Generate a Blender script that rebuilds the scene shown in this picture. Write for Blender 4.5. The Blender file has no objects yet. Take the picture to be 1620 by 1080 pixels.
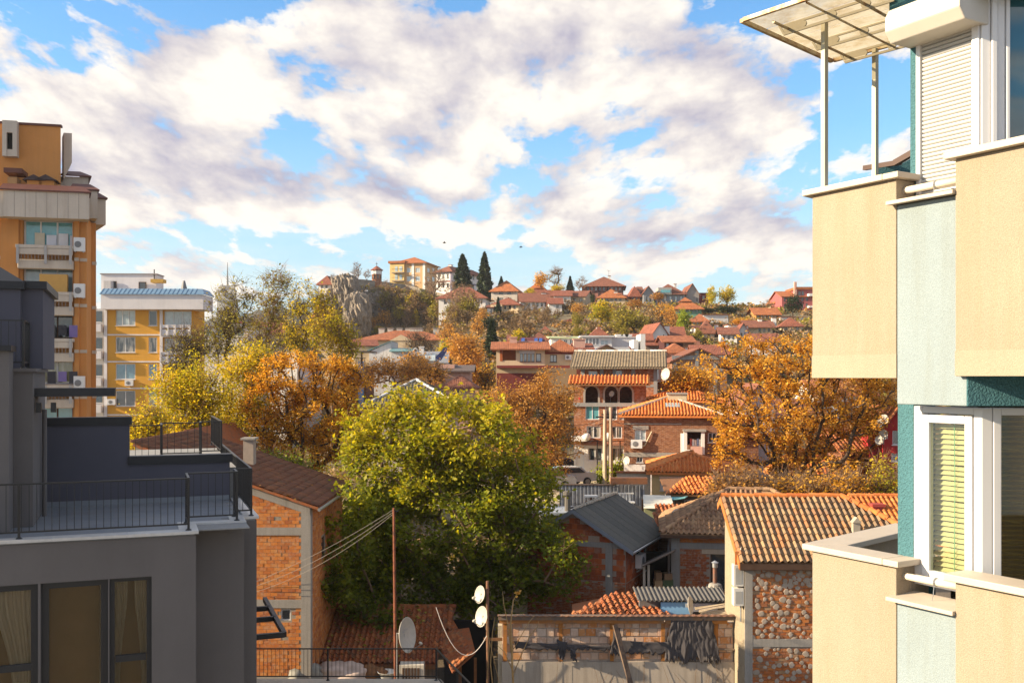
import bpy, bmesh, math, random
import numpy as np
from mathutils import Vector, Matrix, noise
R = math.radians
rnd = random.Random(7)
sc = bpy.context.scene
COL = sc.collection
# ---------------------------------------------------------------- camera, sky, sun, exposure
F, CX, CY, ZC = 1575.0, 810.0, 595.0, 10.0       # focal length in photo pixels, principal column, horizon row, eye height
cam_d = bpy.data.cameras.new('camera'); cam = bpy.data.objects.new('camera', cam_d); COL.objects.link(cam)
cam.location = (0, 0, ZC); cam.rotation_euler = (R(90), 0, 0)
cam_d.lens = 35.0; cam_d.sensor_width = 36.0; cam_d.shift_y = 55.0/1620
cam_d.clip_start = 0.1; cam_d.clip_end = 6000
sc.camera = cam
SUN_EL, SUN_AZ = R(22), math.atan2(-1.0, -0.17)  # azimuth from +Y towards +X
sdir = Vector((math.sin(SUN_AZ)*math.cos(SUN_EL), math.cos(SUN_AZ)*math.cos(SUN_EL), math.sin(SUN_EL)))
sun_d = bpy.data.lights.new('sun', 'SUN'); sun = bpy.data.objects.new('sun', sun_d); COL.objects.link(sun)
sun_d.energy = 4.8; sun_d.angle = R(0.5); sun_d.color = (1.0, 0.81, 0.55)
sun.rotation_euler = sdir.to_track_quat('Z', 'Y').to_euler(); sun.location = (-60, 0, 60)
sc.view_settings.view_transform = 'Standard'; sc.view_settings.look = 'None'
sc.view_settings.exposure = 1.48; sc.view_settings.gamma = 1.0; sc.view_settings.use_curve_mapping = False
sc.render.engine = 'CYCLES'
sc.cycles.use_denoising = True
sc.cycles.max_bounces = 6; sc.cycles.diffuse_bounces = 3; sc.cycles.glossy_bounces = 3
sc.cycles.transmission_bounces = 4; sc.cycles.transparent_max_bounces = 8

def sc3(c, k): return tuple(max(0.0, x*k) for x in c)

class NT:
    def __init__(s, tree): s.t = tree; s.n = tree.nodes; s.l = tree.links
    def new(s, typ, **kw):
        n = s.n.new(typ)
        for k, v in kw.items():
            if k.startswith('i_'):
                key = k[2:].replace('_', ' ')
                n.inputs[key if key in n.inputs else int(k[2:])].default_value = v
            else: setattr(n, k, v)
        return n
    def link(s, a, b): s.l.new(a, b)
    def math(s, op, a, b=None, c=None, clamp=False):
        n = s.n.new('ShaderNodeMath'); n.operation = op; n.use_clamp = clamp
        for i, x in enumerate((a, b, c)):
            if x is None: continue
            if isinstance(x, (int, float)): n.inputs[i].default_value = x
            else: s.l.new(x, n.inputs[i])
        return n.outputs[0]
    def mix(s, fac, a, b, typ='MIX'):
        n = s.n.new('ShaderNodeMix'); n.data_type = 'RGBA'; n.blend_type = typ
        for sock, x in ((n.inputs[0], fac), (n.inputs[6], a), (n.inputs[7], b)):
            if isinstance(x, (int, float)): sock.default_value = x
            elif isinstance(x, (tuple, list)): sock.default_value = (x[0], x[1], x[2], 1)
            else: s.l.new(x, sock)
        return n.outputs[2]
    def ramp(s, fac, stops, interp='LINEAR'):
        n = s.n.new('ShaderNodeValToRGB'); n.color_ramp.interpolation = interp
        e = n.color_ramp.elements
        while len(e) < len(stops): e.new(0.5)
        for el, (p, c) in zip(e, stops):
            el.position = p; el.color = (c, c, c, 1) if isinstance(c, (int, float)) else (c[0], c[1], c[2], 1)
        s.l.new(fac, n.inputs[0]); return n.outputs[0]
    def noise(s, vec, scale, detail=3, rough=0.55, dist=0.0, out=0):
        n = s.n.new('ShaderNodeTexNoise'); n.inputs['Scale'].default_value = scale
        n.inputs['Detail'].default_value = detail; n.inputs['Roughness'].default_value = rough
        n.inputs['Distortion'].default_value = dist
        if vec is not None: s.l.new(vec, n.inputs['Vector'])
        return n.outputs[out]
    def mapping(s, vec, scale=(1, 1, 1), loc=(0, 0, 0), rot=(0, 0, 0)):
        n = s.n.new('ShaderNodeMapping'); n.inputs['Scale'].default_value = scale
        n.inputs['Location'].default_value = loc; n.inputs['Rotation'].default_value = rot
        s.l.new(vec, n.inputs['Vector']); return n.outputs[0]
    def xyz(s, vec):
        n = s.n.new('ShaderNodeSeparateXYZ'); s.l.new(vec, n.inputs[0]); return n.outputs
    def comb(s, x, y, z):
        n = s.n.new('ShaderNodeCombineXYZ')
        for i, v in enumerate((x, y, z)):
            if isinstance(v, (int, float)): n.inputs[i].default_value = v
            else: s.l.new(v, n.inputs[i])
        return n.outputs[0]

# ---- world: Nishita sky with a deck of broken cumulus laid on a plane overhead
world = bpy.data.worlds.new('World'); sc.world = world; world.use_nodes = True
def build_world():
    t = NT(world.node_tree); t.n.clear()
    out = t.new('ShaderNodeOutputWorld'); bg = t.new('ShaderNodeBackground'); bg.inputs['Strength'].default_value = 0.14
    sky = t.new('ShaderNodeTexSky'); sky.sky_type = 'NISHITA'; sky.sun_disc = False
    sky.sun_elevation = SUN_EL; sky.sun_rotation = SUN_AZ; sky.air_density = 1.0; sky.dust_density = 0.4; sky.ozone_density = 2.0
    d = t.new('ShaderNodeTexCoord').outputs['Generated']
    x, y, z = t.xyz(d)
    hyp = t.math('SQRT', t.math('ADD', t.math('MULTIPLY', x, x), t.math('MULTIPLY', y, y)))
    az = t.math('ARCTAN2', x, y); el = t.math('DIVIDE', z, hyp)
    zz = t.math('ADD', t.math('MAXIMUM', el, 0.0), 0.16)
    pu = t.math('DIVIDE', az, 1.0)
    # plane coordinates: features shrink towards the horizon
    gx = t.math('DIVIDE', t.math('MULTIPLY', az, 0.80), t.math('ADD', zz, 0.14)); gy = t.math('MULTIPLY', t.math('LOGARITHM', t.math('ADD', t.math('MAXIMUM', el, 0.0), 0.12), math.e), 0.62)
    p = t.comb(gx, t.math('MULTIPLY', gy, 1.0), 0.0)
    warp = t.noise(p, 1.3, 3, 0.5, out=1)
    wv = t.new('ShaderNodeVectorMath', operation='MULTIPLY_ADD'); t.link(warp, wv.inputs[0]); wv.inputs[1].default_value = (0.16, 0.16, 0); t.link(p, wv.inputs[2])
    pw = wv.outputs[0]
    sc1 = (1.0, 1.3, 1)
    n1 = t.noise(t.mapping(pw, sc1, (5.3, 2.2, 0)), 6.6, 12, 0.58)
    n2 = t.noise(t.mapping(pw, sc1, (5.3+0.03, 2.2-0.09, 0)), 6.6, 6, 0.52)
    nf = t.noise(t.mapping(pw, (1, 1.3, 1)), 19.0, 7, 0.62)
    def blob(px, py, sx, sy, amp):
        a = (px-CX)/F; e = (CY-py)/F
        u = t.math('DIVIDE', t.math('SUBTRACT', az, a), sx/F); v = t.math('DIVIDE', t.math('SUBTRACT', el, e), sy/F)
        q = t.math('ADD', t.math('MULTIPLY', u, u), t.math('MULTIPLY', v, v))
        return t.math('MULTIPLY', t.math('EXPONENT', t.math('MULTIPLY', q, -1.0)), amp*0.8)
    cov = None
    for b in CLOUD_BLOBS:
        o = blob(*b); cov = o if cov is None else t.math('ADD', cov, o)
    base = t.math('ADD', t.math('ADD', t.math('ADD', n1, 0.012), cov), t.math('MULTIPLY', t.math('SUBTRACT', nf, 0.5), 0.20))
    dens = t.ramp(base, [(0.465, 0.0), (0.50, 0.60), (0.54, 0.96), (0.60, 1.0)])
    # towards the sun a puff is bright, its far side and thick base are grey
    lit = t.math('MULTIPLY_ADD', t.math('SUBTRACT', n1, n2), 2.9, 0.52)
    thick = t.math('MAXIMUM', t.math('MULTIPLY_ADD', t.math('SUBTRACT', base, 0.56), -1.5, 0.60), 0.22)
    shade = t.math('ADD', t.math('MULTIPLY', lit, 0.72), t.math('MULTIPLY', thick, 0.36))
    shade = t.math('ADD', shade, t.math('MULTIPLY', t.math('SUBTRACT', nf, 0.5), 0.6))
    shade = t.math('MULTIPLY_ADD', shade, 0.78, 0.15)
    cc = t.ramp(shade, [(0.0, sc3(CLOUD_DARK, 0.9)), (0.30, sc3(CLOUD_DARK, 1.1)), (0.55, CLOUD_MID), (0.80, CLOUD_LIT)])
    hz = t.ramp(el, [(0.0, 1.0), (0.10, 0.75), (0.24, 0.15), (0.4, 0.0)])
    skyc = t.mix(1.0, sky.outputs[0], (SKY_GAIN[0], SKY_GAIN[1], SKY_GAIN[2]), 'MULTIPLY')
    skyc = t.mix(t.math('MULTIPLY', hz, 0.9), skyc, SKY_HORIZON)
    c = t.mix(dens, skyc, cc)
    # low veil near the horizon
    veil = t.math('MULTIPLY', t.ramp(t.noise(t.comb(t.math('MULTIPLY', az, 2.2), t.math('MULTIPLY', el, 17.0), 0.0), 1.6, 5, 0.6), [(0.42, 0.0), (0.60, 1.0)]),
                  t.ramp(el, [(0.0, 0.85), (0.085, 0.75), (0.16, 0.0)]))
    c = t.mix(t.math('MULTIPLY', veil, 0.4), c, CLOUD_LIT)
    gr = t.ramp(z, [(0.0, 1.0), (0.0001, 1.0)])
    t.link(c, bg.inputs['Color']); t.link(bg.outputs[0], out.inputs[0])
CLOUD_LIT = (2.95, 2.74, 2.46); CLOUD_MID = (2.1, 1.96, 1.95); CLOUD_DARK = (1.2, 1.15, 1.42)
SKY_GAIN = (0.34, 0.56, 0.68); SKY_HORIZON = (1.75, 2.15, 2.25)
CLOUD_BLOBS = [  # px, py, sx, sy, amount: where this sky is overcast (+) and where it opens (-)
    (260, 250, 150, 90, 0.13), (100, 60, 90, 40, -0.13), (60, 120, 90, 40, -0.08), (330, 150, 160, 60, 0.10), (700, 90, 250, 90, 0.14),
    (880, 40, 130, 45, 0.12), (560, 230, 260, 60, 0.08), (990, 80, 70, 22, -0.10), (1130, 150, 120, 110, 0.14),
    (1380, 190, 100, 70, -0.22), (1060, 345, 230, 34, 0.12), (200, 365, 110, 18, 0.05), (420, 380, 240, 26, -0.14), (900, 290, 200, 22, -0.05),
    (1240, 20, 130, 26, -0.14), (1290, 260, 80, 40, -0.12), (60, 300, 200, 70, 0.10), (300, 20, 110, 30, -0.10), (820, 440, 500, 30, -0.03),
    (1350, 60, 120, 50, 0.12), (720, 300, 200, 40, 0.05), (420, 30, 80, 30, -0.05)]
build_world()

# ---------------------------------------------------------------- helpers
def P(px, py, Y): return Vector(((px-CX)/F*Y, Y, ZC-(py-CY)/F*Y))
def xat(px, Y): return (px-CX)/F*Y
def zat(py, Y): return ZC-(py-CY)/F*Y

class MB:
    """collects shapes; obj() links them as ONE mesh object"""
    def __init__(s): s.v = []; s.f = []; s.sm = False
    def pts(s, pts):
        i = len(s.v); s.v.extend([tuple(p) for p in pts]); return i
    def poly(s, *pts):
        i = s.pts(pts); s.f.append(tuple(range(i, i+len(pts))))
    def box(s, x0, y0, z0, x1, y1, z1, M=None):
        c = [(x0, y0, z0), (x1, y0, z0), (x1, y1, z0), (x0, y1, z0), (x0, y0, z1), (x1, y0, z1), (x1, y1, z1), (x0, y1, z1)]
        if M is not None: c = [M @ Vector(p) for p in c]
        i = s.pts(c)
        for q in ((3, 2, 1, 0), (4, 5, 6, 7), (0, 1, 5, 4), (1, 2, 6, 5), (2, 3, 7, 6), (3, 0, 4, 7)): s.f.append(tuple(i+k for k in q))
        return s
    def prism(s, poly, d):
        d = Vector(d); n = len(poly); a = [Vector(p) for p in poly]
        i = s.pts(a); j = s.pts([p+d for p in a])
        s.f.append(tuple(range(i+n-1, i-1, -1))); s.f.append(tuple(range(j, j+n)))
        for k in range(n): s.f.append((i+k, i+(k+1) % n, j+(k+1) % n, j+k))
        return s
    def tube(s, pts, r, n=6, cap=True):
        pts = [Vector(p) for p in pts]; rs = r if isinstance(r, (list, tuple)) else [r]*len(pts)
        rings = []
        up = None
        for k, p in enumerate(pts):
            d = (pts[min(k+1, len(pts)-1)]-pts[max(k-1, 0)]).normalized()
            if up is None:
                up = Vector((0, 0, 1)) if abs(d.z) < 0.9 else Vector((1, 0, 0))
            a = d.cross(up).normalized(); b = a.cross(d).normalized(); up = b
            rings.append(s.pts([p+(a*math.cos(2*math.pi*q/n)+b*math.sin(2*math.pi*q/n))*rs[k] for q in range(n)]))
        for i, j in zip(rings, rings[1:]):
            for q in range(n): s.f.append((i+q, i+(q+1) % n, j+(q+1) % n, j+q))
        if cap:
            s.f.append(tuple(range(rings[0]+n-1, rings[0]-1, -1))); s.f.append(tuple(range(rings[-1], rings[-1]+n)))
        return s
    def bar(s, a, b, w, h=None):
        """square bar between two points"""
        a, b = Vector(a), Vector(b); h = h or w; d = (b-a).normalized()
        up = Vector((0, 0, 1)) if abs(d.z) < 0.95 else Vector((0, 1, 0))
        x = d.cross(up).normalized()*w/2; y = x.cross(d).normalized()*h/2
        s.prism([a-x-y, a+x-y, a+x+y, a-x+y], b-a); return s
    def lathe(s, prof, c=(0, 0, 0), n=12, axis=None):
        c = Vector(c); rings = []
        M = Matrix.Identity(3) if axis is None else Vector(axis).to_track_quat('Z', 'Y').to_matrix()
        for r_, z in prof:
            rings.append(s.pts([c+M @ Vector((r_*math.cos(2*math.pi*q/n), r_*math.sin(2*math.pi*q/n), z)) for q in range(n)]))
        for i, j in zip(rings, rings[1:]):
            for q in range(n): s.f.append((i+q, i+(q+1) % n, j+(q+1) % n, j+q))
        s.f.append(tuple(range(rings[0]+n-1, rings[0]-1, -1))); s.f.append(tuple(range(rings[-1], rings[-1]+n)))
        return s
    def mesh(s, name, mat=None, smooth=False):
        me = bpy.data.meshes.new(name); me.from_pydata(s.v, [], s.f)
        if mat: me.materials.append(mat)
        if smooth: me.polygons.foreach_set('use_smooth', [True]*len(me.polygons))
        return me
    def obj(s, name, mat, parent=None, smooth=False, bevel=0.0):
        o = bpy.data.objects.new(name, s.mesh(name, mat, smooth)); COL.objects.link(o)
        if parent is not None: o.parent = parent
        if bevel:
            b = o.modifiers.new('bevel', 'BEVEL'); b.width = bevel; b.segments = 2; b.limit_method = 'ANGLE'
        return o

def np_mesh(name, V, Q, mat, tint=None):
    """mesh from numpy arrays: V (n,3), Q (m,k)"""
    me = bpy.data.meshes.new(name); n, (m, k) = len(V), Q.shape
    me.vertices.add(n); me.vertices.foreach_set('co', np.asarray(V, np.float32).ravel())
    me.loops.add(m*k); me.loops.foreach_set('vertex_index', np.asarray(Q, np.int32).ravel())
    me.polygons.add(m); me.polygons.foreach_set('loop_start', np.arange(0, m*k, k, dtype=np.int32))
    if tint is not None:
        at = me.attributes.new('tint', 'FLOAT', 'POINT'); at.data.foreach_set('value', np.asarray(tint, np.float32))
    me.materials.append(mat); me.update(calc_edges=True); return me

def inst(me, name, parent=None, M=None, loc=None):
    o = bpy.data.objects.new(name, me); COL.objects.link(o)
    if parent is not None: o.parent = parent
    if M is not None: o.matrix_local = M
    elif loc is not None: o.location = loc
    return o

def tag(o, label=None, cat=None, group=None, kind=None):
    if label: o['label'] = label
    if cat: o['category'] = cat
    if group: o['group'] = group
    if kind: o['kind'] = kind
    return o

def thing(name, label, cat, loc=(0, 0, 0), rz=0.0, group=None):
    o = bpy.data.objects.new(name, None); COL.objects.link(o); o.empty_display_size = 0.3
    o.location = loc; o.rotation_euler = (0, 0, rz); return tag(o, label, cat, group)

class Fr:
    """a building's own frame: x along its front, y inward, z up; turns photo pixels into local points"""
    def __init__(s, X, Y, deg, z=0.0):
        s.o = Vector((X, Y, z)); s.a = R(deg); s.u = Vector((math.cos(s.a), math.sin(s.a), 0)); s.w = Vector((-math.sin(s.a), math.cos(s.a), 0))
    def loc(s, p):
        q = Vector(p)-s.o; return Vector((q.dot(s.u), q.dot(s.w), q.z))
    def ray(s, px, py):
        o = s.loc((0, 0, ZC)); d = Vector(((px-CX)/F, 1, -(py-CY)/F))
        return o, Vector((d.dot(s.u), d.dot(s.w), d.z))
    def fy(s, px, py, y=0.0):
        o, d = s.ray(px, py); t = (y-o.y)/d.y; return o+d*t
    def fx(s, px, py, x=0.0):
        o, d = s.ray(px, py); t = (x-o.x)/d.x; return o+d*t
    def fz(s, px, py, z):
        o, d = s.ray(px, py); t = (z-o.z)/d.z; return o+d*t

# ---------------------------------------------------------------- materials
MATS = {}
def newmat(name):
    m = bpy.data.materials.new(name); m.use_nodes = True; t = NT(m.node_tree); t.n.clear()
    out = t.new('ShaderNodeOutputMaterial'); b = t.new('ShaderNodeBsdfPrincipled'); t.link(b.outputs[0], out.inputs[0])
    t.out = out; return m, t, b
def obco(t): return t.new('ShaderNodeTexCoord').outputs['Object']
def bump(t, b, h, strength=0.3, dist=0.01):
    n = t.new('ShaderNodeBump'); n.inputs['Strength'].default_value = strength; n.inputs['Distance'].default_value = dist
    t.link(h, n.inputs['Height']); t.link(n.outputs[0], b.inputs['Normal'])

def stucco(c, grain=90.0, gb=0.35, dirt=0.35, rough=0.9, big=1.0, dirtc=None, gcon=0.12, dist=0.004):
    """rendered wall: mottling, rain streaks, grain"""
    key = ('stucco', c, grain, gb, dirt, big, dirtc, gcon)
    if key in MATS: return MATS[key]
    m, t, b = newmat('render_coat'); co = obco(t); geo = t.new('ShaderNodeNewGeometry').outputs['Position']
    mot = t.ramp(t.noise(geo, 0.9*big, 5, 0.6), [(0.3, 0.0), (0.7, 1.0)])
    stk = t.ramp(t.noise(t.mapping(geo, (5*big, 5*big, 0.35*big)), 1.0, 4, 0.6), [(0.46, 0.0), (0.75, 1.0)])
    fine = t.noise(geo, grain, 2, 0.6)
    c1 = t.mix(mot, sc3(c, 0.92), sc3(c, 1.06))
    c1 = t.mix(t.math('MULTIPLY', stk, dirt), c1, dirtc or sc3(c, 0.55))
    c1 = t.mix(t.math('MULTIPLY', t.ramp(fine, [(0.35, 1.0), (0.6, 0.0)]), gcon*2), c1, sc3(c, 0.5))
    t.link(c1, b.inputs['Base Color']); b.inputs['Roughness'].default_value = rough; b.inputs['Specular IOR Level'].default_value = 0.2
    bump(t, b, fine, gb, dist)
    MATS[key] = m; return m

def plain(c, rough=0.6, metal=0.0, var=0.12, scale=3.0, spec=0.4, name='paint', bmp=0.0):
    key = ('plain', c, rough, metal, var, scale, spec, name, bmp)
    if key in MATS: return MATS[key]
    m, t, b = newmat(name); geo = t.new('ShaderNodeNewGeometry').outputs['Position']
    n = t.noise(geo, scale, 5, 0.6)
    t.link(t.mix(n, sc3(c, 1-var*1.6), sc3(c, 1+var*1.2)), b.inputs['Base Color'])
    b.inputs['Roughness'].default_value = rough; b.inputs['Metallic'].default_value = metal; b.inputs['Specular IOR Level'].default_value = spec
    if bmp: bump(t, b, t.noise(geo, scale*9, 3), bmp, 0.004)
    MATS[key] = m; return m

def rusty(c, c2, amt=0.5, scale=6.0, rough=0.6, metal=0.3):
    key = ('rusty', c, c2, amt, scale)
    if key in MATS: return MATS[key]
    m, t, b = newmat('weathered_metal'); geo = t.new('ShaderNodeNewGeometry').outputs['Position']
    n = t.ramp(t.noise(geo, scale, 7, 0.65), [(0.62-amt*0.3, 0.0), (0.70-amt*0.1, 1.0)])
    t.link(t.mix(n, c, c2), b.inputs['Base Color']); b.inputs['Roughness'].default_value = rough; b.inputs['Metallic'].default_value = metal
    MATS[key] = m; return m

def brickwall(c1, c2, mortar, bw=0.25, bh=0.08, dirt=0.3, name='brickwork', white=0.0):
    """brick pattern for walls too far off to build brick by brick"""
    key = ('brick', c1, c2, mortar, bw, bh, white)
    if key in MATS: return MATS[key]
    m, t, b = newmat(name); x, y, z = t.xyz(obco(t))
    v = t.comb(t.math('ADD', x, y), z, 0.0)
    br = t.new('ShaderNodeTexBrick'); t.link(v, br.inputs['Vector'])
    br.inputs['Scale'].default_value = 1.0; br.inputs['Brick Width'].default_value = bw; br.inputs['Row Height'].default_value = bh
    br.inputs['Mortar Size'].default_value = 0.008; br.inputs['Bias'].default_value = 0.0
    br.inputs['Color1'].default_value = (*c1, 1); br.inputs['Color2'].default_value = (*c2, 1); br.inputs['Mortar'].default_value = (*mortar, 1)
    geo = t.new('ShaderNodeNewGeometry').outputs['Position']
    n = t.ramp(t.noise(geo, 1.3, 6, 0.65), [(0.35, 0.0), (0.7, 1.0)])
    n2 = t.noise(t.mapping(v, (1/bw, 1/bh, 1)), 0.9, 1)
    c = t.mix(t.ramp(n2, [(0.35, 0.0), (0.65, 0.7)]), br.outputs['Color'], sc3(c2, 0.55))
    c = t.mix(t.math('MULTIPLY', n, dirt), c, sc3(c1, 0.45))
    if white: c = t.mix(t.math('MULTIPLY', t.ramp(t.noise(geo, 2.1, 6, 0.7), [(0.55, 0.0), (0.62, 1.0)]), white), c, (0.5, 0.44, 0.40))
    t.link(c, b.inputs['Base Color']); b.inputs['Roughness'].default_value = 0.9; b.inputs['Specular IOR Level'].default_value = 0.15
    bump(t, b, t.math('SUBTRACT', 1.0, br.outputs['Fac']), 0.6, 0.012)
    MATS[key] = m; return m

def piece(cols, spot=None, spot_amt=0.4, rough=0.85, scale=14.0, bmp=0.3, name='fired_clay', noise_dark=0.35):
    """bricks, tiles, stones built one by one: colour picked per piece, per island in joined meshes"""
    key = ('piece', tuple(cols), spot, spot_amt, scale, name)
    if key in MATS: return MATS[key]
    m, t, b = newmat(name)
    r1 = t.new('ShaderNodeObjectInfo').outputs['Random']; g = t.new('ShaderNodeNewGeometry')
    rr = t.math('FRACT', t.math('ADD', t.math('MULTIPLY', r1, 7.13), g.outputs['Random Per Island']))
    n = len(cols); c = t.ramp(rr, [(i/max(n-1, 1), col) for i, col in enumerate(cols)])
    geo = g.outputs['Position']; ns = t.noise(geo, scale, 6, 0.65)
    c = t.mix(t.math('MULTIPLY', t.ramp(ns, [(0.3, 1.0), (0.6, 0.0)]), noise_dark), c, sc3(cols[0], 0.4))
    if spot: c = t.mix(t.math('MULTIPLY', t.ramp(t.noise(geo, scale*0.45, 6, 0.7), [(0.52, 0.0), (0.60, 1.0)]), spot_amt), c, spot)
    t.link(c, b.inputs['Base Color']); b.inputs['Roughness'].default_value = rough; b.inputs['Specular IOR Level'].default_value = 0.2
    if bmp: bump(t, b, ns, bmp, 0.006)
    MATS[key] = m; return m

def rooftex(c, c2, tw=0.22, tl=0.34, dark=0.5, name='clay_roof'):
    """clay roof seen from afar: courses by height, columns along the eave"""
    key = ('roof', c, c2, tw, tl)
    if key in MATS: return MATS[key]
    m, t, b = newmat(name); x, y, z = t.xyz(obco(t)); nx, ny, nz = t.xyz(t.new('ShaderNodeTexCoord').outputs['Normal'])
    side = t.math('GREATER_THAN', t.math('ABSOLUTE', nx), t.math('ABSOLUTE', ny))
    u = t.math('ADD', t.math('MULTIPLY', x, t.math('SUBTRACT', 1.0, side)), t.math('MULTIPLY', y, side))
    col = t.math('ABSOLUTE', t.math('SINE', t.math('MULTIPLY', u, math.pi/tw)))
    row = t.math('FRACT', t.math('DIVIDE', z, tl*0.45))
    h = t.math('ADD', t.math('MULTIPLY', col, 0.6), t.math('MULTIPLY', row, 0.6))
    geo = t.new('ShaderNodeNewGeometry').outputs['Position']
    n = t.ramp(t.noise(geo, 1.1, 6, 0.7), [(0.35, 0.0), (0.68, 1.0)])
    cell = t.noise(t.comb(t.math('FLOOR', t.math('DIVIDE', u, tw)), t.math('FLOOR', t.math('DIVIDE', z, tl*0.45)), 0.0), 3.7, 0)
    cc = t.mix(n, c, c2); cc = t.mix(t.ramp(cell, [(0.35, 0.0), (0.7, 0.55)]), cc, sc3(c2, 0.6))
    t.link(cc, b.inputs['Base Color']); b.inputs['Roughness'].default_value = 0.85; b.inputs['Specular IOR Level'].default_value = 0.2
    bump(t, b, h, 0.7, 0.04)
    MATS[key] = m; return m

def glass(c=(0.03, 0.04, 0.05), rough=0.04, curtain=0.0, name='window_glass', spec=0.9, scale=2.0, ccol=(0.55, 0.5, 0.42)):
    key = ('glass', c, rough, curtain, spec, ccol)
    if key in MATS: return MATS[key]
    m, t, b = newmat(name); co = obco(t); geo = t.new('ShaderNodeNewGeometry').outputs['Position']
    col = t.mix(t.noise(geo, scale, 3), sc3(c, 0.6), sc3(c, 1.5))
    if curtain:
        x, y, z = t.xyz(geo); r1 = t.new('ShaderNodeObjectInfo').outputs['Random']
        n = t.noise(t.comb(t.math('ADD', x, t.math('MULTIPLY', y, 1.3)), t.math('MULTIPLY', z, 0.12), t.math('MULTIPLY', r1, 30.0)), 3.0, 4, 0.6)
        col = t.mix(t.math('MULTIPLY', t.ramp(n, [(0.46, 0.0), (0.54, 1.0)]), curtain), col, ccol)
    t.link(col, b.inputs['Base Color']); b.inputs['Roughness'].default_value = rough; b.inputs['Specular IOR Level'].default_value = spec
    b.inputs['IOR'].default_value = 1.6
    bump(t, b, t.noise(geo, 1.3, 2), 0.06, 0.05)
    MATS[key] = m; return m

def foliage(stops, transl=0.35, name='leaves', var=0.25):
    key = ('leaf', tuple(stops), transl)
    if key in MATS: return MATS[key]
    m, t, b = newmat(name)
    at = t.new('ShaderNodeAttribute', attribute_name='tint').outputs['Fac']
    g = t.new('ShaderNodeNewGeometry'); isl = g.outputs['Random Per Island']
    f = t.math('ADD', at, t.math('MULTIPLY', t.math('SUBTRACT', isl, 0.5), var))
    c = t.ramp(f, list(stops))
    t.link(c, b.inputs['Base Color']); b.inputs['Roughness'].default_value = 0.55; b.inputs['Specular IOR Level'].default_value = 0.25
    tr = t.new('ShaderNodeBsdfTranslucent'); t.link(t.mix(1.0, c, (1.5, 1.35, 0.6), 'MULTIPLY'), tr.inputs['Color'])
    mx = t.new('ShaderNodeMixShader'); mx.inputs[0].default_value = transl
    t.link(b.outputs[0], mx.inputs[1]); t.link(tr.outputs[0], mx.inputs[2]); t.link(mx.outputs[0], t.out.inputs[0])
    MATS[key] = m; return m

WHITE = plain((0.66, 0.65, 0.62), 0.5, var=0.05, name='white_paint')
PVC = plain((0.60, 0.60, 0.61), 0.35, var=0.03, name='white_frame')
BLACKM = plain((0.018, 0.018, 0.02), 0.4, var=0.2, name='black_metal')
DARKWOOD = plain((0.07, 0.035, 0.02), 0.7, var=0.3, name='dark_wood')
BROWNWOOD = plain((0.20, 0.09, 0.035), 0.75, var=0.35, scale=8, name='weathered_wood', bmp=0.3)
CONCRETE = stucco((0.30, 0.275, 0.25), 30, 0.4, 0.45, big=2.0)
CONCGREY = stucco((0.26, 0.26, 0.26), 30, 0.4, 0.35, big=2.0)
GLASSD = glass(); GLASSC = glass(curtain=0.55); GLASSB = glass((0.12, 0.22, 0.28), name='blue_glass'); GLASSL = glass((0.30, 0.36, 0.38), name='pale_sky_glass')  # the pale glass has bright sky reflection put into its base colour
GLASST = glass((0.10, 0.30, 0.34), name='teal_glass')
BARK = plain((0.075, 0.05, 0.035), 0.95, var=0.4, scale=10, spec=0.1, name='bark', bmp=0.5)
BARKL = plain((0.20, 0.13, 0.085), 0.95, var=0.35, scale=10, spec=0.1, name='pale_bark')
GALV = plain((0.42, 0.43, 0.44), 0.4, 0.7, 0.12, 5, name='galvanised_metal')
# ---------------------------------------------------------------- builders
def lerp(a, b, t): return a+(b-a)*t
def smooth(a, b, x):
    t = min(1.0, max(0.0, (x-a)/(b-a))); return t*t*(3-2*t)
def pw(x, pts):
    if x <= pts[0][0]: return pts[0][1]
    for (a, va), (b, vb) in zip(pts, pts[1:]):
        if x <= b: return lerp(va, vb, (x-a)/(b-a))
    return pts[-1][1]
def hz(x, y):
    """height of the ground"""
    base = pw(y, [(46, -3.0), (60, 1.2), (88, 1.6)])
    r = x/max(y, 1)
    if y > 88:
        top = pw(r, [(-0.22, 31), (-0.13, 32.5), (-0.05, 29.5), (0.0, 27.5), (0.12, 28.5), (0.25, 26.5), (0.45, 25)])
        up = min((y-88)*0.165, top-1.6)
        k = smooth(-0.062, -0.088, r) if r < -0.062 else 0.0    # the cliff stands on low ground
        if k: up = lerp(up, min((y-88)*0.085+max(0, y-240)*1.1, top-1.6), k)
        up += 0.5*noise.noise((x*0.05, y*0.05, 0))*min(1, (y-88)/40)
        if y > 330: up *= 1-smooth(330, 480, y)
        base = 1.6+up*smooth(-0.245, -0.185, r)
    return base

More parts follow.
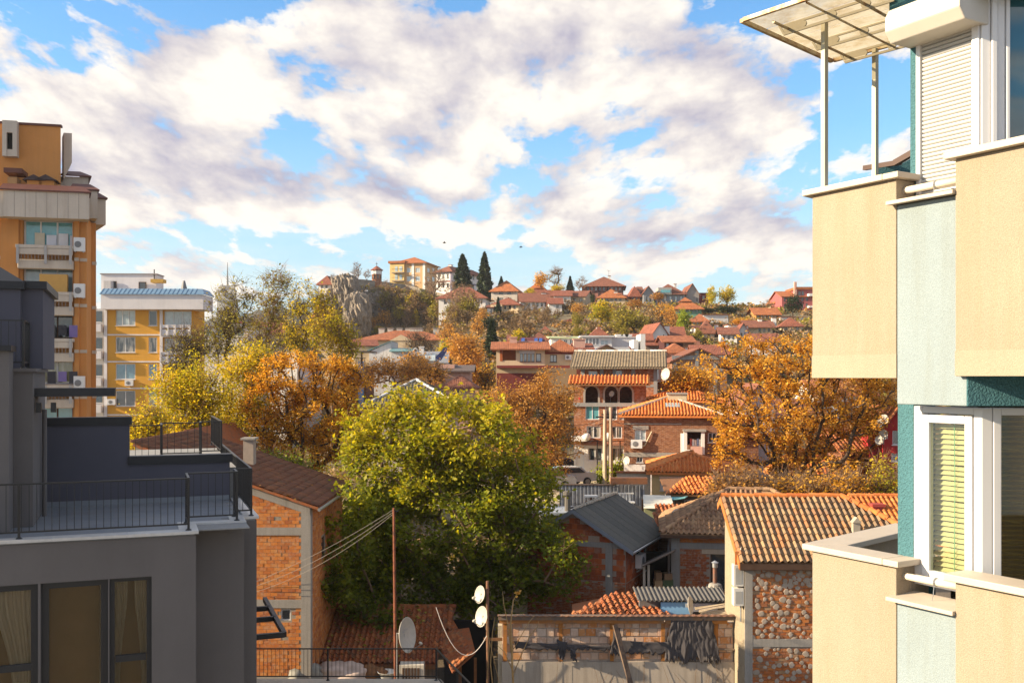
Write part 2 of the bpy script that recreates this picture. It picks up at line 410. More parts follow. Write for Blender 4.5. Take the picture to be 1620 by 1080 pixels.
HOUSES = []
class House:
    def __init__(s, name, label, px0, px1, Y, py_e, deg=0, D=8.0, wall=None, zb=None, group=None, cat='house', W=None, over_zb=1.5):
        s.fr = Fr(xat(px0, Y), Y, deg); a = s.fr.a
        if W is None:
            k = (px1-CX)/F; W = (k*Y-s.fr.o.x)/(math.cos(a)-k*math.sin(a))
        s.W, s.D, s.ze = W, D, zat(py_e, Y)
        c = s.fr.o+s.fr.u*W/2+s.fr.w*D/2
        s.zb = min(hz(c.x, c.y), hz(s.fr.o.x, s.fr.o.y))-over_zb if zb is None else zb
        s.root = thing(name, label, cat, (s.fr.o.x, s.fr.o.y, s.zb), s.fr.a, group); HOUSES.append((s.fr, W, D))
        s.fr.o.z = s.zb; s.ze -= s.zb      # local z runs from the foot of the walls
        s.holes = {'f': [], 'r': [], 'l': [], 'b': []}; s.wall = wall; s.Y = Y; s.wobj = None
    def z(s, py, v=0.0): return zat(py, s.Y+v)-s.zb
    def m(s, face):
        W, D = s.W, s.D
        return {'f': lambda u, z, d: (u, d, z), 'r': lambda u, z, d: (W-d, u, z), 'l': lambda u, z, d: (d, D-u, z), 'b': lambda u, z, d: (W-u, D-d, z)}[face]
    def hit(s, face, px, py):
        if face == 'f': p = s.fr.fy(px, py, 0); return p.x, p.z
        if face == 'r': p = s.fr.fx(px, py, s.W); return p.y, p.z
        p = s.fr.fx(px, py, 0); return s.D-p.y, p.z
    def w(s, face, x0, y0, x1, y1, sty='w', cols=2, rows=1, frame=None, gl=None, sill=True, depth=0.14, name='window'):
        ua, za = s.hit(face, x0, y1); ub, zb = s.hit(face, x1, y0)
        if face != 'f': zb = s.hit(face, (x0+x1)/2, y0)[1]; za = s.hit(face, (x0+x1)/2, y1)[1]
        s.wl(face, min(ua, ub), za, max(ua, ub), zb, sty, cols, rows, frame, gl, sill, depth, name)
    def row(s, face, n, x0, y0, x1, y1, fill=0.6, **k):
        step = (x1-x0)/n
        for i in range(n): s.w(face, x0+step*(i+0.5-fill/2), y0, x0+step*(i+0.5+fill/2), y1, **k)
    def wl(s, face, u0, z0, u1, z1, sty='w', cols=2, rows=1, frame=None, gl=None, sill=True, depth=0.14, name='window'):
        Wf = s.W if face in 'fb' else s.D
        u0, u1 = max(0.05, u0), min(Wf-0.05, u1); z0 = max(0.05, z0); z1 = min(z1, s.ze-0.03)
        if u1-u0 < 0.15 or z1-z0 < 0.15: return
        s.holes[face].append((u0, z0, u1, z1, depth))
        if sty == 'open': return
        frame = frame or (DARKWOOD if sty == 'd' else PVC); gl = gl or (GLASSC if rnd.random() < 0.5 else GLASSD)
        window(s.root, s.m(face), u0, z0, u1, z1, cols, rows, frame, gl, depth, sill, name)
    def walls(s, name='wall', topf=None):
        mb = MB()
        for face, hs in s.holes.items():
            Wf = s.W if face in 'fb' else s.D
            wall_face(mb, s.m(face), Wf, 0, s.ze, hs)
        mb.poly((0.01, 0.01, s.ze-.02), (s.W-.01, 0.01, s.ze-.02), (s.W-.01, s.D-.01, s.ze-.02), (0.01, s.D-.01, s.ze-.02))
        s.wobj = mb.obj(name, s.wall, s.root); return s
    def gable(s, axis, rise, mat=None, py=None):
        """the triangle of wall under the roof"""
        W, D, z = s.W, s.D, s.ze; mb = MB()
        if axis == 'x':
            for x in (0.0, W): mb.prism([(x, 0, z), (x, D/2, z+rise), (x, D, z)], (0.12 if x == 0 else -0.12, 0, 0))
        else:
            for y in (0.0, D): mb.prism([(0, y, z), (W/2, y, z+rise), (W, y, z)], (0, 0.12 if y == 0 else -0.12, 0))
        mb.obj('gable', mat or s.wall, s.root)
    def roof(s, kind, rise, ov=0.5, mat=None, th=0.14, name='roof', ridge=None):
        W, D, z = s.W, s.D, s.ze
        mb = MB()
        def sl(*p): mb.prism([(q[0], q[1], q[2]) for q in p], (0, 0, -th))
        if kind == 'gx':
            k = rise/(D/2); e = z-ov*k+th
            sl((-ov, -ov, e), (W+ov, -ov, e), (W+ov, D/2, z+rise+th), (-ov, D/2, z+rise+th))
            sl((-ov, D/2, z+rise+th), (W+ov, D/2, z+rise+th), (W+ov, D+ov, e), (-ov, D+ov, e))
            s.rl = [(-ov, D/2, z+rise+th), (W+ov, D/2, z+rise+th)]
        elif kind == 'gy':
            k = rise/(W/2); e = z-ov*k+th
            sl((-ov, -ov, e), (W/2, -ov, z+rise+th), (W/2, D+ov, z+rise+th), (-ov, D+ov, e))
            sl((W/2, -ov, z+rise+th), (W+ov, -ov, e), (W+ov, D+ov, e), (W/2, D+ov, z+rise+th))
            s.rl = [(W/2, -ov, z+rise+th), (W/2, D+ov, z+rise+th)]
        elif kind == 'hip':
            h = min(W, D)/2; k = rise/h; e = z-ov*k+th; t = z+rise+th
            if W >= D: a, b = (D/2, D/2, t), (W-D/2, D/2, t)
            else: a, b = (W/2, W/2, t), (W/2, D-W/2, t)
            c = [(-ov, -ov, e), (W+ov, -ov, e), (W+ov, D+ov, e), (-ov, D+ov, e)]
            if W >= D: sl(c[0], c[1], b, a); sl(c[1], c[2], b); sl(c[2], c[3], a, b); sl(c[3], c[0], a)
            else: sl(c[0], c[1], a); sl(c[1], c[2], b, a); sl(c[2], c[3], b); sl(c[3], c[0], a, b)
            s.rl = [a, b]
        elif kind == 'shed':
            k = rise/D; e = z-ov*k+th
            sl((-ov, -ov, e), (W+ov, -ov, e), (W+ov, D+ov, z+rise+th+ov*k), (-ov, D+ov, z+rise+th+ov*k))
        elif kind == 'flat':
            mb.box(-ov, -ov, z, W+ov, D+ov, z+th)
        o = mb.obj(name, mat, s.root); s.robj = o; return o
    def chim(s, px, v, py_top, w=0.7, h=1.6, mat=None, cap=None):
        """chimney at depth v, its top at row py_top"""
        p = s.fr.fy(px, py_top, v); mb = MB(); zt = p.z
        mb.box(p.x-w/2, v-w/2, zt-h, p.x+w/2, v+w/2, zt-0.12); o = mb.obj('chimney', mat or CONCRETE, s.root)
        c = MB(); c.box(p.x-w/2-0.08, v-w/2-0.08, zt-0.12, p.x+w/2+0.08, v+w/2+0.08, zt); c.obj('chimney_cap', cap or CONCRETE, o); return o
    def bx(s, name, mat, x0, y0, z0, x1, y1, z1, parent=None, bevel=0):
        return MB().box(x0, y0, z0, x1, y1, z1).obj(name, mat, parent or s.root, bevel=bevel)

def wall_face(mb, M, W, z0, z1, holes, flip=False):
    us = sorted({0.0, W} | {h[0] for h in holes} | {h[2] for h in holes}); zs = sorted({z0, z1} | {h[1] for h in holes} | {h[3] for h in holes})
    for a, b in zip(us, us[1:]):
        for c, d in zip(zs, zs[1:]):
            if d-c < 1e-5 or b-a < 1e-5: continue
            mu, mz = (a+b)/2, (c+d)/2
            if any(h[0] < mu < h[2] and h[1] < mz < h[3] for h in holes): continue
            mb.poly(M(a, c, 0), M(b, c, 0), M(b, d, 0), M(a, d, 0))
    for (a, c, b, d, dp) in holes:
        mb.poly(M(a, c, 0), M(a, c, dp), M(a, d, dp), M(a, d, 0)); mb.poly(M(b, c, dp), M(b, c, 0), M(b, d, 0), M(b, d, dp))
        mb.poly(M(a, c, 0), M(b, c, 0), M(b, c, dp), M(a, c, dp)); mb.poly(M(a, d, dp), M(b, d, dp), M(b, d, 0), M(a, d, 0))

def window(parent, M, u0, z0, u1, z1, cols=2, rows=1, frame=None, gl=None, depth=0.14, sill=True, name='window', fw=0.07):
    mb = MB(); w, h = u1-u0, z1-z0; fw = min(fw, w*0.12, h*0.12); d0, d1 = depth-0.06, depth+0.02
    def bar(a, c, b, d): # solid bar in the window plane
        q = [M(a, c, d0), M(b, c, d0), M(b, d, d0), M(a, d, d0)]; mb.prism(q, Vector(M(a, c, d1))-Vector(M(a, c, d0)))
    bar(u0, z0, u0+fw, z1); bar(u1-fw, z0, u1, z1); bar(u0+fw, z0, u1-fw, z0+fw); bar(u0+fw, z1-fw, u1-fw, z1)
    mw = fw*0.9
    for i in range(1, cols): x = u0+w*i/cols; bar(x-mw/2, z0+fw, x+mw/2, z1-fw)
    for j in range(1, rows): z = z0+h*j/rows; bar(u0+fw, z-mw/2+0.001, u1-fw, z+mw/2)
    f = mb.obj(name, frame, parent)
    for i in range(cols):
        a = u0+w*i/cols+(fw if i == 0 else mw/2); b = u0+w*(i+1)/cols-(fw if i == cols-1 else mw/2)
        p = MB(); q = [M(a-.004, z0+fw-.004, depth-0.02), M(b+.004, z0+fw-.004, depth-0.02), M(b+.004, z1-fw+.004, depth-0.02), M(a-.004, z1-fw+.004, depth-0.02)]
        p.prism(q, (Vector(M(a, z0, depth-0.012))-Vector(M(a, z0, depth-0.02)))); p.obj('pane', gl, f)
    if sill:
        sb = MB(); sb.prism([M(u0-.05, z0-.05, -.06), M(u1+.05, z0-.05, -.06), M(u1+.05, z0-.004, -.06), M(u0-.05, z0-.004, -.06)], Vector(M(u0, z0, depth-0.061))-Vector(M(u0, z0, -0.06)))
        sb.obj('sill', frame if sill is True else sill, f)
    return f

def ac_unit(parent, M, u, z, w=0.8, h=0.55, d=0.28, name='air_conditioner'):
    """outdoor unit on a wall: M maps (u, z, inward depth)"""
    mb = MB(); mb.prism([M(u, z, -0.06), M(u+w, z, -0.06), M(u+w, z+h, -0.06), M(u, z+h, -0.06)], Vector(M(u, z, -0.06-d))-Vector(M(u, z, -0.06)))
    o = mb.obj(name, PVC, parent)
    c = Vector(M(u+w*0.4, z+h/2, -0.06-d-0.004)); n = (Vector(M(u, z, -1))-Vector(M(u, z, 0))).normalized()
    k = min(w, h)*.8; g = MB().lathe([(k*0.40, 0), (k*0.40, 0.012), (k*0.33, 0.016), (k*0.10, 0.022)], c, 14, n); g.obj('fan_grille', plain((.16, .16, .17), .5, name='grille'), o)
    k = MB()
    for t in (0.15, 0.85): k.bar(M(u+w*t, z-0.02, 0.0), M(u+w*t, z-0.02, -0.06-d), 0.04)
    k.obj('bracket', GALV, o); return o

def free(o, label, cat, group=None):
    """a thing that only hangs or stands on its building: top-level, where it was built"""
    r = o.parent; M = Matrix.Translation(r.location) @ r.rotation_euler.to_matrix().to_4x4(); o.parent = None; o.matrix_basis = M; return tag(o, label, cat, group)

# ---- roof tiles
def tile_mesh(tw, tl, mat, kind='barrel'):
    mb = MB()
    prof = [(0, 0.004), (0.10, 0.012), (0.22, 0.065), (0.42, 0.10), (0.62, 0.065), (0.74, 0.012), (1.0, 0.004)] if kind == 'barrel' else \
           [(0, 0.03), (0.08, 0.055), (0.2, 0.03), (0.45, 0.012), (0.75, 0.014), (0.9, 0.03), (1.0, 0.03)]
    k = tw/0.22
    a = mb.pts([(x*tw*1.03, -0.02, z*k+0.045) for x, z in prof]); b = mb.pts([(x*tw*1.03, tl*1.08, z*k+0.008) for x, z in prof]); c = mb.pts([(x*tw*1.03, -0.02, z*k+0.012) for x, z in prof])
    for i in range(len(prof)-1):
        mb.f.append((a+i, a+i+1, b+i+1, b+i)); mb.f.append((c+i, c+i+1, a+i+1, a+i))
    return mb.mesh('roof_tile', mat)

def inpoly(p, poly):
    x, y = p; c = False
    for (x0, y0), (x1, y1) in zip(poly, poly[1:]+poly[:1]):
        if (y0 > y) != (y1 > y) and x < (x1-x0)*(y-y0)/(y1-y0)+x0: c = not c
    return c

TILE_CACHE = {}
def tiles(parent, p0, u, s, poly, tw, tl, mat, parts=0, kind='barrel', jit=1.0, name='roof_tile', seed=1, skip=None):
    """fill a slope (p0 eave corner, u along the eave, s up the slope) with tiles; the first `parts` nearest are objects, the rest one joined part"""
    u, s = Vector(u).normalized(), Vector(s).normalized(); n = u.cross(s); p0 = Vector(p0)
    key = (tw, tl, mat.name, kind)
    if key not in TILE_CACHE: TILE_CACHE[key] = tile_mesh(tw, tl, mat, kind)
    me = TILE_CACHE[key]; r = random.Random(seed); ms = []
    xs = [q[0] for q in poly]; ys = [q[1] for q in poly]
    j = 0; y = min(ys)
    while y < max(ys)-tl*0.3:
        x = min(xs)
        while x < max(xs)-tw*0.3:
            if inpoly((x+tw/2, y+tl/2), poly) and not (skip and skip(x, y, r)):
                o = p0+u*x+s*y+n*(0.012*r.random()*jit)
                M = Matrix((u, s, n)).transposed().to_4x4(); M.translation = o
                M = M @ Matrix.Rotation(R(r.uniform(-1.6, 1.6)*jit), 4, 'Z') @ Matrix.Rotation(R(r.uniform(-1.2, 1.2)*jit), 4, 'X')
                ms.append(M)
            x += tw
        y += tl; j += 1
    for M in ms[:parts]: inst(me, name, parent, M)
    rest = ms[parts:]
    if rest:
        nv = len(me.vertices); V = np.empty(nv*3); me.vertices.foreach_get('co', V); V = V.reshape(-1, 3)
        Q = np.array([p.vertices[:] for p in me.polygons])
        VV = np.concatenate([V @ np.array(M.to_3x3()).T+np.array(M.translation) for M in rest]); QQ = np.concatenate([Q+nv*i for i in range(len(rest))])
        o = inst(np_mesh('tile_field', VV, QQ, mat), 'tile_courses', parent); tag(o, kind='stuff')
    return len(ms)

def ridge(parent, a, b, mat, r=0.11, seg=0.34, join=False, name='ridge_tile', seed=3):
    a, b = Vector(a), Vector(b); L = (b-a).length; n = max(1, int(L/seg)); d = (b-a)/n; rr = random.Random(seed)
    base = MB(); x = d.normalized()
    mbs = MB()
    for i in range(n):
        mb = mbs if join else MB()
        p = a+d*i; q = p+d*1.06; up = Vector((0, 0, 1)); sd = x.cross(up).normalized(); up = sd.cross(x)
        off = sd*rr.uniform(-.012, .012)+up*rr.uniform(0, .02)
        ra = []
        for (c, k) in ((p, 1.12), (q, 0.94)):
            ra.append(mb.pts([c+off+(sd*math.cos(t)+up*math.sin(t))*r*k for t in (-0.15, 0.5, 1.05, 1.57, 2.1, 2.65, 3.3)]))
        for k in range(6): mb.f.append((ra[0]+k, ra[0]+k+1, ra[1]+k+1, ra[1]+k))
        if not join: mb.obj(name, mat, parent)
    if join: mbs.obj('ridge_tiles', mat, parent)

def slope_tiles(h, kind, rise, ov, mat, tw=0.22, tl=0.34, parts=0, th=0.14, faces='fl', k='barrel', rmat=None, jit=1.0, join=True, skip=None):
    """tile the visible slopes of a House whose roof() was built with the same numbers"""
    W, D, z = h.W, h.D, h.ze
    if kind == 'hip':
        half = min(W, D)/2; kk = rise/half; e = z-ov*kk+th; c = math.hypot(1, kk)
        run = (half+ov)*c; dep = half+ov
        if 'f' in faces:
            if W >= D: poly = [(0, 0), (W+2*ov, 0), (W+2*ov-dep, run), (dep, run)]
            else: poly = [(0, 0), (W+2*ov, 0), (W/2+ov, run)]
            tiles(h.root, (-ov, -ov, e), (1, 0, 0), (0, 1, kk), poly, tw, tl, mat, parts, k, jit, skip=skip)
        if 'l' in faces:
            if W >= D: poly = [(0, 0), (D+2*ov, 0), (D/2+ov, run)]
            else: poly = [(0, 0), (D+2*ov, 0), (D+2*ov-dep, run), (dep, run)]
            tiles(h.root, (-ov, D+ov, e), (0, -1, 0), (1, 0, kk), poly, tw, tl, mat, 0, k, jit)
        if 'r' in faces:
            if W >= D: poly = [(0, 0), (D+2*ov, 0), (D/2+ov, run)]
            else: poly = [(0, 0), (D+2*ov, 0), (D+2*ov-dep, run), (dep, run)]
            tiles(h.root, (W+ov, -ov, e), (0, 1, 0), (-1, 0, kk), poly, tw, tl, mat, 0, k, jit)
        a, b = h.rl; up = Vector((0, 0, 0.05)); rm = rmat or mat
        ridge(h.root, Vector(a)+up, Vector(b)+up, rm, join=join)
        for cx, cy, q in ((-ov, -ov, a), (W+ov, -ov, b if W >= D else a)): ridge(h.root, Vector((cx, cy, e))+up, Vector(q)+up, rm, join=join)
    elif kind == 'gx':
        kk = rise/(D/2); e = z-ov*kk+th; run = (D/2+ov)*math.hypot(1, kk)
        tiles(h.root, (-ov, -ov, e), (1, 0, 0), (0, 1, kk), [(0, 0), (W+2*ov, 0), (W+2*ov, run), (0, run)], tw, tl, mat, parts, k, jit, skip=skip)
        ridge(h.root, Vector(h.rl[0])+Vector((0, 0, .05)), Vector(h.rl[1])+Vector((0, 0, .05)), rmat or mat, join=join)

# ---- bricks laid one by one
def lay_bricks(parent, M, poly, bw, bh, mat, parts=300, holes=(), seed=1, gap=0.012, depth=0.05, proud=0.03, miss=0.0, name='brick', end=0.5):
    """a brick field in a wall plane M(u, z, inward); the first `parts` from the middle of the view out are objects"""
    r = random.Random(seed); ms = []; zs = [p[1] for p in poly]; us = [p[0] for p in poly]
    z = min(zs); row = 0
    while z < max(zs)-bh*0.4:
        u = min(us)-(bw*end if row % 2 else 0)
        while u < max(us)-bw*0.2:
            a, b = max(u, min(us)), min(u+bw, max(us)); c = ((a+b)/2, z+bh/2)
            if b-a > bw*0.3 and inpoly(c, poly) and not any(h[0]-bw*.3 < c[0] < h[2]+bw*.3 and h[1]-bh*.3 < c[1] < h[3]+bh*.3 for h in holes) and r.random() >= miss:
                ms.append((a+gap/2, z+gap/2, b-gap/2, z+bh-gap/2, r.uniform(0.2, 1.0)*proud))
            u += bw
        z += bh; row += 1
    mb = MB(); shared = {}
    r.shuffle(ms)
    ex = Vector(M(1, 0, 0))-Vector(M(0, 0, 0)); ez = Vector(M(0, 1, 0))-Vector(M(0, 0, 0)); ed = Vector(M(0, 0, 1))-Vector(M(0, 0, 0))
    for i, (a, c, b, d, pr) in enumerate(ms):
        if i < parts:
            kx, kz = round(b-a, 2), round(d-c, 2)
            if (kx, kz) not in shared:
                q = MB(); q.box(0, 0, 0, kx, -depth, kz); q.f = [f for j, f in enumerate(q.f) if j != 2 or True]; shared[kx, kz] = q.mesh('brick', mat)
            Mx = Matrix((ex, ed, ez)).transposed().to_4x4(); Mx.translation = Vector(M(a, c, -pr+depth))
            inst(shared[kx, kz], name, parent, Mx)
        else:
            mb.prism([M(a, c, -pr), M(b, c, -pr), M(b, d, -pr), M(a, d, -pr)], ed*depth)
    if mb.v: tag(mb.obj('brick_courses', mat, parent), kind='stuff')

# ---- trees
def grow(att, base, trunk_h, rng, step=0.5, lean=(0, 0), bias=0.35, jit=0.12):
    """nodes grown from the trunk out to the attractors, nearest first"""
    N = [np.array(base, float)]; Pn = [-1]; L = [0.0]
    k = max(2, int(trunk_h/step))
    for i in range(k):
        f = (i+1)/k
        N.append(np.array(base)+np.array([lean[0]*f+rng.normal(0, .03)*trunk_h*.3, lean[1]*f+rng.normal(0, .03)*trunk_h*.3, trunk_h*f])); Pn.append(len(N)-2); L.append(trunk_h*f)
    top = N[-1]
    A = att[np.argsort(np.linalg.norm(att-top, axis=1))]; tips = []
    cap = len(N)+len(A)*60; arr = np.zeros((cap, 3)); la = np.zeros(cap); arr[:len(N)] = N; la[:len(N)] = L; n = len(N); first = max(1, k-1)
    for a in A:
        d = np.linalg.norm(arr[first:n]-a, axis=1); sc_ = d+bias*la[first:n]; 
        sc_ = sc_+0.8*np.maximum(0, arr[first:n, 2]-a[2]-0.3*d)
        i = int(np.argmin(sc_))+first; dist = d[i-first]; m = max(1, int(dist/step)); p = arr[i].copy(); par = i
        for q in range(m):
            t = (q+1)/m; pos = arr[i]+(a-arr[i])*t+rng.normal(0, jit*step, 3)*(t < 1); pos[2] += math.sin(t*math.pi)*0.08*dist
            if n >= cap: break
            arr[n] = pos; la[n] = la[par]+dist/m; Pn.append(par); par = n; n += 1
        tips.append(par)
    return arr[:n], np.array(Pn[:n]), tips

def wood_mesh(name, arr, par, r0, mat, tipr=0.012, twigs=None, sides=5, expo=2.3):
    n = len(arr); w = np.zeros(n); ch = [[] for _ in range(n)]
    for i in range(n-1, 0, -1):
        if w[i] == 0: w[i] = 1.0
        w[par[i]] += w[i]; ch[par[i]].append(i)
    r = np.maximum(tipr, r0*(w/w[0])**(1/expo))
    mb = MB(); st = [(0, None)]; done = set()
    stack = [[0]]
    while stack:
        chain = stack.pop(); i = chain[-1]
        while ch[i]:
            c = sorted(ch[i], key=lambda k: -w[k])
            for o in c[1:]: stack.append([i, o])
            i = c[0]; chain.append(i)
        rs = [float(r[k]) for k in chain]
        if len(chain) > 1 and chain[0] != 0: rs[0] = rs[1]*1.1
        big = rs[0] > 0.03
        mb.tube([arr[k] for k in chain], rs, sides if big else 3, cap=False)
    if twigs is not None:
        for a, b, t in twigs: mb.tube([a, (a+b)/2+t*0.15, b], [tipr, tipr*0.8, tipr*0.4], 3, cap=False)
    return mb.mesh(name, mat, True)

def leaf_arrays(C, size, rng, elong=1.5, flat=0.4, fold=0.25, droop=0.0):
    """folded diamond leaves at the points C"""
    n = len(C); d = rng.normal(size=(n, 3)); d[:, 2] = d[:, 2]*(1-flat)-droop; d /= np.linalg.norm(d, axis=1)[:, None]
    up = np.tile([0, 0, 1.0], (n, 1))+rng.normal(0, 0.6, (n, 3)); sd = np.cross(d, up); sd /= np.linalg.norm(sd, axis=1)[:, None]+1e-9; nm = np.cross(sd, d)
    s = (size*rng.uniform(0.6, 1.35, n))[:, None]
    a = C-d*s*elong*0.5; b = C+sd*s*0.5+nm*s*fold*0.5; c = C+d*s*elong*0.5; e = C-sd*s*0.5+nm*s*fold*0.5
    V = np.stack([a, b, c, e], 1).reshape(-1, 3); i = np.arange(n)[:, None]*4
    Q = np.concatenate([np.hstack([i, i+1, i+2]), np.hstack([i, i+2, i+3])])
    return V, Q

def sample_lobes(lobes, n, rng, shell=0.55):
    vol = np.array([l[3]*l[4]*l[5] for l in lobes])**0.8; idx = rng.choice(len(lobes), n, p=vol/vol.sum()); L = np.array(lobes)[idx]
    d = rng.normal(size=(n, 3)); d /= np.linalg.norm(d, axis=1)[:, None]; r = (shell+(1-shell)*rng.random(n))[:, None]**0.8
    return L[:, :3]+d*r*L[:, 3:6]

def tree(name, label, base, lobes, natt, nleaf, lsize, leafm, bark=None, seed=1, group=None, spread=0.45, trunk=None, r0=0.22, twig=0, twl=0.6, tint=None, shell=0.5,
         step=0.5, cat='tree', elong=1.5, lean=None, bias=0.35, droop=0.0, tipr=0.012, barefrac=0.0):
    rng = np.random.default_rng(seed); base = Vector(base)
    root = thing(name, label, cat, base, 0, group)
    lb = [(l[0]-base.x, l[1]-base.y, l[2]-base.z, l[3], l[4], l[5]) for l in lobes]
    att = sample_lobes(lb, natt, rng, shell)
    zmin = min(l[2]-l[5] for l in lb); zm = np.mean([l[2] for l in lb]); th = trunk if trunk else max(0.8, zmin*0.75+zm*0.25)
    cx, cy = np.mean(att[:, 0]), np.mean(att[:, 1]); ln = lean or (cx*0.5, cy*0.5)
    arr, par, tips = grow(att, (0, 0, 0), th, rng, step, ln, bias)
    tw = None; tp = arr[np.array(tips)]
    if twig:
        tw = []
        for p in tp:
            for _ in range(twig):
                d = rng.normal(size=3); d[2] = abs(d[2])*0.9+0.25; d /= np.linalg.norm(d)
                tw.append((Vector(p), Vector(p+d*twl*rng.uniform(0.5, 1.3)), Vector(rng.normal(0, twl*0.4, 3))))
    inst(wood_mesh('trunk', arr, par, r0, bark or BARK, tipr, tw), 'trunk', root)
    if nleaf:
        src = tp if not barefrac else tp[rng.random(len(tp)) > barefrac]
        k = rng.integers(0, len(src), nleaf); C = src[k]+rng.normal(0, spread, (nleaf, 3))*np.array([1, 1, 0.8])
        hue = rng.random(len(src))*0.35
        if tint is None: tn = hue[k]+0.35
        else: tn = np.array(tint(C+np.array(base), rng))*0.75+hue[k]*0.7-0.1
        V, Q = leaf_arrays(C, lsize, rng, elong, droop=droop)
        inst(np_mesh('crown', V, Q, leafm, np.repeat(tn, 4)), 'crown', root)
    return root

def lob(px, py, Y, rpx, rpy, ry=None, dy=0.0):
    """ellipsoid of crown seen at a pixel"""
    p = P(px, py, Y+dy); k = (Y+dy)/F
    return (p.x, p.y, p.z, rpx*k, (ry if ry else rpx*k*0.9), rpy*k)
# ---------------------------------------------------------------- ground
def build_ground():
    V = []; Q = []
    ys = list(np.arange(-80, 40, 10))+list(np.arange(40, 110, 3))+list(np.arange(110, 480, 6))+list(np.linspace(480, 5000, 16))
    rs = np.linspace(-1, 1, 121)
    for y in ys:
        w = max(70, abs(y)*1.5+40)
        for r in rs: V.append((r*w, y, hz(r*w, y)))
    n = len(rs)
    for j in range(len(ys)-1):
        for i in range(n-1): k = j*n+i; Q.append((k, k+1, k+1+n, k+n))
    m, t, b = newmat('earth'); geo = t.new('ShaderNodeNewGeometry').outputs['Position']
    a = t.ramp(t.noise(geo, 0.12, 6, 0.65), [(0.35, (0.19, 0.14, 0.09)), (0.5, (0.15, 0.125, 0.07)), (0.65, (0.25, 0.18, 0.11))])
    c = t.mix(t.ramp(t.noise(geo, 2.5, 5, 0.7), [(0.4, 0.0), (0.7, 0.6)]), a, (0.10, 0.08, 0.05)); t.link(c, b.inputs['Base Color']); b.inputs['Roughness'].default_value = 1
    bump(t, b, t.noise(geo, 3.0, 6, 0.7), 0.6, 0.1)
    o = inst(np_mesh('ground', np.array(V), np.array(Q), m), 'ground'); tag(o, 'bare earth and scrub ground rising to the old town hill', kind='structure')
    for p in o.data.polygons: p.use_smooth = True
build_ground()
pv, t, b = newmat('paving'); geo = t.new('ShaderNodeNewGeometry').outputs['Position']
t.link(t.mix(t.ramp(t.noise(geo, 0.9, 6, 0.7), [(0.4, 0.0), (0.65, 1.0)]), (0.46, 0.38, 0.26), (0.30, 0.26, 0.19)), b.inputs['Base Color']); b.inputs['Roughness'].default_value = 0.9
MB().box(-5, 63, 1.0, 14, 88, 1.66).obj('pavement', pv)
tag(bpy.data.objects['pavement'], 'sunlit pale paved square in front of the loggia house', kind='structure')

def clear_glass(tint=(0.86, 0.9, 0.86)):
    if ('clear', tint) in MATS: return MATS['clear', tint]
    m = bpy.data.materials.new('clear_glass'); m.use_nodes = True; t = NT(m.node_tree); t.n.clear()
    out = t.new('ShaderNodeOutputMaterial'); tr = t.new('ShaderNodeBsdfTransparent'); tr.inputs[0].default_value = (*tint, 1)
    gl = t.new('ShaderNodeBsdfGlossy'); gl.inputs['Roughness'].default_value = 0.02
    fr = t.new('ShaderNodeFresnel'); fr.inputs[0].default_value = 1.5
    mx = t.new('ShaderNodeMixShader'); t.link(t.math('MULTIPLY', fr.outputs[0], 1.4, clamp=True), mx.inputs[0]); t.link(tr.outputs[0], mx.inputs[1]); t.link(gl.outputs[0], mx.inputs[2]); t.link(mx.outputs[0], out.inputs[0])
    MATS['clear', tint] = m; return m

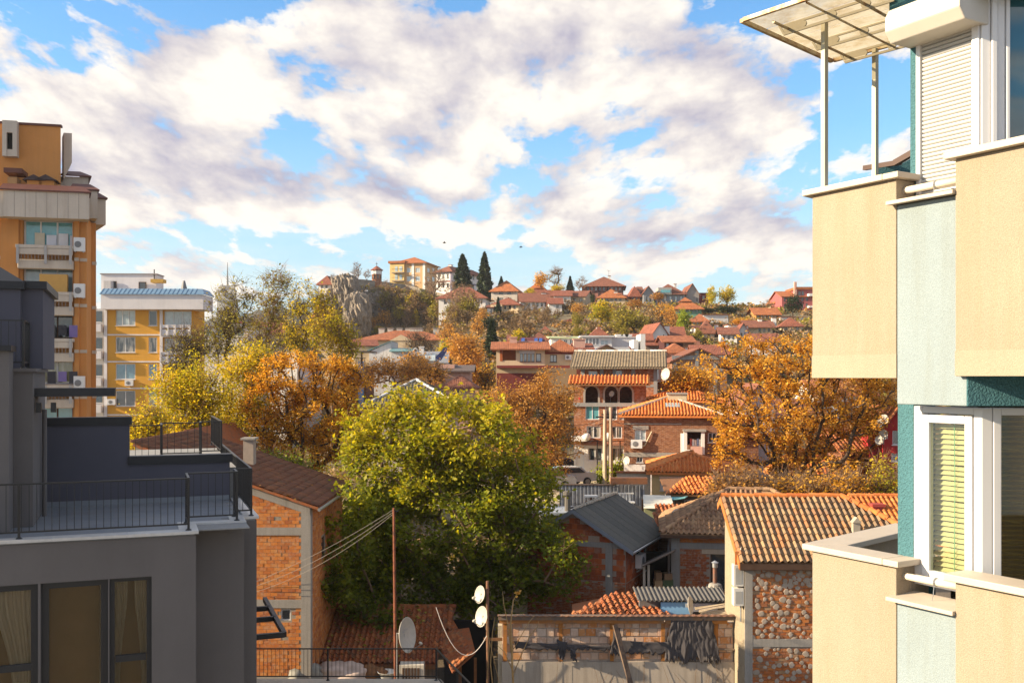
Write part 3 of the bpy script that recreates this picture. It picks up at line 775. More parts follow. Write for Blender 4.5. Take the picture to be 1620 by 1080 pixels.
# ---------------------------------------------------------------- the sunlit beige and teal block close on the right
BEIGE = stucco((0.318, 0.264, 0.198), 130, 0.9, 0.38, big=1.4, dirtc=(0.25, 0.19, 0.11), gcon=0.22)
BEIGEL = stucco((0.335, 0.28, 0.212), 130, 0.9, 0.12, big=1.4, gcon=0.18)
PALETEAL = stucco((0.245, 0.298, 0.325), 130, 0.9, 0.32, big=1.6, dirtc=(0.17, 0.175, 0.13), gcon=0.20)
TEAL = stucco((0.065, 0.165, 0.195), 70, 1.2, 0.2, big=1.5, gcon=0.25, dist=0.012)
COPING = plain((0.46, 0.40, 0.33), 0.6, var=0.10, scale=5, name='coping_stone', bmp=0.15)
def right_block():
    z0 = -3.0; fr = Fr(xat(1285, 7.8), 7.8, -59.5, z0)
    r = thing('apartment_building', 'sunlit beige rendered balconies with pale aqua bay and white windows filling the right edge', 'building', fr.o, fr.a)
    H = lambda h: h+ZC-z0
    E = Vector((-0.226, 0.974, 0)); Wd = Vector((0.508, 0.861, 0))
    def obj(mb, n, m, p=r, **k): return mb.obj(n, m, p, **k)
    for k, zt in enumerate((0.0, -2.77)):
        zb = zt-0.01 if k == 0 else -12.5
        bal = MB()
        bal.box(0, 0, H(zb), 0.784, 0.15, H(zt+1.41))
        bal.box(0.634, 0.152, H(zb), 0.784, 0.36, H(zt+1.41))
        e0 = Vector((0.0, 0.0, H(zb))); n = Vector((0.974, 0.226, 0))*0.15
        q = [e0+E*0.155, e0+E*0.155+n, e0+E*1.7+n, e0+E*1.7]; bal.prism(q, (0, 0, 1.41-(zb-zt)))
        bal.prism([(0.02, .16, H(zt+.0)), (.63, .16, H(zt+.0)), (.63, 1.6, H(zt+.0)), (-.25, 1.6, H(zt+.0))], (0, 0, 0.12))
        obj(bal, 'balcony_parapet', BEIGE, bevel=0.006)
        if k == 0:
            bd = MB(); bd.box(-0.002, -0.003, H(-0.012), 0.786, 0.0, H(0.16)); obj(bd, 'repainted_band', BEIGEL)
        # coping, L shaped round the corner
        cz = H(zt+1.412); c = MB(); o = 0.05
        p = [(-0.06, -o, cz), (0.70, -o, cz), (0.70, 0.20, cz), (0.175, 0.20, cz)]
        c.prism(p, (0, 0, 0.045)); 
        a0 = Vector((-0.06, -o, cz)); c.prism([a0, (0.175, 0.201, cz), Vector((0.175, 0.201, cz))+E*1.35, a0+E*1.60], (0, 0, 0.045))
        c.box(0.70, -o+.002, cz, 0.835, 0.36, cz+0.044)
        obj(c, 'coping', COPING, bevel=0.006)
        # pale strip below the bay window
        zs0, zs1 = (zt-0.2, zt+1.22) if k == 0 else (-12.5, zt+1.17)
        s = MB(); s.box(0.786, 0.004, H(zs0), 1.346, 0.10, H(zs1)); obj(s, 'bay_apron', PALETEAL, bevel=0.008)
        led = MB(); zl = H(zs1); led.prism([(0.75, -0.075, zl), (1.29, -0.075, zl), (1.29, 0.20, zl+0.02), (0.75, 0.20, zl+0.02)], (0, 0, 0.028)); obj(led, 'window_ledge', COPING, bevel=0.004)
        pp = MB(); pp.tube([(0.70, 0.09, H(zt+1.335)), (1.33, 0.09, H(zt+1.335))], 0.026, 14); obj(pp, 'rail_pipe', plain((0.62, 0.56, 0.46), 0.5, var=0.2, scale=14), smooth=True)
        ring = MB()
        for x in (1.04, 1.05): ring.lathe([(0.028, -.004), (0.032, 0), (0.028, .004)], (x, 0.09, H(zt+1.335)), 12, (1, 0, 0))
        ring.tube([(1.045, .065, H(zt+1.31)), (1.05, .05, H(zt+1.25)), (1.03, .06, H(zt+1.2))], .003, 5); obj(ring, 'wire_tie', GALV)
        # near balcony
        b2 = MB(); b2z = zt if k == 0 else -12.5; top = zt+(1.45 if k == 0 else 1.40)
        b2.box(1.29, -0.045, H(b2z), 3.9, 0.10, H(top)); obj(b2, 'balcony_parapet', BEIGE, bevel=0.006)
        c2 = MB(); c2.box(1.235, -0.10, H(top+.002), 3.9, 0.16, H(top+.05)); obj(c2, 'coping', COPING, bevel=0.006)
        fl = MB(); fl.prism([(1.36, .102, H(zt+.004)), (3.9, .102, H(zt+.004)), (3.9, 2.6, H(zt+.004)), (2.6, 2.6, H(zt+.004))], (0, 0, .12)); obj(fl, 'balcony_floor', CONCGREY)
        if k == 0:
            bd = MB(); bd.box(1.289, -0.048, H(0.002), 3.9, -0.045, H(0.17)); obj(bd, 'repainted_band', BEIGEL)
            lint = MB(); a0 = Vector((1.347, 0.0, H(-0.2))); a1 = a0+Wd*3; lint.prism([a0+Vector((-.1, .05, 0)), a0, a1, a1+Vector((-.3, 0.3, 0))], (0, 0, 0.23)); obj(lint, 'lintel_beam', TEAL, bevel=0.006)
    up = MB(); up.box(0.72, 0.0, H(2.57), 1.346, 0.4, H(4.2)); obj(up, 'bay_apron', TEAL, bevel=0.006)
    up = MB(); a0 = Vector((1.348, 0.0, H(2.57))); a1 = a0+Wd*3; up.prism([a0+Vector((-.1, .3, 0)), a0, a1, a1+Vector((-.3, 0.3, 0))], (0, 0, 1.4)); obj(up, 'lintel_beam', TEAL)
    # bay walls
    w = MB(); w.box(0.637, 0.20, H(-2.8), 0.775, 0.45, H(-0.2)); w.box(0.745, 0.20, H(0.0), 0.80, 0.45, H(2.57)); obj(w, 'wall', TEAL, bevel=0.004)
    w = MB(); w.prism([(.9, .7, H(-12)), (.9, 3.6, H(-12)), (3.9, 3.6, H(-12)), (3.9, 2.62, H(-12)), (2.62, 2.62, H(-12))], (0, 0, 9.2)); obj(w, 'wall', TEAL)
    # bay window: casement on the lit face, second on the face turned to the viewer
    win = MB()
    def fbar(m, a, c, b, d, y0=0.20, y1=0.27): m.box(a, y0, H(c), b, y1, H(d))
    zt, zb = -0.215, -1.50
    fbar(win, .776, zb, .846, zt); fbar(win, 1.255, zb, 1.315, zt); fbar(win, .846, zt-.05, 1.255, zt); fbar(win, .846, zb, 1.255, zb+.05)
    wf = obj(win, 'bay_window', PVC, bevel=0.006)
    sash = MB()
    fbar(sash, .852, zb+.055, .912, zt-.055, .185, .24); fbar(sash, 1.195, zb+.055, 1.252, zt-.055, .185, .24); fbar(sash, .912, zt-.115, 1.195, zt-.055, .185, .24); fbar(sash, .912, zb+.055, 1.195, zb+.115, .185, .24)
    obj(sash, 'sash', PVC, wf, bevel=0.006)
    obj(MB().box(.908, .205, H(zb+.112), 1.199, .212, H(zt-.112)), 'pane', clear_glass(), wf)
    SL = plain((0.62, 0.55, 0.32), 0.5, var=0.12, scale=30, name='blind_slat')
    sm = MB(); sm.box(0, -.017, -.001, .335, .017, .001, Matrix.Rotation(R(48), 4, 'X')); me = sm.mesh('blind_slat', SL)
    for i in range(30): inst(me, 'blind_slat', wf, Matrix.Translation((.885, .285, H(zb+.12+i*.0365))) @ Matrix.Rotation(R(rnd.uniform(-.5, .5)), 4, 'Y'))
    cd = MB(); cd.tube([(1.06, .265, H(zb+.1)), (1.065, .266, H(-.75)), (1.06, .265, H(zt-.1))], .003, 5); obj(cd, 'blind_cord', plain((.2, .5, .3), name='cord'), wf)
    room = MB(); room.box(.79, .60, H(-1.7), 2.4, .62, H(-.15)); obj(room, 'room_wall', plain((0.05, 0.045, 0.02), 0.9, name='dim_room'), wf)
    # face turned to the viewer
    M2 = Matrix.Translation((1.316, .20, 0)) @ Matrix.Rotation(math.atan2(.861, .508), 4, 'Z')
    def b2(m, a, c, b, d, y0=0.0, y1=.07): m.box(a, y0, H(c), b, y1, H(d), M2)
    ww = MB(); b2(ww, 0, zb, .075, zt); b2(ww, .078, zb, .135, zt, -.004, .06); b2(ww, .135, zt-.05, 1.3, zt, -.004, .06); b2(ww, .135, zb, 1.3, zb+.08, -.004, .06); b2(ww, 1.3, zb, 1.4, zt)
    w2 = obj(ww, 'bay_window', PVC, bevel=0.006)
    pn = MB(); b2(pn, .13, zb+.07, 1.305, zt-.045, .022, .03); obj(pn, 'pane', clear_glass((.75, .72, .5)), w2)
    sm = MB(); sm.box(0, -.011, -.001, 1.14, .011, .001, Matrix.Rotation(R(-35), 4, 'X')); me = sm.mesh('blind_slat', plain((0.40, 0.30, 0.10), 0.5, var=.1, name='blind_slat'))
    for i in range(34): inst(me, 'blind_slat', w2, M2 @ Matrix.Translation((.15, .09, H(zb+.1+i*.034))))
    # upper window: roller shutter down, glass beside it
    rs = MB(); rs.box(.80, .19, H(1.22), .835, .25, H(2.40)); rs.box(1.245, .19, H(1.22), 1.30, .25, H(2.45)); rs.box(.80, .17, H(1.205), 1.30, .27, H(1.24))
    sh = obj(rs, 'roller_shutter', PVC, bevel=0.004)
    sm = MB(); sm.prism([(0, 0.010, 0), (0, -0.006, .003), (0, -.014, .012), (0, -.010, .025), (0, .010, .028)], (.414, 0, 0)); me = sm.mesh('shutter_slat', plain((.46, .455, .44), .5, var=.05, name='shutter_paint'))
    for i in range(40): inst(me, 'shutter_slat', sh, Matrix.Translation((.833, .222, H(1.242+i*.0297))))
    bx = MB(); pr = [(.60, .30, H(2.62)), (.60, -.03, H(2.62)), (.60, -.07, H(2.56)), (.60, -.07, H(2.46)), (.60, -.01, H(2.385)), (.60, .30, H(2.385))]
    bx.prism([(p[0]+.14, p[1], p[2]) for p in pr], (.60, 0, 0)); obj(bx, 'shutter_box', plain((.50, .47, .42), .4, var=.08, name='shutter_box'), sh, bevel=0.008)
    ww = MB()
    b2(ww, 0, 1.2, .06, 4.2, .0, .07); b2(ww, .063, 1.2, .10, 4.2, -.02, .05); b2(ww, .103, 1.2, .16, 4.2, .0, .06); b2(ww, .163, 1.2, .19, 4.2, -.012, .05)
    w3 = obj(ww, 'window_frame', PVC, bevel=0.006)
    pn = MB(); b2(pn, .188, 1.2, 1.4, 4.2, .02, .03); obj(pn, 'pane', glass((.03, .10, .13), name='teal_dark_glass'), w3)
    # balcony canopy
    A = Vector((-.274, -.485, H(2.78))); B = Vector((-.615, .906, H(2.78))); C = Vector((.22, 1.04, H(2.78))); ED = B-A; Q = (C-B)*1.35
    def cp(p, q, dz=0.0): return A+ED*p+Q*q+Vector((0, 0, dz))
    RUST = rusty((.42, .36, .24), (.25, .11, .03), .55, 11)
    cf = MB(); cf.bar(cp(0, 0), cp(1, 0), .03); cf.bar(cp(1, 0.02), cp(1, 1), .03); cf.bar(cp(0, .02), cp(0, 1), .03); cf.bar(cp(.02, .5, -.015), cp(.98, .5, -.015), .012)
    can = obj(cf, 'canopy', RUST)
    sheet = bpy.data.materials.new('canopy_sheet'); sheet.use_nodes = True; t = NT(sheet.node_tree); t.n.clear(); out = t.new('ShaderNodeOutputMaterial')
    d = t.new('ShaderNodeBsdfDiffuse'); tl = t.new('ShaderNodeBsdfTranslucent'); tp = t.new('ShaderNodeBsdfTransparent'); g = t.new('ShaderNodeNewGeometry').outputs['Position']
    n = t.ramp(t.noise(g, 5, 6, .7), [(.45, (.80, .72, .55)), (.65, (.60, .45, .20))]); t.link(n, d.inputs[0]); t.link(n, tl.inputs[0]); tp.inputs[0].default_value = (.9, .88, .82, 1)
    m1 = t.new('ShaderNodeMixShader'); m1.inputs[0].default_value = .75; t.link(d.outputs[0], m1.inputs[1]); t.link(tl.outputs[0], m1.inputs[2])
    m2 = t.new('ShaderNodeMixShader'); m2.inputs[0].default_value = .55; t.link(m1.outputs[0], m2.inputs[1]); t.link(tp.outputs[0], m2.inputs[2]); t.link(m2.outputs[0], out.inputs[0])
    for i in range(4):
        s = MB(); p0, p1 = i/4+.006, (i+1)/4-.006
        s.prism([cp(p0, 0.01, .017), cp(p1, 0.01, .017), cp(p1, 1, .017), cp(p0, 1, .017)], (0, 0, .006)); obj(s, 'canopy_sheet', sheet, can)
    def plate(p):
        m = MB(); o = cp(p, .14, -.018); x = (cp(p, 1)-cp(p, .14)); L = x.length; x.normalize(); th = ED.normalized()*.012; hgt = .085
        def pt(u, v): return o+x*u+Vector((0, 0, -v))
        m.prism([pt(0, 0), pt(0.05, hgt), pt(.10, hgt), pt(L, hgt), pt(L, hgt-.02), pt(.06, hgt-.02), pt(.03, .018), pt(L, .018), pt(L, 0)], th)
        slots = [(.26, .44), (.52, .72), (.80, .98)]; edges = [0.05]+[v for s_ in slots for v in s_]+[L]
        for a, b in zip(edges[::2], edges[1::2]):
            la = a > .06; rb = b < L-.01; r_ = .023; mid = hgt/2-.001
            left = [pt(a-.0+(r_ if la else 0)-r_*math.sin(t_)*(1 if la else 0), mid-r_*math.cos(t_)*1.0) for t_ in (0, .7, 1.57, 2.44, 3.14)]
            right = [pt(b-(r_ if rb else 0)+r_*math.sin(t_)*(1 if rb else 0), mid+r_*math.cos(t_)) for t_ in (0, .7, 1.57, 2.44, 3.14)]
            m.prism(left+right, th)
        obj(m, 'slotted_bracket', plain((.20, .18, .14), .5, .3, .15, 8, name='bracket_metal'), can)
    for p in (.90, .56, .20): plate(p)
    for q in (.22, .80): obj(MB().tube([cp(.05, q, -.06), cp(.97, q, -.06)], .011, 8), 'cross_rod', RUST, can)
    PM = plain((.36, .33, .24), .45, .35, .12, 6, name='post_metal')
    for (x, y, zb2) in ((.07, .06, 1.457), (-.165, .93, 1.457)):
        obj(MB().box(x-.019, y-.019, H(zb2), x+.019, y+.019, H(2.765)), 'canopy_post', PM, can)
    # lower eaves seen past the bay
    e = MB(); e.bar(fr.loc(P(1368, 266, 11)), fr.loc(P(1424, 257, 10.4)), .05, .05); e.bar(fr.loc(P(1416, 258, 10.4)), fr.loc(P(1462, 232, 10.0)), .05, .06); obj(e, 'eave_edge', plain((.08, .05, .04), .6, name='brown_flashing'))
    ew = MB(); q = [fr.loc(P(x, y, 10.6)) for x, y in ((1380, 268), (1426, 259), (1470, 236), (1470, 420), (1380, 420))]; ew.prism(q, (.05, .3, 0)); obj(ew, 'wall', TEAL)
right_block()

# ---------------------------------------------------------------- the dark grey block with the roof terrace on the left
GREY = stucco((0.135, 0.125, 0.125), 60, 0.25, 0.10, big=0.8, gcon=0.06)
SLATE = stucco((0.085, 0.085, 0.11), 60, 0.2, 0.08, big=0.8, gcon=0.05)
MARBLE = plain((0.52, 0.51, 0.50), 0.35, var=0.18, scale=6, name='marble_coping')
DKMETAL = plain((0.022, 0.023, 0.028), 0.45, 0.3, 0.15, 4, name='dark_sheet_metal')
def railing(parent, pts, z, h=1.0, gap=0.125, closed=False, foot=True, post_every=None, mat=None, name='railing'):
    mat = mat or BLACKM; mb = MB(); V = [Vector((p[0], p[1], 0)) for p in pts]
    for a, b in zip(V, V[1:]):
        mb.bar(a+Vector((0, 0, z+h)), b+Vector((0, 0, z+h)), .045, .03); mb.bar(a+Vector((0, 0, z+.12)), b+Vector((0, 0, z+.12)), .03, .03)
    ro = mb.obj(name, mat, parent)
    bm = MB().box(-.006, -.006, 0, .006, .006, h-.15).mesh('baluster', mat); pm = MB().box(-.022, -.022, 0, .022, .022, h-.017); pm.lathe([(.06, 0), (.055, .012), (.03, .03)], (0, 0, 0), 8); pm = pm.mesh('post', mat)
    for a, b in zip(V, V[1:]):
        L = (b-a).length; n = max(1, int(L/gap))
        for i in range(1, n): inst(bm, 'baluster', ro, loc=a+(b-a)*(i/n)+Vector((0, 0, z+.135)))
        k = max(1, round(L/(post_every or 3.0)))
        for i in range(k): inst(pm, 'post', ro, loc=a+(b-a)*(i/k)+Vector((0, 0, z+.001)))
    inst(pm, 'post', ro, loc=V[-1]+Vector((0, 0, z+.001))); return ro

def grey_block():
    zb = -3.0; fr = Fr(xat(310, 19.2), 19.2, 20.5, zb); Z = lambda a: a-zb
    r = thing('apartment_building', 'dark grey modern building with black railed roof terrace at lower left', 'building', fr.o, fr.a)
    zt = 7.0
    f2 = fr.loc(P(386, 830, 20.5)); f3 = fr.loc(P(406, 820, 21.2)); x2, y2, x3, y3 = f2.x, f2.y, f3.x, f3.y
    XL = -9.0
    # front wall with window openings
    mb = MB(); hs = []
    wl = []
    for a, b in ((-120, 60), (64, 171), (173, 240)):
        p = fr.fy(a, 917); q = fr.fy(b, 1300); u0, u1, z1, z0 = p.x-XL, q.x-XL, fr.fy(150, 917).z, fr.fy(150, 1230).z
        hs.append((u0, z0, u1, z1, .22)); wl.append((u0, z0, u1, z1))
    M = lambda u, z, d: (XL+u, d, z)
    wall_face(mb, M, -XL, 0, Z(zt-.06), hs)
    mb.poly((0, 0, 0), (0, y2, 0), (0, y2, Z(zt-.06)), (0, 0, Z(zt-.06)))
    mb.poly((0, y2, 0), (x2, y2, 0), (x2, y2, Z(zt-.06)), (0, y2, Z(zt-.06))); mb.poly((x2, y2, 0), (x2, y3, 0), (x2, y3, Z(zt-.06)), (x2, y2, Z(zt-.06)))
    mb.poly((x2, y3, 0), (x3, y3, 0), (x3, y3, Z(zt-.06)), (x2, y3, Z(zt-.06))); mb.poly((x3, y3, 0), (x3, 12.3, 0), (x3, 12.3, Z(zt-.06)), (x3, y3, Z(zt-.06)))
    mb.poly((XL, 12.3, 0), (XL, 0, 0), (XL, 0, Z(zt)), (XL, 12.3, Z(zt))); mb.poly((x3, 12.3, 0), (XL, 12.3, 0), (XL, 12.3, Z(zt-.06)), (x3, 12.3, Z(zt-.06)))
    wo = mb.obj('wall', GREY, r)
    FR = plain((.028, .03, .036), .4, .2, .1, 6, name='anthracite_frame'); GC = clear_glass((.85, .83, .78)); CU = plain((.60, .56, .50), .9, var=.08, name='curtain')
    for i, (a, c, b, d) in enumerate(wl):
        f = window(r, M, a, c, b, d, 1, 1, FR, GC, .2, False, fw=.13)
        bk = MB(); bk.poly(M(a, c, .7), M(b, c, .7), M(b, d, .7), M(a, d, .7)); bk.obj('room_wall', plain((.26, .17, .09), .9, name='brown_room'), f)
        for s_, e_ in (((.03, .42), (.58, .97)) if i != 1 else ((.86, .99),)):
            q = MB(); n = 26
            for j in range(12):
                for k in range(n):
                    def cp(k, j):
                        tz = j/12; wz = 1-.45*math.sin(math.pi*min(1, tz*1.15)) if i != 1 else 1; u = lerp(a, b, s_)+(lerp(a, b, e_)-lerp(a, b, s_))*(k/n*wz if s_ < .5 else 1-(1-k/n)*wz); return M(u, lerp(c, d, tz), .30+.04*math.sin(k*1.9))
                    q.poly(cp(k, j), cp(k+1, j), cp(k+1, j+1), cp(k, j+1))
            q.obj('curtain', CU, f)
        if i != 1:
            zr = fr.fy(100, 1052).z; tr = MB(); tr.prism([M(a+.1, zr-.07, .13), M(b-.1, zr-.07, .13), M(b-.1, zr+.05, .13), M(a+.1, zr+.05, .13)], (0, .08, 0)); tr.obj('transom', FR, f)
    # terrace slab, coping, floor tiles
    edge = [(XL, 0), (0, 0), (0, y2), (x2, y2), (x2, y3), (x3, y3), (x3, 11.5)]
    yb = fr.fz(200, 797, Z(zt)).y
    sl = MB(); sl.prism([(XL, .02, Z(zt-.2)), (-.02, .02, Z(zt-.2)), (-.02, y2+.02, Z(zt-.2)), (x2-.02, y2+.02, Z(zt-.2)), (x2-.02, y3+.02, Z(zt-.2)), (x3-.02, y3+.02, Z(zt-.2)), (x3-.02, 12.2, Z(zt-.2)), (XL, 12.2, Z(zt-.2))], (0, 0, .17)); sl.obj('terrace_slab', CONCGREY, r)
    for (ax, ay, bx_, by) in ((XL, -.05, .05, .30), (-.30, .302, .05, y2+.0), (-.30, y2+.002, x2+.05, y2+.30), (x2-.25, y2+.302, x2+.05, y3-.0), (x2-.25, y3+.002, x3+.05, y3+.30), (x3-.25, y3+.302, x3+.05, 12.2)):
        n = max(1, int((max(bx_-ax, by-ay))/1.2)); along = (bx_-ax) > (by-ay)
        for i in range(n):
            c = MB()
            if along: c.box(ax+(bx_-ax)*i/n+.002, ay, Z(zt-.03), ax+(bx_-ax)*(i+1)/n-.002, by, Z(zt+.025))
            else: c.box(ax, ay+(by-ay)*i/n+.002, Z(zt-.03), bx_, ay+(by-ay)*(i+1)/n-.002, Z(zt+.025))
            c.obj('coping_slab', MARBLE, r)
    FT = piece([(.15, .17, .20), (.19, .21, .24), (.17, .18, .20)], None, scale=3, bmp=.05, name='floor_tile', rough=.45, noise_dark=.2); tm = MB().box(.004, .004, 0, .596, .296, .012).mesh('floor_tile', FT)
    fpoly = [(-7.2, .3), (-.3, .3), (-.3, y2+.3), (x2-.25, y2+.3), (x2-.25, y3+.3), (x3-.3, y3+.3), (x3-.3, yb), (-7.2, yb)]
    y = .3; row = 0
    while y < yb:
        x = -7.2-(.3 if row % 2 else 0)
        while x < x3:
            if inpoly((x+.3, y+.15), fpoly): inst(tm, 'floor_tile', r, loc=(x, y, Z(zt-.012)))
            x += .6
        y += .3; row += 1
    MB().box(-7.2, .3, Z(zt-.028), x3-.28, yb, Z(zt-.006)).obj('grout_bed', CONCGREY, r)
    railing(r, [(XL, .12), (-.13, .12), (-.13, y2+.12), (x2-.13, y2+.12), (x2-.13, y3+.12), (x3-.1, y3+.12), (x3-.1, yb+.1), (x3-.1, 11.5)], Z(zt+.025), 1.0, .125)
    # parapet walls behind the terrace
    xa = fr.fy(67, 700, yb).x; xm = fr.fy(205, 700, yb).x; zh = fr.fy(130, 673, yb).z; zl = fr.fy(280, 733, yb).z
    w = MB(); w.box(xa-3, yb, Z(zt-.1), xm, yb+.25, zh); w.box(xm+.001, yb+.004, Z(zt-.1), x3-.28, yb+.25, zl); w.obj('terrace_wall', SLATE, r)
    c = MB(); c.box(xa-.1, yb-.04, zh, xm+.05, yb+.29, zh+.19); c.obj('wall_cap', DKMETAL, r)
    c = MB(); c.box(xm-.04, yb-.04, zl, x3-.22, yb+.29, zl+.20); c.obj('wall_cap', DKMETAL, r)
    sk = MB(); sk.box(xa, yb-.015, Z(zt), x3-.3, yb-.001, Z(zt+.12)); sk.obj('skirting', FT, r)
    up = MB(); up.box(xa-3, yb+.26, Z(zt), x3, 12.2, zl-.15); up.obj('upper_deck', CONCGREY, r)
    # stepped railing of the upper deck
    yr = yb+2.6; q1 = fr.fy(256, 700, yr).x; zz = zl-.15
    railing(r, [(xm-2.0, yr), (q1, yr), (q1, yr+1.2), (q1+1.05, yr+1.2), (q1+1.05, yr+1.8), (x3-.15, yr+1.8), (x3-.15, yr+6)], zz, .95, .16)
    # stair tower
    tf = fr.fz(52, 833, Z(zt)); tb = fr.fz(66, 806, Z(zt)); xt, yt = tf.x, tf.y
    za = fr.fy(40, 588, yt).z
    yt2 = max(tb.y, yt+2.2)
    t = MB(); t.box(XL, yt, Z(zt-.1), xt, yt2, za); t.obj('stair_tower', GREY, r)
    c = MB(); c.box(XL, yt-.06, za, xt+.06, yt2+.05, za+.07); c.obj('wall_cap', GREY, r)
    t = MB(); xl = fr.fy(14, 700, yt-.7).x; t.box(XL, yt-.7, Z(zt-.1), xl, yt-.002, fr.fy(5, 555, yt-.7).z); t.obj('wall_fin', GREY, r)
    c = MB(); c.box(XL, yt-.78, fr.fy(5, 555, yt-.7).z, xl+.05, yt+.0, fr.fy(5, 546, yt-.7).z); c.obj('wall_cap', DKMETAL, r)
    yk = yt+1.1; xk = fr.fy(68, 500, yk).x; zk = fr.fy(50, 457, yk).z
    t = MB(); t.box(XL, yk, za+.07, xk, yk+3, zk); t.obj('stair_tower', SLATE, r); c = MB(); c.box(XL, yk-.08, zk, xk+.08, yk+3.1, zk+.16); c.obj('wall_cap', DKMETAL, r)
    yc = yk-.25; xc = fr.fy(32, 500, yc).x; zc = fr.fy(10, 457, yc).z
    t = MB(); t.box(xc-1.6, yc, za+.07, xc, yc+.24, zc); t.box(xc-1.6, yc+.24, zk+.17, xc, yc+1.4, zc+.001); t.obj('chimney_stack', SLATE, r)
    c = MB(); a, b_, e, g = (xc-1.68, yc-.08, zc), (xc+.08, yc-.08, zc), (xc+.08, yc+1.48, zc), (xc-1.68, yc+1.48, zc); c.prism([a, b_, e, g], (0, 0, .16)); ap = (xc-.62, yc+.7, zc+.62)
    L4 = [(p[0], p[1], p[2]+.16) for p in (a, b_, e, g)]
    for p, q in zip(L4, L4[1:]+L4[:1]): c.poly(p, q, ap)
    c.obj('chimney_cap', DKMETAL, r)
    railing(r, [(XL, yt+.05), (fr.fy(37, 540, yt+.05).x, yt+.05), (fr.fy(37, 540, yt+.05).x+.0, yk-.05)], za+.07, .95, .13)
    cz = fr.fy(110, 627, yt+.3).z; cn = MB(); cn.box(xt-.15, yt+.3, cz, fr.fy(182, 620, yt+.3).x, yt+1.2, cz+.17); cn.obj('door_canopy', DKMETAL, r)
    for x in (xt+.03, xt+.3):
        lm = MB(); lm.box(x, yt+.28, cz-.32, x+.1, yt+.38, cz-.12); lm.obj('wall_lamp', BLACKM, r)
    dn = MB(); dn.tube([(xt+.08, yt+1.6, Z(zt)), (xt+.08, yt+1.6, cz-.3)], .05, 8); dn.obj('downpipe', GREY, r)
    # open steel frame sticking out of the side wall
    zf = Z(ZC-5.95); p1 = fr.fz(450, 1003, zf); p2 = fr.fz(408, 948, zf); fm = MB()
    fm.bar((p1.x, p1.y, zf), (p1.x, p2.y, zf), .10, .12)
    for k in (0.0, .42, .72): yy = lerp(p1.y, p2.y, k); fm.bar((x3-.1, yy, zf), (p1.x, yy, zf), .09, .12)
    fm.obj('awning_frame', DKMETAL, r)
grey_block()
# ---------------------------------------------------------------- old brick houses in the foreground
OCHREB = piece([(.50, .17, .04), (.56, .20, .05), (.42, .125, .035), (.58, .25, .08), (.34, .10, .035)], (.45, .38, .30), .25, name='hollow_brick')
REDB = piece([(.30, .085, .035), (.36, .11, .04), (.24, .075, .035), (.40, .15, .06)], (.40, .33, .28), .45, name='red_brick')
MORTAR = stucco((.30, .25, .20), 25, .6, .4, big=2.5)
TILER = piece([(.30, .095, .04), (.36, .12, .045), (.25, .075, .035), (.42, .16, .06), (.20, .065, .035)], (.12, .10, .07), .6, scale=9, name='red_clay_tile')
TILEO = piece([(.58, .175, .045), (.64, .21, .055), (.52, .14, .04), (.66, .26, .08)], (.30, .15, .07), .3, scale=6, name='orange_clay_tile')
TILEL = piece([(.27, .17, .09), (.21, .14, .085), (.33, .22, .12), (.33, .15, .065), (.17, .115, .075)], (.16, .13, .10), .5, scale=9, name='lichen_tile')
TILEG = piece([(.28, .16, .09), (.34, .20, .11), (.23, .125, .075), (.40, .25, .14)], (.10, .08, .06), .5, scale=9, name='weathered_tile')
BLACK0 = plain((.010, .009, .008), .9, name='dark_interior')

def dish(name, label, base, top, cpos, aim, rad, mark=None, group=None, arm=True, mat=None, pole=True):
    """satellite dish: bowl, feed arm, wall or mast mount"""
    base, cpos, aim = Vector(base), Vector(cpos), Vector(aim).normalized()
    r = thing(name, label, 'satellite dish', base, 0, group); L = cpos-base
    pr = [(0.001, 0.0), (rad*.35, rad*.02), (rad*.7, rad*.09), (rad*.93, rad*.17), (rad, rad*.21), (rad*1.01, rad*.20), (rad*.95, rad*.14), (rad*.7, rad*.06), (rad*.35, -rad*.015), (.001, -rad*.03)]
    mb = MB(); mb.lathe(pr, L, 24, aim); mb.f = mb.f[:-2]; o = mb.obj('bowl', mat or plain((.40, .37, .33), .5, var=.14, scale=7, name='dish_paint'), r, True)
    side = aim.cross(Vector((0, 0, 1))).normalized(); dn = side.cross(aim).normalized()
    if dn.z > 0: dn = -dn
    if arm:
        f = L+aim*rad*1.05+dn*rad*.55; a = MB(); a.bar(L+dn*rad*.98, f, .025); ar = a.obj('feed_arm', GALV, r)
        h = MB(); h.lathe([(.03, 0), (.045, .02), (.045, .09), (.03, .12)], f, 10, (L-f).normalized()); h.obj('receiver', plain((.55, .50, .40), .5), ar)
    b = MB(); b.box(-.06, -.06, -.06, .06, .06, .06, Matrix.Translation(L-aim*.06)); 
    if pole: b.tube([(0, 0, 0), (0, 0, max(.1, L.z+.05)-.05), L-aim*.08], .02, 8)
    b.obj('mount', GALV, r)
    if mark: 
        t = MB(); mk = plain((.30, .30, .32), .5, name='faded_print')
        for (x0, x1, y) in mark:
            q = [L+side*(x*rad)-dn*(yy*rad)+aim*(rad*.215*(x*x+yy*yy)+.008) for x, yy in ((x0, y), (x1, y), (x1, y+.06), (x0, y+.06))]; t.poly(*q)
        t.obj('printed_mark', mk, r)
    return r

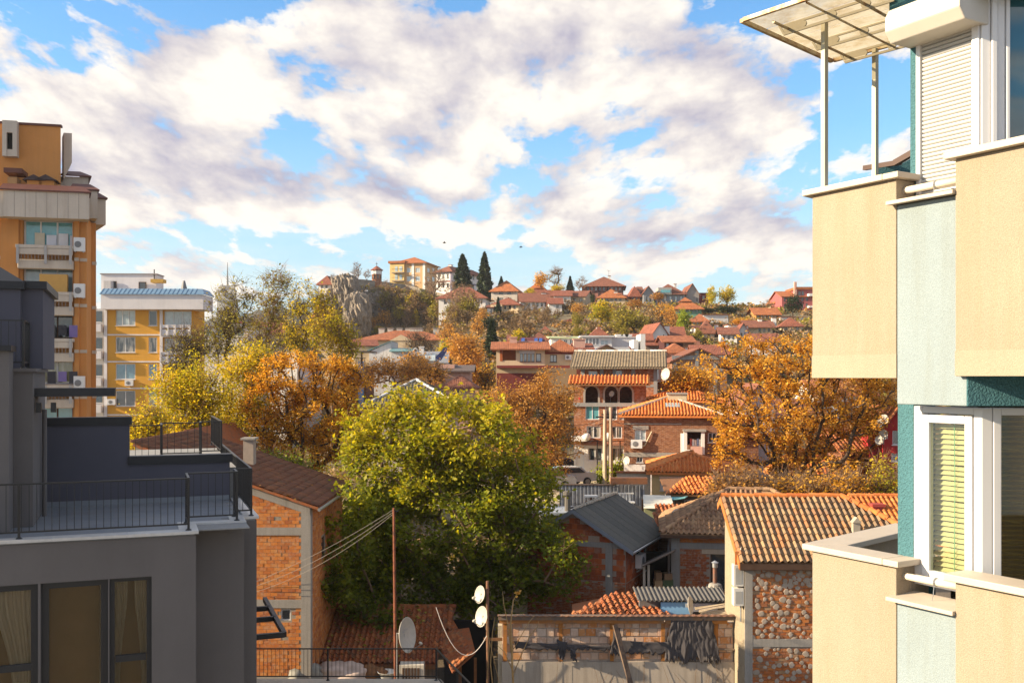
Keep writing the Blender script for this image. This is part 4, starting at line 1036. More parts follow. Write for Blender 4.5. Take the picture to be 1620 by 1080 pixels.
def left_brick_house():
    Y = 36.0; zb = -3.0; xr = xat(490, Y); W = 6.0; xl = xr-W
    fr = Fr(xl, Y, 0, zb); r = thing('brick_house', 'tall unplastered ochre brick house with concrete bands beside the grey block', 'house', fr.o)
    ze = zat(800, Y)-zb; D = 6.8; k = math.tan(R(19)); zl = ze+W*k
    Zp = lambda py: zat(py, Y)-zb; X = lambda px: xat(px, Y)-xl
    core = MB(); hole = (X(444), Zp(981), X(460), Zp(963), .16)
    M = lambda u, z, d: (u, d, z); MRt = lambda u, z, d: (W-d, u, z)
    wall_face(core, M, W, 0, ze, [hole]); core.poly((0, 0, ze), (W, 0, ze), (0, 0, zl)); wall_face(core, MRt, D, 0, ze, [(2.2, ze-2.3, 2.9, ze-1.5, .15)])
    core.poly((W, D, 0), (0, D, 0), (0, D, zl), (W, D, ze)); core.poly((0, D, 0), (0, 0, 0), (0, 0, zl), (0, D, zl)); core.obj('wall', MORTAR, r)
    window(r, M, hole[0], hole[1], hole[2], hole[3], 1, 1, PVC, GLASSD, .1, False)
    window(r, MRt, 2.2, ze-2.3, 2.9, ze-1.5, 1, 1, DARKWOOD, GLASSD, .1, False)
    bands = [(Zp(846), Zp(834)), (Zp(961), Zp(948)), (Zp(1080), Zp(1070))]
    cb = MB()
    for a, b in bands: cb.box(0, -.035, a, W-.62 if a < 0 else W-.301, -.001, b)
    cb.obj('concrete_band', CONCRETE, r)
    MB().box(W-.30, -.05, 0, W+.04, .30, ze-.02).obj('concrete_pillar', CONCRETE, r)
    x0 = X(388); ztop = lambda x: ze+(W-x)*k-.28
    zs = [0]+[v for ab in sorted(bands) for v in ab]
    edges = [(Zp(846)+.28, None), (Zp(948), Zp(846)), (Zp(1070), Zp(961)), (Zp(1160), Zp(1080))]
    lay = 0
    for lo, hi in ((Zp(834), None), (Zp(948), Zp(846)), (Zp(1069), Zp(961)), (Zp(1180), Zp(1081))):
        poly = [(x0, lo), (W-.31, lo), (W-.31, hi if hi else ztop(W-.31)), (x0, hi if hi else ztop(x0))]
        lay_bricks(r, M, poly, .26, .13, OCHREB, (75, 150, 75, 0)[lay], [hole[:4]], seed=lay, proud=.014, miss=.012); lay += 1
    lay_bricks(r, MRt, [(.3, 0), (D, 0), (D, ze-.1), (.3, ze-.1)], .26, .13, OCHREB, 0, [(2.2, ze-2.3, 2.9, ze-1.5)], seed=9)
    rk = MB(); rk.prism([(-.3, -.06, zl+.3*k-.30), (W+.02, -.06, ze-.32), (W+.02, -.06, ze-.02), (-.3, -.06, zl+.3*k-.0)], (0, .10, 0)); rk.obj('verge', CONCRETE, r)
    rf = MB(); ov = .35; rf.prism([(-.3, -.25, zl+.3*k), (W+ov, -.25, ze-ov*k), (W+ov, D+.3, ze-ov*k), (-.3, D+.3, zl+.3*k)], (0, 0, .10)); rf.obj('roof', TILER, r)
    tiles(r, (W+ov, -.25, ze-ov*k+.10), (0, 1, 0), (-1, 0, k), [(0, 0), (D+.55, 0), (D+.55, (W+.65)*math.hypot(1, k)), (0, (W+.65)*math.hypot(1, k))], .22, .34, piece([(.17, .075, .045), (.21, .09, .05), (.14, .06, .04), (.26, .11, .055)], (.10, .075, .05), .6, scale=9, name='dark_red_tile'), 0, seed=5)
    gt = MB(); gt.tube([(W+ov+.05, -.3, ze-ov*k+.02), (W+ov+.05, D+.3, ze-ov*k+.02)], .06, 8); gt.obj('gutter', GALV, r)
    p = fr.fx(395, 728, 0); q = P(395, 729, 39.3)-fr.o; ch = MB(); ch.box(q.x-.2, q.y-.22, q.z-.4, q.x+.2, q.y+.22, q.z+.85); c = ch.obj('chimney', piece([(.40, .34, .28), (.34, .27, .22), (.45, .38, .30)], None, scale=6, name='chimney_stone'), r)
    MB().box(q.x-.28, q.y-.3, q.z+.85, q.x+.28, q.y+.3, q.z+.93).obj('chimney_cap', CONCRETE, c)
    # leaf litter on the roof
    rng = np.random.default_rng(4); u = rng.normal(.45, .2, 900)*D; v = rng.normal(.30, .13, 900)*W*1.2
    C = np.stack([W+ov-v, u, ze-ov*k+v*k+.17+0*u], 1); Vv, Qq = leaf_arrays(C, .09, rng, flat=.9); tag(inst(np_mesh('leaf_litter', Vv, Qq, foliage([(0, (.20, .09, .02)), (1, (.38, .20, .04))], .1), np.repeat(rng.random(900), 4)), 'leaf_litter', r), kind='stuff')
left_brick_house()

def back_left_house():
    h = House('small_house', 'low house with grey gable and orange plastered chimney behind the terrace railing', 262, 330, 44, 716, 0, 7, stucco((.40, .33, .26)), group=None)
    h.walls(); h.gable('y', .9); h.roof('gy', .9, .3, TILER); slope_tiles(h, 'none', 0, 0, TILER)
    h.chim(297, 3.5, 689, .8, 1.6, stucco((.50, .28, .16)), CONCRETE)
back_left_house()

def tiled_shed():
    Y = 38.0; h = House('tiled_shed', 'low shed under a sagging red tiled roof strewn with leaves', 466, 682, Y, 1046, 0, 3.4, stucco((.28, .22, .17)), zb=-3.2, cat='shed')
    rise = 1.2; h.walls()
    mb = MB(); W, D, ze = h.W, h.D, h.ze
    mb.prism([(-.25, -.3, ze-.06), (W+.2, -.3, ze-.06), (W+.75, D, ze+rise), (.5, D, ze+rise)], (0, 0, .06)); mb.obj('roof', TILER, h.root)
    k = (rise+.06)/(D+.3); L = math.hypot(D+.3, rise+.06)
    tiles(h.root, (-.25, -.3, ze+.0), (1, 0, 0), (0, 1, k), [(0, 0), (W+.45, 0), (W+1.0, L), (.75, L)], .21, .28, TILER, 300, seed=8, jit=1.4)
    ridge(h.root, (.5, D, ze+rise+.1), (W+.75, D, ze+rise+.1), TILER, join=False)
    for u in (.6, 2.0, 3.3, 4.4): h.bx('rafter_end', BROWNWOOD, u, -.42, ze-.16, u+.07, .2, ze-.08)
    h.bx('eave_board', BROWNWOOD, -.25, -.32, ze-.2, W+.2, -.29, ze-.06)
    rng = np.random.default_rng(14); n = 420; u = np.concatenate([rng.uniform(.1, .95, 140)*W, rng.normal(.50, .17, n-140)*W]); v = np.concatenate([rng.uniform(0, 1, 140), np.clip(rng.normal(.85, .16, n-140), 0, 1)])
    C = np.stack([u, -.3+v*(D+.3), ze+.14+v*(rise+.06)], 1); Vv, Qq = leaf_arrays(C, .10, rng, flat=.9)
    tag(inst(np_mesh('leaf_litter', Vv, Qq, foliage([(0, (.12, .14, .02)), (1, (.34, .28, .04))], .1), np.repeat(rng.random(n), 4)), 'leaf_litter', h.root), kind='stuff')
    # yard clutter below the eave
    def lump(name, label, cat, px, py, Yl, sx, sy, sz, mat, seed):
        p = P(px, py, Yl); bm = bmesh.new(); bmesh.ops.create_icosphere(bm, subdivisions=4, radius=1)
        for v in bm.verts:
            n = noise.noise(v.co*1.6+Vector((seed, 0, 0)))*.35+noise.noise(v.co*4+Vector((seed, 3, 0)))*.12; v.co = Vector((v.co.x*sx, v.co.y*sy, max(-.3, v.co.z)*sz))*(1+n)
        me = bpy.data.meshes.new(name); bm.to_mesh(me); bm.free(); me.materials.append(mat); me.polygons.foreach_set('use_smooth', [True]*len(me.polygons))
        o = inst(me, name, None, None, (p.x, p.y, p.z)); tag(o, label, cat)
    lump('tarpaulin_heap', 'grey crumpled tarpaulin heap in front of the tiled shed', 'tarpaulin', 472, 1068, 36.4, .9, .5, .6, plain((.26, .25, .22), .8, var=.3, scale=5, name='tarpaulin'), 1)
    lump('sheet_heap', 'pale pinkish sheeting heap under the shed eave', 'sheeting', 540, 1066, 36.6, 1.1, .5, .45, plain((.48, .38, .33), .7, var=.2, scale=4, name='sheeting'), 5)
    lump('rubble_pile', 'brown pile of boards and rubble under the shed eave', 'rubble', 590, 1068, 36.8, .6, .4, .4, BROWNWOOD, 9)
    bz = P(612, 1072, 36.5); bk = thing('wash_basin', 'white round basin standing on the yard wall by the shed', 'basin', bz); MB().lathe([(.22, 0), (.30, .22), (.36, .25), (.34, .25), (.20, .03)], (0, 0, 0), 16).obj('bowl', WHITE, bk, True); MB().box(-.4, -.3, -1.5, .4, .3, -.002).obj('stand', plain((.25, .26, .27), .5, .5, name='tin')  , bk)
    bz = P(652, 1072, 36.7); bk = thing('cupboard', 'old white cupboard with slatted door beside the shed', 'cupboard', bz); MB().box(-.45, -.25, -1.6, .45, .25, .55).obj('body', plain((.50, .46, .40), .6), bk)
    for i in range(6): MB().box(-.33+i*.11, -.275, -.1, -.26+i*.11, -.252, .45).obj('slat', DARKWOOD, bk)
    # dark lean-to right of the shed
    l = thing('lean_to', 'dark low lean-to with a red tiled edge right of the tiled shed', 'shed', P(735, 1090, 39)); zz = lambda py, Y: zat(py, Y)-l.location.z
    m = MB(); q = [P(684, 1000, 40.5), P(742, 992, 39.5), P(752, 1030, 37), P(716, 1062, 36)]; m.prism([p-l.location for p in q], (0, 0, -.08)); m.obj('roof', TILER, l)
    tiles(l, P(716, 1062, 36)-l.location+Vector((0, 0, .02)), P(752, 1030, 37)-P(716, 1062, 36), P(684, 1000, 40.5)-P(716, 1062, 36), [(0, 0), (1.3, 0), (1.3, 4.8), (0, 4.8)], .24, .34, TILER, 0, 'flat')
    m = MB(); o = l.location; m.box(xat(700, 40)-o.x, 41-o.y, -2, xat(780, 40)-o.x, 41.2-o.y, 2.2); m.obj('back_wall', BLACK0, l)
    for px in (728, 752): m = MB(); p = P(px, 1040, 37.2)-o; m.box(p.x-.05, p.y-.05, -3, p.x+.05, p.y+.05, p.z); m.obj('post', BROWNWOOD, l)
tiled_shed()

dish('satellite_dish', 'large cream satellite dish with faded print before the tiled shed roof', P(628, 1075, 34.5), None, P(640, 1004, 34.2), (.93, -.36, .14), .60, [(-.35, -.25, .25), (-.2, -.14, .2), (-.2, -.1, .3), (-.08, .02, .22), (-.02, .1, .3), (.12, .22, .22), (.02, .25, .16), (-.3, -.28, .0), (.1, .13, .0)])
pb = P(626, 1100, 35); pole = thing('mast', 'tall rusty brown iron mast before the green tree', 'pole', pb)
tp = P(623, 803, 35)-pb; MB().tube([(0, 0, -1), tp*.5, tp], [.055, .052, .045], 8).obj('shaft', rusty((.22, .07, .035), (.09, .035, .025), .5, 5), pole)
MB().tube([tp+Vector((-.02, 0, -.1)), tp+Vector((.15, 0, -.12))], .03, 6).obj('insulator', BLACKM, pole)
def wire(label, a, b, sag, r=.007, mat=None, n=14, name='cable'):
    a, b = Vector(a), Vector(b); m = MB(); m.tube([(b-a)*t-Vector((0, 0, sag*4*t*(1-t))) for t in [i/n for i in range(n+1)]], r, 5, cap=False)
    o = m.obj(name, mat or plain((.20, .17, .15), .6, name='cable_sheath')); o.location = a; tag(o, label, 'cable')
T0 = P(622, 806, 35)
wire('upper of three grey cables from the rusty mast to the brick house', P(404, 920, 35.9), T0, .14); wire('middle of three grey cables from the rusty mast to the brick house', P(404, 927, 35.9), T0-Vector((0, 0, .08)), .25)
wire('lowest of three grey cables from the rusty mast to the brick house', P(404, 936, 35.9), T0-Vector((0, 0, .15)), .32)
wire('white cable hanging in a loop before the dark lean-to', P(690, 960, 34), P(770, 1005, 34.0), 1.1, .014, plain((.5, .45, .42)))

def low_terrace():
    Y = 30.0; a = P(400, 1078, Y); b = P(690, 1072, Y); r = thing('terrace', 'pale low terrace edge with black bar railing at the bottom of the view', 'terrace', (b.x, b.y, -3)); o = r.location
    z = a.z; za = z-o.z
    d = P(765, 1100, 27.2)
    L = [(a.x-o.x-1, a.y-o.y), (0, 0), (d.x-o.x, d.y-o.y-1.6)]
    m = MB(); m.prism([(a.x-o.x-1, 0+.1, 0), (a.x-o.x-1, -6, 0), (d.x-o.x+.05, -6, 0), (d.x-o.x+.05, d.y-o.y-1.5, 0), (.08, .1, 0)], (0, 0, za)); m.obj('slab', stucco((.40, .36, .31)), r)
    m = MB(); m.prism([(a.x-o.x-1, .15, za), (a.x-o.x-1, -.25, za), (0, -.25, za), (.12, .15, za)], (0, 0, .05)); m.prism([(.121, .15, za), (.0, -.25, za), (d.x-o.x-.2, d.y-o.y-1.5, za), (d.x-o.x+.1, d.y-o.y-1.4, za)], (0, 0, .049)); m.obj('coping', plain((.50, .44, .36), .6, var=.1), r)
    railing(r, L, za+.05, .95, .12)
low_terrace()

def twin_dishes():
    base = P(772, 1075, 34.2); m = thing('mast', 'weathered brown post carrying two white dishes', 'pole', base)
    MB().tube([(0, 0, -2), (-.02, 0, 3.4)], .05, 8).obj('shaft', rusty((.22, .11, .06), (.08, .05, .04), .5, 5), m); MB().box(-.15, -.03, 1.35, .5, .03, 1.45).obj('cross_arm', BROWNWOOD, m)
    dish('satellite_dish', 'upper white dish of the two on the weathered post', P(768, 952, 34.2), None, P(761, 940, 34.0), (-.80, -.55, .24), .30, pole=False)
    dish('satellite_dish', 'lower white dish of the two on the weathered post', P(770, 988, 34.2), None, P(764, 975, 33.85), (-.80, -.55, .24), .35, pole=False)
twin_dishes()

def sapling():
    b = P(812, 1110, 25.2); r = thing('sapling', 'bare straw coloured sapling in front of the patched brick wall', 'sapling', b); mat = plain((.38, .24, .10), .8, var=.3, scale=20, name='dry_stem')
    m = MB()
    def st(pts, r0): m.tube([P(x, y, 25.2+dy)-b for x, y, dy in pts], [lerp(r0, .006, i/(len(pts)-1)) for i in range(len(pts))], 6)
    st([(813, 1110, 0), (810, 1040, 0), (808, 985, 0), (812, 950, .1), (818, 938, .1)], .035); st([(810, 1040, 0), (803, 985, -.1), (797, 955, -.1), (795, 935, -.1)], .018)
    st([(811, 1060, 0), (798, 1030, .2), (786, 1020, .2)], .014); st([(812, 1065, 0), (838, 1005, -.2), (851, 990, -.2), (852, 982, -.2)], .012); st([(810, 1030, 0), (836, 985, 0), (846, 972, 0)], .010)
    st([(808, 1000, 0), (809, 965, .1)], .012); m.obj('stem', mat, r, True)
    rng = np.random.default_rng(3); C = np.array([P(819+rng.normal(0, 2), 938+rng.normal(0, 1.5), 25.3)-b for _ in range(10)]); V, Q = leaf_arrays(C, .07, rng); inst(np_mesh('dry_leaves', V, Q, foliage([(0, (.4, .2, .03)), (1, (.6, .35, .06))]), np.full(40, .5)), 'dry_leaf', r)
    for i, (pts, r0) in enumerate([([(782, 1110, .3), (776, 1050, .3), (779, 1000, .3), (783, 975, .3)], .02), ([(770, 1085, .5), (774, 1020, .5), (771, 975, .5), (770, 955, .5)], .014), ([(790, 1080, .1), (776, 1020, .2), (766, 985, .2)], .010)]):
        q = MB(); q.tube([P(x, y, 25.6+d)-b for x, y, d in pts], [lerp(r0, .006, k/3) for k in range(4)], 6); q.obj('dead_stem', mat, r, True)
sapling()

def patched_wall():
    Y = 34.5; zb = -3.0; x0 = xat(794, Y); x1 = xat(1161, Y); W = x1-x0; fr = Fr(x0, Y, 0, zb); r = thing('brick_shed', 'low shed front of whitewashed blocks between timber posts and torn grey tarpaulin', 'shed', fr.o)
    Z = lambda py: zat(py, Y)-zb; X = lambda px: xat(px, Y)-x0
    core = MB(); core.box(0, .06, 0, W, .42, Z(985)); core.obj('wall', stucco((.42, .34, .28), 25, .6, .5, big=3), r)
    pl = MB(); pl.box(0, -.03, 0, W, .058, Z(1046)); pl.obj('concrete_base', stucco((.42, .36, .30), 40, .3, .55, big=1.5, dirtc=(.20, .16, .13)), r)
    for x in (1010, 858, 905): MB().box(X(x), -.034, 0, X(x)+.012, -.0301, Z(1052)).obj('joint', plain((.20, .18, .16)), r)
    BLK = piece([(.54, .38, .28), (.58, .44, .35), (.50, .25, .11), (.48, .18, .05), (.56, .40, .31), (.52, .28, .16), (.34, .24, .19)], (.62, .50, .42), .6, scale=12, name='whitewashed_block', noise_dark=.25)
    M = lambda u, z, d: (u, .06+d, z); rows = [(985.5, 993), (994, 1006.5), (1007.5, 1018), (1019, 1031), (1032, 1043)]; rr = random.Random(5)
    for (a, b) in rows:
        u = rr.uniform(0, .1)
        while u < W-.1:
            bw = rr.choice((.25, .27, .30, .33, .36)); e = min(W-.02, u+bw)
            q = MB(); q.box(u, .06-rr.uniform(.012, .05), Z(b)+rr.uniform(0, .02), e-.018, .07, Z(a)-rr.uniform(0, .012)); q.obj('block', BLK, r, bevel=.006); u = e
    for px in (796, 884, 965, 1046, 1130): MB().box(X(px), -.02, Z(1045), X(px)+.13, .01, Z(983)).obj('timber_post', piece([(.42, .17, .04), (.36, .14, .04)], (.16, .09, .05), .6, scale=7, name='orange_timber'), r)
    TB = piece([(.40, .17, .045), (.34, .14, .05), (.45, .20, .06)], (.18, .12, .08), .6, scale=5, name='orange_timber_rail'); GB = piece([(.16, .13, .11), (.22, .17, .14)], (.34, .18, .08), .5, scale=5, name='grey_board')
    MB().box(X(790), -.10, Z(984.5), X(1050), -.001, Z(979)).obj('timber_rail', TB, r); MB().box(X(1052), -.10, Z(985), X(1150), -.002, Z(980)).obj('timber_rail', TB, r)
    MB().box(X(788), -.14, Z(978.8), X(975), .02, Z(971.5)).obj('eave_board', GB, r); MB().box(X(976), -.15, Z(979.2), X(1172), .02, Z(973)).obj('eave_board', GB, r)
    m = MB(); 
    n = 150
    for i in range(n):
        u0 = -.15+(W+.3)*i/n; u1 = -.15+(W+.3)*(i+1)/n; h0 = .012*math.sin(i*1.6)-.02; h1 = .012*math.sin((i+1)*1.6)-.02
        m.poly((u0, -.22, Z(971)+h0), (u1, -.22, Z(971)+h1), (u1, .06, Z(971)+h1+.0), (u0, .06, Z(971)+h0+.0)); m.poly((u0, -.22, Z(971)+h0-.012), (u1, -.22, Z(971)+h1-.012), (u1, -.22, Z(971)+h1), (u0, -.22, Z(971)+h0))
    m.obj('corrugated_roof', rusty((.22, .10, .05), (.12, .07, .05), .5, 4), r)
    m = MB(); m.box(-.14, .1, 0, -.002, .42, Z(990)); m.obj('side_wall', stucco((.48, .42, .32), 20, 1.0, .5, big=4, dist=.02), r)
    # tarpaulin: hanging cloth sheets
    CL = plain((.075, .068, .072), .85, var=.25, scale=4, spec=.15, name='tarpaulin_cloth')
    def cloth(label, pts, seed, thick=.05, nx=26, ny=14, y0=-.06, fold=.07, rag=.0):
        """pts: four pixel corners (tl, tr, br, bl)"""
        tl, tr, br, bl = [Vector((X(a), 0, Z(b))) for a, b in pts]; V = []; Qs = []; rg = random.Random(seed)
        hem = [rg.uniform(-1, 1)*rag for _ in range(nx+1)]
        for j in range(ny+1):
            for i in range(nx+1):
                s_, t_ = i/nx, j/ny; p = tl.lerp(tr, s_).lerp(bl.lerp(br, s_), t_)
                f = noise.noise(Vector((s_*7+seed, t_*1.5, seed)))*fold+noise.noise(Vector((s_*18+seed, t_*4, 2)))*fold*.4+noise.noise(Vector((s_*2+seed, t_*3, 8)))*fold*.5
                V.append((p.x+noise.noise(Vector((t_*5, seed, s_*2)))*.05, y0-.04-abs(f), p.z+hem[i]*t_*t_-math.sin(s_*math.pi)*.04*(1-t_)))
        for j in range(ny):
            for i in range(nx): k = j*(nx+1)+i; Qs.append((k, k+nx+1, k+nx+2, k+1))
        o = inst(np_mesh('tarpaulin', np.array(V), np.array(Qs), CL), 'tarpaulin', None, Matrix.Translation(fr.o)); o.data.polygons.foreach_set('use_smooth', [True]*len(o.data.polygons))
        s2 = o.modifiers.new('thick', 'SOLIDIFY'); s2.thickness = .006; tag(o, label, 'tarpaulin'); return o
    cloth('big torn grey tarpaulin draped over the right part of the patched wall', [(1062, 976), (1124, 976), (1140, 1044), (1050, 1042)], 11, ny=36, nx=64, fold=.10, rag=.14)
    cloth('long narrow grey tarpaulin strip along the left part of the patched wall', [(813, 1012), (968, 1019), (968, 1026), (816, 1024)], 21, nx=40, ny=6, fold=.05, rag=.06)
    cloth('grey tarpaulin strip between the leaning plank and the big tarpaulin', [(978, 1010), (1060, 1013), (1060, 1032), (984, 1030)], 31, ny=8, fold=.06, rag=.08)
    cloth('ragged grey tarpaulin scrap hanging by the second timber post', [(881, 1009), (898, 1013), (893, 1042), (885, 1043)], 41, nx=10, fold=.10, rag=.1)
    cloth('dark ragged tarpaulin scrap behind the leaning plank', [(972, 985), (980, 990), (984, 1036), (964, 1030)], 51, nx=10, fold=.12, rag=.1, y0=-.16)
    cloth('short ragged tarpaulin scrap between the second post and the plank', [(901, 1022), (910, 1024), (912, 1044), (903, 1040)], 61, nx=8, fold=.08, rag=.08)
    for (a, b, y) in ((1022, 813, 0), (1024, 1000, 0)):
        pass
    pk = MB(); pk.bar((X(813), -.05, Z(1017)), (X(1161), -.05, Z(1026)), .06, .05); pk.obj('timber_batten', GB, r)
    m = MB(); m.bar(P(973, 988, 34.1)-fr.o, P(1000, 1090, 33.3)-fr.o, .18, .06); o = m.obj('plank', piece([(.10, .07, .055), (.14, .10, .08)], (.22, .15, .10), .5, scale=5, name='old_plank')); o.location = fr.o; tag(o, 'dark weathered plank leaning against the patched wall', 'plank')
    rng = random.Random(2); vn = MB()
    for i in range(16):
        u = rng.uniform(.3, W-.2); vn.tube([(u, -.06, Z(1110)), (u+rng.uniform(-.2, .2), -.07, Z(1075)), (u+rng.uniform(-.4, .4), -.06, Z(rng.uniform(1040, 1062)))], [.008, .006, .003], 4)
    vn.obj('dry_vines', plain((.14, .09, .06), .9), r)
    sl = MB(); sl.box(W+.03, .2, 0, W+.25, .9, Z(1010)); sl.obj('rubble_post', stucco((.42, .36, .28), 25, .8, .5, big=3), r)
patched_wall()

def gable_house():
    Y = 44.0; a = -23; k = (990-CX)/F
    fr0 = Fr(0, 0, a); W = 4.7; X0 = k*Y-W*math.cos(R(a)); Y0 = Y-W*math.sin(R(a))
    zb = -3.0; fr = Fr(X0, Y0, a, zb); r = thing('brick_house', 'small brick house with grey shingle gable roof right of the green tree', 'house', fr.o, R(a)); D = 5.8
    p = fr.fy(990, 863); ze = p.z; zp = fr.fy(922, 808).z; rise = max(1.0, zp-ze)
    M = lambda u, z, d: (u, d, z); MRt = lambda u, z, d: (W-d, u, z)
    def rx(px, py): q = fr.fx(px, py, W); return q.y, q.z
    hl = []
    for x0, x1, y0, y1 in ((1007, 1014, 858, 898), (1019, 1022.5, 852, 900), (1043, 1052, 846, 880)):
        u0, z1 = rx(x0, y0); u1, z0 = rx(x1, y1); hl.append((u0, z0, u1, z1, .12))
    core = MB(); wall_face(core, M, W, 0, ze, []); wall_face(core, MRt, D, 0, ze, hl); core.poly((0, 0, ze), (W, 0, ze), (W/2, 0, ze+rise)); core.poly((W, D, 0), (0, D, 0), (0, D, ze), (W/2, D, ze+rise), (W, D, ze)); core.poly((0, D, 0), (0, 0, 0), (0, 0, ze), (0, D, ze))
    core.obj('wall', stucco((.34, .27, .23), 25, .7, .4, big=2.5), r)
    for h in hl: window(r, MRt, *h[:4], 1, 2, PVC, GLASSD, .08)
    zc = fr.fy(940, 857).z; zc2 = zc-.22
    px = fr.fy(964, 900).x
    MB().box(-.02, -.04, zc2, W-.1, -.001, zc).obj('concrete_beam', CONCGREY, r); MB().box(px-.16, -.07, zc-3.3, px+.16, -.041, zc+.02).obj('concrete_pillar', CONCGREY, r)
    BB = piece([(.34, .085, .03), (.40, .11, .035), (.28, .07, .03), (.22, .07, .04)], (.34, .26, .22), .3, scale=5, name='red_block')
    lay_bricks(r, M, [(.1, zc+.02), (W-.1, zc+.02), (W/2+.2, ze+rise-.45), (W/2-.2, ze+rise-.45)], .26, .25, BB, 60, seed=2, proud=.025, miss=.05)
    lay_bricks(r, M, [(.02, zc2-1.5), (W-.02, zc2-1.5), (W-.02, zc2-.02), (.02, zc2-.02)], .34, .25, BB, 90, [(px-.16, 0, px+.16, 9)], seed=3, proud=.03)
    lay_bricks(r, M, [(.02, zc2-3.4), (W-.02, zc2-3.4), (W-.02, zc2-1.52), (.02, zc2-1.52)], .26, .075, REDB, 60, [(px-.16, 0, px+.16, 9)], seed=4, proud=.03, miss=.1)
    lay_bricks(r, MRt, [(.02, zc2-1.5), (D, zc2-1.5), (D, ze-.05), (.02, ze-.05)], .30, .25, BB, 80, [h[:4] for h in hl], seed=5, proud=.025)
    lay_bricks(r, MRt, [(.02, 0), (D, 0), (D, zc2-1.52), (.02, zc2-1.52)], .26, .075, REDB, 0, [h[:4] for h in hl], seed=6, proud=.03)
    ac_unit(r, MRt, *rx(1003, 898), .8, .6)
    # roof: sheets of grey shingle, edge boards
    ov, th = .42, .09; kk = rise/(W/2); e = ze-ov*kk; L = (W/2+ov)
    SH = piece([(.085, .088, .082), (.10, .10, .092), (.075, .078, .074)], (.14, .13, .10), .25, scale=10, name='grey_shingle', rough=.9)
    m = MB(); m.prism([(W/2, -ov, ze+rise), (W+ov, -ov, e), (W+ov, D+ov, e), (W/2, D+ov, ze+rise)], (0, 0, th)); m.prism([(-ov, -ov, e), (W/2, -ov, ze+rise), (W/2, D+ov, ze+rise), (-ov, D+ov, e)], (0, 0, th)); m.obj('roof', SH, r)
    n = 8
    for sd in (1, -1):
        for i in range(n):
            ya, yb_ = -ov+(D+2*ov)*i/n, -ov+(D+2*ov)*(i+1)/n+.06; q = MB(); xa, xb = W/2, W/2+sd*(L+.02); z0, z1 = ze+rise+th+.004+.012*(n-i)/n, e+th+.004+.012*(n-i)/n
            pts = [(xa, ya, z0+.014), (xb, ya, z1+.014), (xb, yb_, z1), (xa, yb_, z0)]
            q.prism(pts, (0, 0, .012)); q.obj('shingle_sheet', SH, r)
    for sd in (1, -1):
        q = MB(); xa, xb = W/2, W/2+sd*(L+.03); q.prism([(xa, -ov-.035, ze+rise-.08), (xb, -ov-.035, e-.08), (xb, -ov-.035, e+th+.02), (xa, -ov-.035, ze+rise+th+.02)], (0, .03, 0)); q.obj('barge_board', plain((.16, .19, .24), .5, name='blue_grey_trim'), r)
    ridge(r, (W/2, -ov, ze+rise+th+.02), (W/2, D+ov, ze+rise+th+.02), plain((.36, .32, .26), .9, var=.3, scale=9, name='mortar_ridge'), r=.10, join=True)
    g = MB(); g.tube([(W+ov+.05, -ov, e+.03), (W+ov+.05, D+ov, e+.03)], .055, 8); g.obj('gutter', GALV, r)
gable_house()

def hip_house():
    Y = 45.0; h = House('brick_house', 'brick house with weathered hipped tile roof between the grey gable and the dabbed wall', 1063, 1330, Y, 838, -8, 5.4, stucco((.30, .25, .21), 25, .7, .4, big=2.5), zb=-3.0)
    M = h.m('f'); W = h.W
    X = lambda px: h.fr.fy(px, 850).x; Z = lambda py: h.z(py)
    h.w('f', 1124, 874, 1152, 935, 'd', 1, 1, DARKWOOD, GLASSD, sill=False, depth=.2); h.walls()
    hole = h.holes['f'][0][:4]
    h.bx('concrete_pillar', CONCGREY, -.04, -.06, 0, X(1075), -.001, h.ze-.1); h.bx('concrete_beam', CONCGREY, X(1076), -.05, Z(866), W, -.002, Z(857))
    h.bx('lintel', stucco((.45, .36, .27)), X(1110), -.07, Z(874), X(1152), -.003, Z(866.5))
    lay_bricks(h.root, M, [(X(1076), Z(857)), (W*.5, Z(857)), (W*.5, h.ze-.04), (X(1076), h.ze-.04)], .26, .13, OCHREB, 40, seed=1, proud=.03)
    lay_bricks(h.root, M, [(X(1076), Z(960)), (W*.5, Z(960)), (W*.5, Z(866)), (X(1076), Z(866))], .26, .11, REDB, 150, [hole], seed=2, proud=.03, miss=.04)
    rise = 1.4; h.roof('hip', rise, .5, TILEG); slope_tiles(h, 'hip', rise, .5, TILEG, .23, .36, 200, faces='fl', join=False, skip=lambda x, y, r: 4.4 < x < 5.3 and y > 2.2)
    h.bx('fascia', DARKWOOD, -.52, -.53, h.ze-.5*rise/2.7-.02, W+.5, -.505, h.ze-.5*rise/2.7+.12)
    MB().tube([(-.1, -.48, h.ze-.25), (-.15, -.05, h.ze-.7), (-.15, -.1, h.ze-2.0)], .05, 8).obj('downpipe', plain((.10, .09, .09)), h.root)
hip_house()

